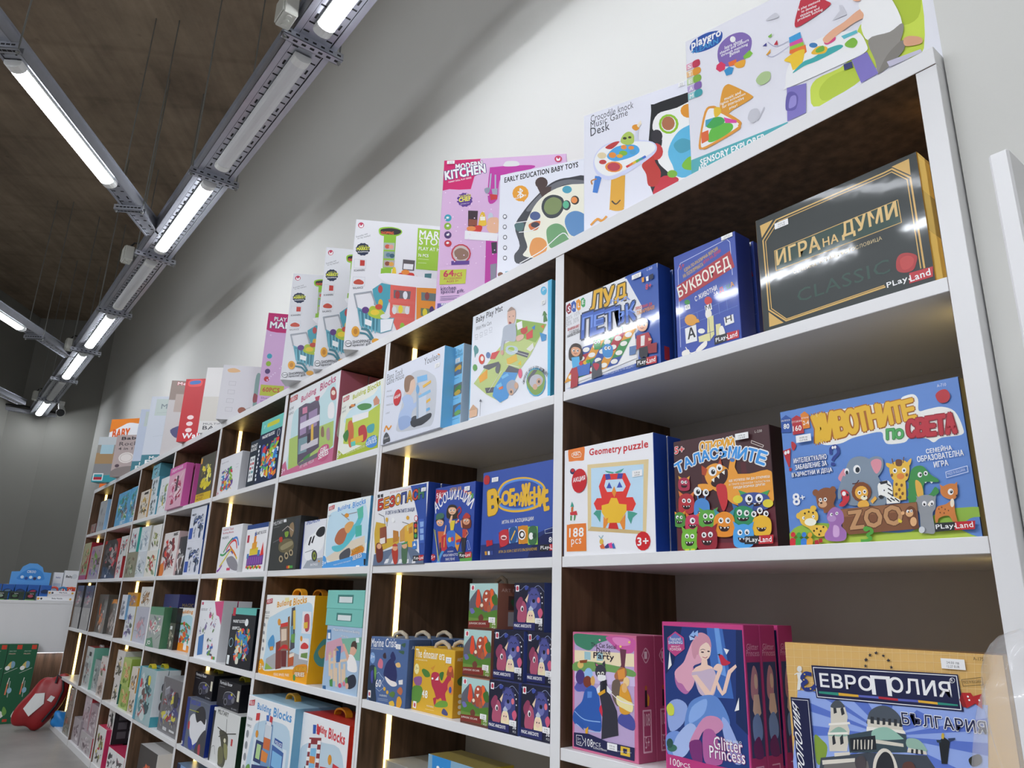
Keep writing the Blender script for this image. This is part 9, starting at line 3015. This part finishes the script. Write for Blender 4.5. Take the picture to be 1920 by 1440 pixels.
# ------------------------------------------------------------------ things on the trays
def simple(name, label, cat, group, mb, m, loc=(0, 0, 0), rz=0): return prop(mb.build(name, m, None, loc, rz), label, cat, group)
for x, t in ((-2.05, 'at the first bracket of the wide tray'), (-4.84, 'beside the nearest diagonal tray'), (-7.27, 'beside the middle diagonal tray'), (-9.66, 'at the far end of the wide tray')):
    root = prop(link('junction_box', None, None, (x, YT - .135, ZT + .03)), 'pale square cable junction box ' + t, 'junction box', 'junction boxes on the wide tray')
    q = MB(); q.box(-.05, .05, -.03, .025, -.05, .05, bev=.004); q.build('housing', MW['plastg'], root)
    q = MB(); q.box(-.046, .046, -.036, -.0305, -.046, .046, bev=.003); q.build('cover', MW['plastg'], root)
    q = MB()
    for k in (-.028, 0, .028): q.tube([(k, -.003, -.05), (k, -.003, -.054)], .011, 10)
    q.build('cable_gland', MW['plastg'], root)
    q = MB(); q.tube([(.03, 0, .052), (.035, .02, .085), (.06, .06, .08), (.12, .08, .03)], .006, 6); q.build('cable', MW['black'], root)
root = prop(link('security_camera', None, None, (-9.62, -.10, ZT - .004)), 'white security camera with a dark lens beside the furthest lit lamp', 'camera')
q = MB(); q.box(-.05, .05, -.03, .03, -.05, .0, bev=.006); q.build('mount', MW['plast'], root)
q = MB(); q.tube([(0, 0, -.05), (.02, .01, -.09), (.05, .01, -.13), (.10, 0, -.15), (.14, -.005, -.16)], [.03, .035, .045, .05, .048], 12); q.build('housing', MW['plast'], root)
q = MB(); q.tube([(.13, -.004, -.158), (.165, -.008, -.168)], [.047, .036], 14); q.build('lens', MW['black'], root)
# black cables lying on the far tray and running down the corner
q = MB(); q.tube([(XF + .06, -.75, ZT + .05), (XF + .07, -.4, ZT + .075), (XF + .06, -.1, ZT + .06), (XF + .06, .2, ZT + .045), (XF + .06, .33, ZT + .03)], .010, 6)
simple('power_cable', 'black cable lying along the perforated tray on the far wall', 'cable', None, q, MW['black'])
root = prop(link('cable_riser', None, None, (XF + .03, .36, 2.02)), 'vertical perforated steel strip with cables in the far corner', 'cable tray')
q = MB(); q.box(-.012, .004, -.03, .034, 0, 1.16)
for k in range(24): q.box(.004, .0055, .008, .020, .02 + k * .048, .044 + k * .048, mat=1)
q.build('strip', [MW['galv'], MW['dark']], root)
q = MB(); q.tube([(.01, -.045, 1.0), (.012, -.05, .5), (.012, -.06, .12), (.01, -.085, -.05)], .010, 6); q.build('red_cable', mat('dark_red_cable', '#5a1f24', .5, noise=.1), root)
q = MB(); q.tube([(.02, -.03, 1.02), (.02, -.038, .55), (.02, -.06, .2), (.02, -.11, -.05)], .011, 6); q.build('black_cable', MW['black'], root)
q = MB(); q.tube([(.0, -.045, .64), (.05, -.075, .64)], .006, 6); q.box(.04, .06, -.12, -.07, .585, .70, bev=.004); q.build('black_clamp', MW['black'], root)
q = MB(); q.box(.0, .03, -.05, .0, .60, .67, bev=.003); q.build('grey_clip', MW['galv'], root)
PAINTG = mat('grey_enamel', '#9a9c9c', .5, noise=.04)
root = prop(link('fuse_cabinet', None, None, (XF + .005, .30, 1.63)), 'grey metal fuse cabinet in the far corner under the vertical strip', 'cabinet')
q = MB(); q.box(0, .19, -.085, .085, 0, .36, bev=.004); q.build('body', PAINTG, root)
q = MB(); q.box(.191, .20, -.08, .08, .006, .354, bev=.002); q.build('door', PAINTG, root)
root = prop(link('meter_box', None, None, (XF + .005, .155, 1.60)), 'narrow grey meter box left of the fuse cabinet', 'cabinet')
q = MB(); q.box(0, .10, -.05, .05, 0, .33, bev=.004); q.build('body', PAINTG, root)
q = MB(); q.tube([(.10, -.02, .03), (.125, -.02, .03)], .012, 8); q.build('red_knob', mat('red_knob', '#8a2428', .4, noise=.05), root)
q = MB(); q.box(.1005, .104, -.012, .012, .17, .21); q.build('latch', MW['black'], root)
root = prop(link('cable_duct', None, None, (XF + .005, .27, .96)), 'white cable duct with black cables below the fuse cabinet', 'cable duct')
q = MB(); q.box(0, .05, -.02, .075, 0, .52, bev=.003); q.build('cover', MW['plast'], root)
q = MB(); q.tube([(.03, -.045, .66), (.03, -.05, .3), (.03, -.06, .0)], .014, 6); q.build('cable', MW['black'], root)
# ------------------------------------------------------------------ counter
CX = -7.25
root = prop(link('sales_counter', None, None, (CX - .3, -.9, 0)), 'white counter with a light strip under its front panel and a walnut base', 'counter')
q = MB(); q.box(-.3, .30, -1.3, 1.29, .925, .95, bev=.002); q.build('worktop', MW['white'], root)
q = MB(); q.box(.275, .298, -1.3, 1.29, .53, .925, bev=.001); q.build('front_panel', MW['white'], root)
q = MB(); q.box(-.28, .19, -1.28, 1.28, 0, .924, bev=.001); q.build('base', MW['walnut'], root)
q = MB(); q.box(.24, .262, -1.25, 1.27, .527, .532); prop(q.build('light_strip', mat('cool_light_strip', '#ffffff', .4, emit='#eef2ff', estr=9.0), root), 'cool white light strip')
def facing(name, label, cat, group, x, y0, y1, z, h, d, cols, fin, art, ext=(), rart=()):
    """a printed carton whose front faces along +x"""
    return make_box([name, label, cat, group, x, y0, z, PI / 2, y1 - y0, h, d, list(cols), fin, list(art), list(rart), list(ext), []])
def W_(c, *q): return ['p', c, *q]
gf = '#1f5a3c'
for i, (y, lb) in enumerate(((-.452, 'dark green mop carton, leftmost of three by the counter'), (-.345, 'dark green mop carton, middle of three by the counter'), (-.242, 'dark green mop carton, rightmost of three by the counter'))):
    a = [['r', '#c8402c', 60, 565, 95, 598], ['t', '#b8d0c0', 'SPRAY MOP', 12, 545, 60, 545, 9, 10], ['t', '#d8b0a0', 'PROFI', 12, 525, 56, 525, 9, 20],
         ['s', '#c8b46a', 18, 440, 40, 470, 50, 450, 48, 420, 22, 425], ['s', '#7aa0b8', 44, 470, 66, 465, 68, 430, 48, 420], ['l', '#c8ccc4', 3, 8, 380, 90, 420], ['e', '#e8e8e4', 22, 420, 17, 0, 0, 17],
         ['l', '#d87a5a', 9, 42, 220, 46, 310], ['l', '#dfe0d8', 5, 45, 300, 50, 345], ['l', '#a8b4b0', 5, 62, 200, 60, 320], ['e', '#8ab4c8', 66, 250, 16, 0, 0, 22],
         ['s', '#dfe0d8', 10, 60, 24, 96, 44, 92, 60, 64, 40, 44, 16, 46], ['s', '#6a9a4a', 50, 130, 70, 110, 78, 80, 60, 60, 46, 90], ['r', '#b8402c', 60, 16, 92, 36]]
    facing('mop_carton', lb, 'box', 'mop cartons', -7.17, y, y + .105, 0, .605, .06, [gf, '#3a4a42', '#2a5a44'], 'matte', a)
bh = [['s', '#3f86cc', 60, 105, 90, 140, 150, 170, 215, 150, 245, 110, 240, 70, 60, 70], ['t', '#e8f0f8', 'CIKOO', 115, 128, 180, 128, 22, 20]] + [['e', c, 85 + i * 32, 92 - (i % 2) * 10, 13, 0, 0, 13] for i, c in enumerate(('#c8d8e8', '#2a4a8a', '#d8e4ee', '#3a3a5a', '#dfe8f0'))]
root = prop(link('counter_display', None, None, (-7.5, -.26, .95)), 'blue sea animal display carton with a scalloped header on the counter', 'display')
mb = MB(); pts = [(-.15, .10), (.15, .10), (.15, .235), (.09, .24), (.075, .28), (.03, .31), (-.03, .31), (-.075, .28), (-.09, .24), (-.15, .235)]
mb.prism([(0, a, b) for a, b in pts], (-.006, 0, 0), ink('#5a9ad8'))
F = Face(mb, (.0005, -.15, .10), (0, 1, 0), (0, 0, 1), (1, 0, 0), 300, 220)
for it in bh: F.draw(it)
mb.build('header', PRINT['satin'], root)
mb = MB(); mb.box(-.12, .02, -.15, .15, 0, .10, ink('#2f6ab8')); F = Face(mb, (.02, -.15, 0), (0, 1, 0), (0, 0, 1), (1, 0, 0), 300, 100)
F.draw(['t', '#e0eaf6', 'OCEAN WORLD', 90, 20, 215, 20, 16, 20]); mb.build('tray', PRINT['satin'], root)
for i, y in enumerate((-.55, -.458, -.366, -.274, -.182)):
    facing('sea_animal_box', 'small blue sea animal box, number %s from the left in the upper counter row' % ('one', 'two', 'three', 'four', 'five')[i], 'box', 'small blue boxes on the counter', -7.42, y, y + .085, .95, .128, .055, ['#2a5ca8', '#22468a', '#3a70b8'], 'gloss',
           [['s', '#1c3460', 10, 78, 40, 92, 74, 78, 70, 60, 20, 60], ['e', ('#c8d4e0', '#5a7a9a', '#3a4a6a', '#a83a5a', '#2c3c5a')[i], 42, 76, 22, 4, -3, 8], ['r', '#3f7ac8', 0, 0, 85, 48]])
for i, y in enumerate((-.60, -.508, -.406, -.293)):
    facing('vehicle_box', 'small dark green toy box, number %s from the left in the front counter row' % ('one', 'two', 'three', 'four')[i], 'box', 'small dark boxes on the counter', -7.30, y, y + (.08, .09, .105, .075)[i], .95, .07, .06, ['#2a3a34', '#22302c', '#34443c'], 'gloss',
           [['r', '#15181a', 8, 10, 66, 58], ['e', ('#8a3a34', '#8a9a8a', '#4a6a4a', '#a84a5a')[i], 38, 34, 20, 0, 0, 12], ['r', '#5a8a4a', 0, 0, 70, 8], ['t', '#d8dcd8', 'TOYS', 30, 48, 60, 48, 8, 20]])
for (x, y0, y1, z, lb, ring) in ((-7.28, -.21, .075, .95, 'white rattle tray at the front edge of the counter', 0), (-7.40, -.12, .10, 1.0, 'white rattle tray standing further back on the counter', 1)):
    root = prop(link('rattle_tray', None, None, (x - .06, (y0 + y1) / 2, .95)), lb, 'tray', 'rattle trays'); w = (y1 - y0) / 2; hh = z - .95 + .034
    mb = MB(); wv = ink('#e4e4e6'); mb.box(-.05, .06, -w, w, hh - .034, hh - .032, wv); mb.box(.058, .06, -w, w, 0, hh, wv); mb.box(-.05, -.048, -w, w, 0, hh, wv); mb.box(-.05, .06, -w, -w + .002, 0, hh, wv); mb.box(-.05, .06, w - .002, w, 0, hh, wv)
    F = Face(mb, (.06, -w, 0), (0, 1, 0), (0, 0, 1), (1, 0, 0), 2000 * w, hh * 1000); hm = hh * 1000
    for it in (['t', '#3a3c48', 'Baby Rattle', 800 * w, hm - 22, 1350 * w, hm - 22, 13, 30], ['e', '#d8a03a', 14, hm - 18, 9, 0, 0, 9], ['e', '#3a3c40', 36, hm - 18, 8, 0, 0, 8], ['e', '#d8a03a', 2000 * w - 30, hm - 18, 9, 0, 0, 9]): F.draw(it)
    mb.build('carton', PRINT['satin'], root)
    for k in range(3):
        yc = (y0 + y1) / 2 - w + .045 + k * (2 * w - .07) / 2.2; c1, c2 = (('#c84a3a', '#4a9a5a'), ('#3a78a8', '#d8c04a'), ('#d85a34', '#8a4a9a'))[k] if ring else (('#4a8aa0', '#d8c8a0'), ('#8a2a4a', '#c8ccd0'), ('#d88aa8', '#b83a5a'))[k]
        rt = prop(link('ring_rattle' if ring else 'bar_rattle', None, None, (x - .05, yc, z + .0)), ('ring rattle in %s' if ring else 'bar rattle in %s') % (('red and green', 'blue and yellow', 'orange and violet') if ring else ('teal and cream', 'wine and grey', 'pink and red'))[k] + ' lying in a white tray', 'rattle', 'rattles on the counter')
        for hlf, c in ((0, c1), (1, c2)):
            q = MB()
            if ring: q.tube([(.012, .034 * math.cos(t), .034 + .03 * math.sin(t)) for t in [PI * hlf + PI * j / 8 for j in range(9)]], .009, 8, ink(c))
            else: q.tube([(0, (-.04, .0)[hlf], .018), (0, (-.02, .02)[hlf], .02), (0, (0, .04)[hlf], .018)], [.017 - .008 * hlf, .01, .009 + .008 * hlf], 9, ink(c))
            q.build('grip' if hlf else 'body', PRINT['satin'], rt)
facing('rattle_box', 'white box with small blue lettering at the back of the counter', 'box', '', -7.6, -.075, .0, .95, .245, .06, ['#dcdde0', '#c4c6ca', '#d0d2d6'], 'satin', [['t', '#3a4a8a', 'baby', 20, 190, 56, 190, 18, 20], ['r', '#b8c4d4', 8, 30, 66, 150]])
facing('rattle_box', 'white box with black lettering and a red band behind the ring rattles', 'box', '', -7.58, .004, .125, .95, .265, .06, ['#dcdde0', '#c4c6ca', '#d0d2d6'], 'satin', [['t', '#2c2c34', 'Baby', 16, 196, 70, 196, 26, 40], ['r', '#b8303a', 8, 60, 116, 120], ['t', '#f0e8e8', 'FUN', 20, 74, 80, 74, 30, 40], ['e', '#c8ccd0', 84, 214, 22, 0, 0, 22]])
# ------------------------------------------------------------------ bags on the floor
def blob(name, label, cat, m, loc, rad, rot, seed, squash=2.6, parts=()):
    r = random.Random(seed); bm = bmesh.new(); bmesh.ops.create_icosphere(bm, subdivisions=4, radius=1)
    ph = [(r.uniform(2, 6), r.uniform(2, 6), r.uniform(0, 6), r.uniform(.015, .04)) for _ in range(7)]
    R3 = Matrix.Rotation(rot[2], 3, 'Z') @ Matrix.Rotation(rot[1], 3, 'Y') @ Matrix.Rotation(rot[0], 3, 'X')
    for v in bm.verts:
        p = v.co.copy(); k = (abs(p.x) ** squash + abs(p.y) ** 2 + abs(p.z) ** squash) ** (1 / 2.4); p = p / max(k, .3)
        d = sum(a * math.sin(f * p.x + g * p.z + o) for f, g, o, a in ph)
        p *= 1 + d; v.co = R3 @ Vector((p.x * rad[0], p.y * rad[1], p.z * rad[2]))
    zm = min(v.co.z for v in bm.verts)
    for v in bm.verts: v.co.z -= zm
    for f in bm.faces: f.smooth = True
    me = bpy.data.meshes.new(name); bm.to_mesh(me); bm.free(); me.materials.append(m)
    root = prop(link(name, None, None, loc), label, cat)
    b = link('pouch', me, root)
    return root, R3, -zm
REDB = mat('red_nylon', '#9c1a20', .38, noise=.2, scale=8, bump=.3, bscale=18); BLUB = mat('blue_nylon', '#2a86d0', .35, noise=.15, scale=8, bump=.3, bscale=18)
def on_bag(root, R3, zo, pts, m, name, th=.004):
    q = MB(); q.prism([R3 @ Vector(p) + Vector((0, 0, zo)) for p in pts], R3 @ Vector((0, -th, 0))); return q.build(name, m, root)
rot = (0, math.radians(-32), math.radians(62))
root, R3, zo = blob('carry_bag', 'large red carry bag with black trim leaning at the end of the shelves', 'bag', REDB, (-6.73, -.085, 0), (.125, .06, .215), (math.radians(-6), math.radians(34), math.radians(70)), 3)
on_bag(root, R3, zo, [(-.07, -.061, -.10), (.0, -.063, -.12), (.02, -.063, .0), (-.03, -.062, .06), (-.08, -.058, .02)], MW['plast'], 'printed_panel')
on_bag(root, R3, zo, [(.02, -.066, .03), (.055, -.063, .035), (.05, -.062, .075), (.018, -.065, .07)], MW['plast'], 'label_patch')
q = MB(); q.tube([R3 @ Vector(p) + Vector((0, 0, zo)) for p in ((.10, -.05, -.10), (.095, -.055, .04), (.06, -.055, .14), (.0, -.05, .20), (-.05, -.05, .20), (-.02, -.06, .15))], .009, 6); q.build('strap', MW['black'], root)
root, R3, zo = blob('carry_bag', 'small red bag wedged behind the large red bag', 'bag', REDB, (-6.90, .115, .0), (.07, .06, .13), (0, math.radians(20), math.radians(60)), 5)
root, R3, zo = blob('carry_bag', 'blue carry bag with a white label lying on the floor by the red bag', 'bag', BLUB, (-6.60, .058, 0), (.085, .055, .068), (0, math.radians(18), math.radians(75)), 8)
on_bag(root, R3, zo, [(.02, -.058, .0), (.06, -.05, .005), (.055, -.048, .05), (.018, -.056, .045)], MW['plast'], 'label_patch')
root, R3, zo = blob('scooter_case', 'tall black case with a red stripe standing behind the red bags', 'case', mat('black_nylon', '#1e1e21', .6, noise=.2, bump=.2), (-7.08, .12, 0), (.055, .035, .30), (0, math.radians(3), math.radians(80)), 11)
on_bag(root, R3, zo, [(-.05, -.036, .17), (.05, -.036, .17), (.05, -.036, .19), (-.05, -.036, .19)], REDB, 'red_stripe')
# ------------------------------------------------------------------ neighbouring display on the right
root = prop(link('display_stand', None, None, (.30, -.31, 0)), 'white display stand at the right edge, its side board seen edge on', 'stand')
q = MB(); q.box(-.143, -.126, -.04, .335, 0, 1.447, bev=.002); q.build('side_board', MW['white'], root)
q = MB(); q.box(-.125, .34, .02, .335, 0, .72, bev=.002); q.build('cabinet', MW['white'], root)
q = MB(); q.box(-.143, .34, -.33, -.042, 0, .74, bev=.002); q.build('ledge', MW['white'], root)
CLEAR = mat('clear_film', '#f2f2f4', .16, alpha=.22, bump=.9, bscale=26, coat=.6); FUZZ = mat('white_plush', '#efefee', .9, noise=.06, scale=60, bump=.5, bscale=160)
def lump(name, m, root, loc, rad, seed, amp, sub=4):
    r = random.Random(seed); bm = bmesh.new(); bmesh.ops.create_icosphere(bm, subdivisions=sub, radius=1)
    ph = [(r.uniform(2, 9), r.uniform(2, 9), r.uniform(2, 9), r.uniform(0, 6)) for _ in range(9)]
    for v in bm.verts:
        p = v.co; k = (abs(p.x) ** 3 + abs(p.y) ** 3 + abs(p.z) ** 4) ** (1 / 3.3); p = p / max(k, .4)
        d = 1 + amp * sum(math.sin(a * p.x + b * p.y + c * p.z + o) for a, b, c, o in ph) / 3
        v.co = Vector((p.x * rad[0] * d + loc[0], p.y * rad[1] * d + loc[1], p.z * rad[2] * d + loc[2]))
    for f in bm.faces: f.smooth = True
    me = bpy.data.meshes.new(name); bm.to_mesh(me); bm.free(); me.materials.append(m); return link(name, me, root)
root = prop(link('bagged_toy', None, None, (.234, -.545, .742)), 'white plush toy in a crumpled clear plastic bag at the lower right corner', 'toy')
lump('clear_bag', CLEAR, root, (0, 0, .134), (.086, .055, .136), 4, .06, 5)
lump('plush_body', FUZZ, root, (.024, .0, .112), (.06, .04, .108), 9, .03)
q = MB(); q.tube([(-.028, -.012, .19), (-.032, -.016, .212), (-.03, -.012, .235)], [.004, .009, .005], 8); q.build('orange_tag', mat('orange_felt', '#d88a34', .8, noise=.1), root)
q = MB(); q.tube([(-.024 + .011 * math.cos(t), -.037, .185 + .009 * math.sin(t)) for t in [.3 + k * .5 for k in range(9)]], .0011, 5); q.build('stitched_curl', mat('grey_thread', '#6a6c72', .8), root)
# ------------------------------------------------------------------ added fill lamps and trays, out of view, brightening the shelf fronts
for yy, xs in ((-3.0, (2.4, 1.1, -.2, -1.5, -2.8, -4.1)), (-4.9, (2.4, 1.1, -.2, -1.5))):
    tray((3.4, yy, ZT), (xs[-1] - 1.1, yy, ZT), .19, .062, 'added unseen cable tray carrying fill lamps over the shop floor, ' + ('first' if yy > -4 else 'second') + ' row from the shelves', [], slots=False)
    for n, x in enumerate(xs): batten((x, yy, ZT - .017), (x - 1.1, yy, ZT - .017), 2, 'added unseen fill lamp over the open shop floor')
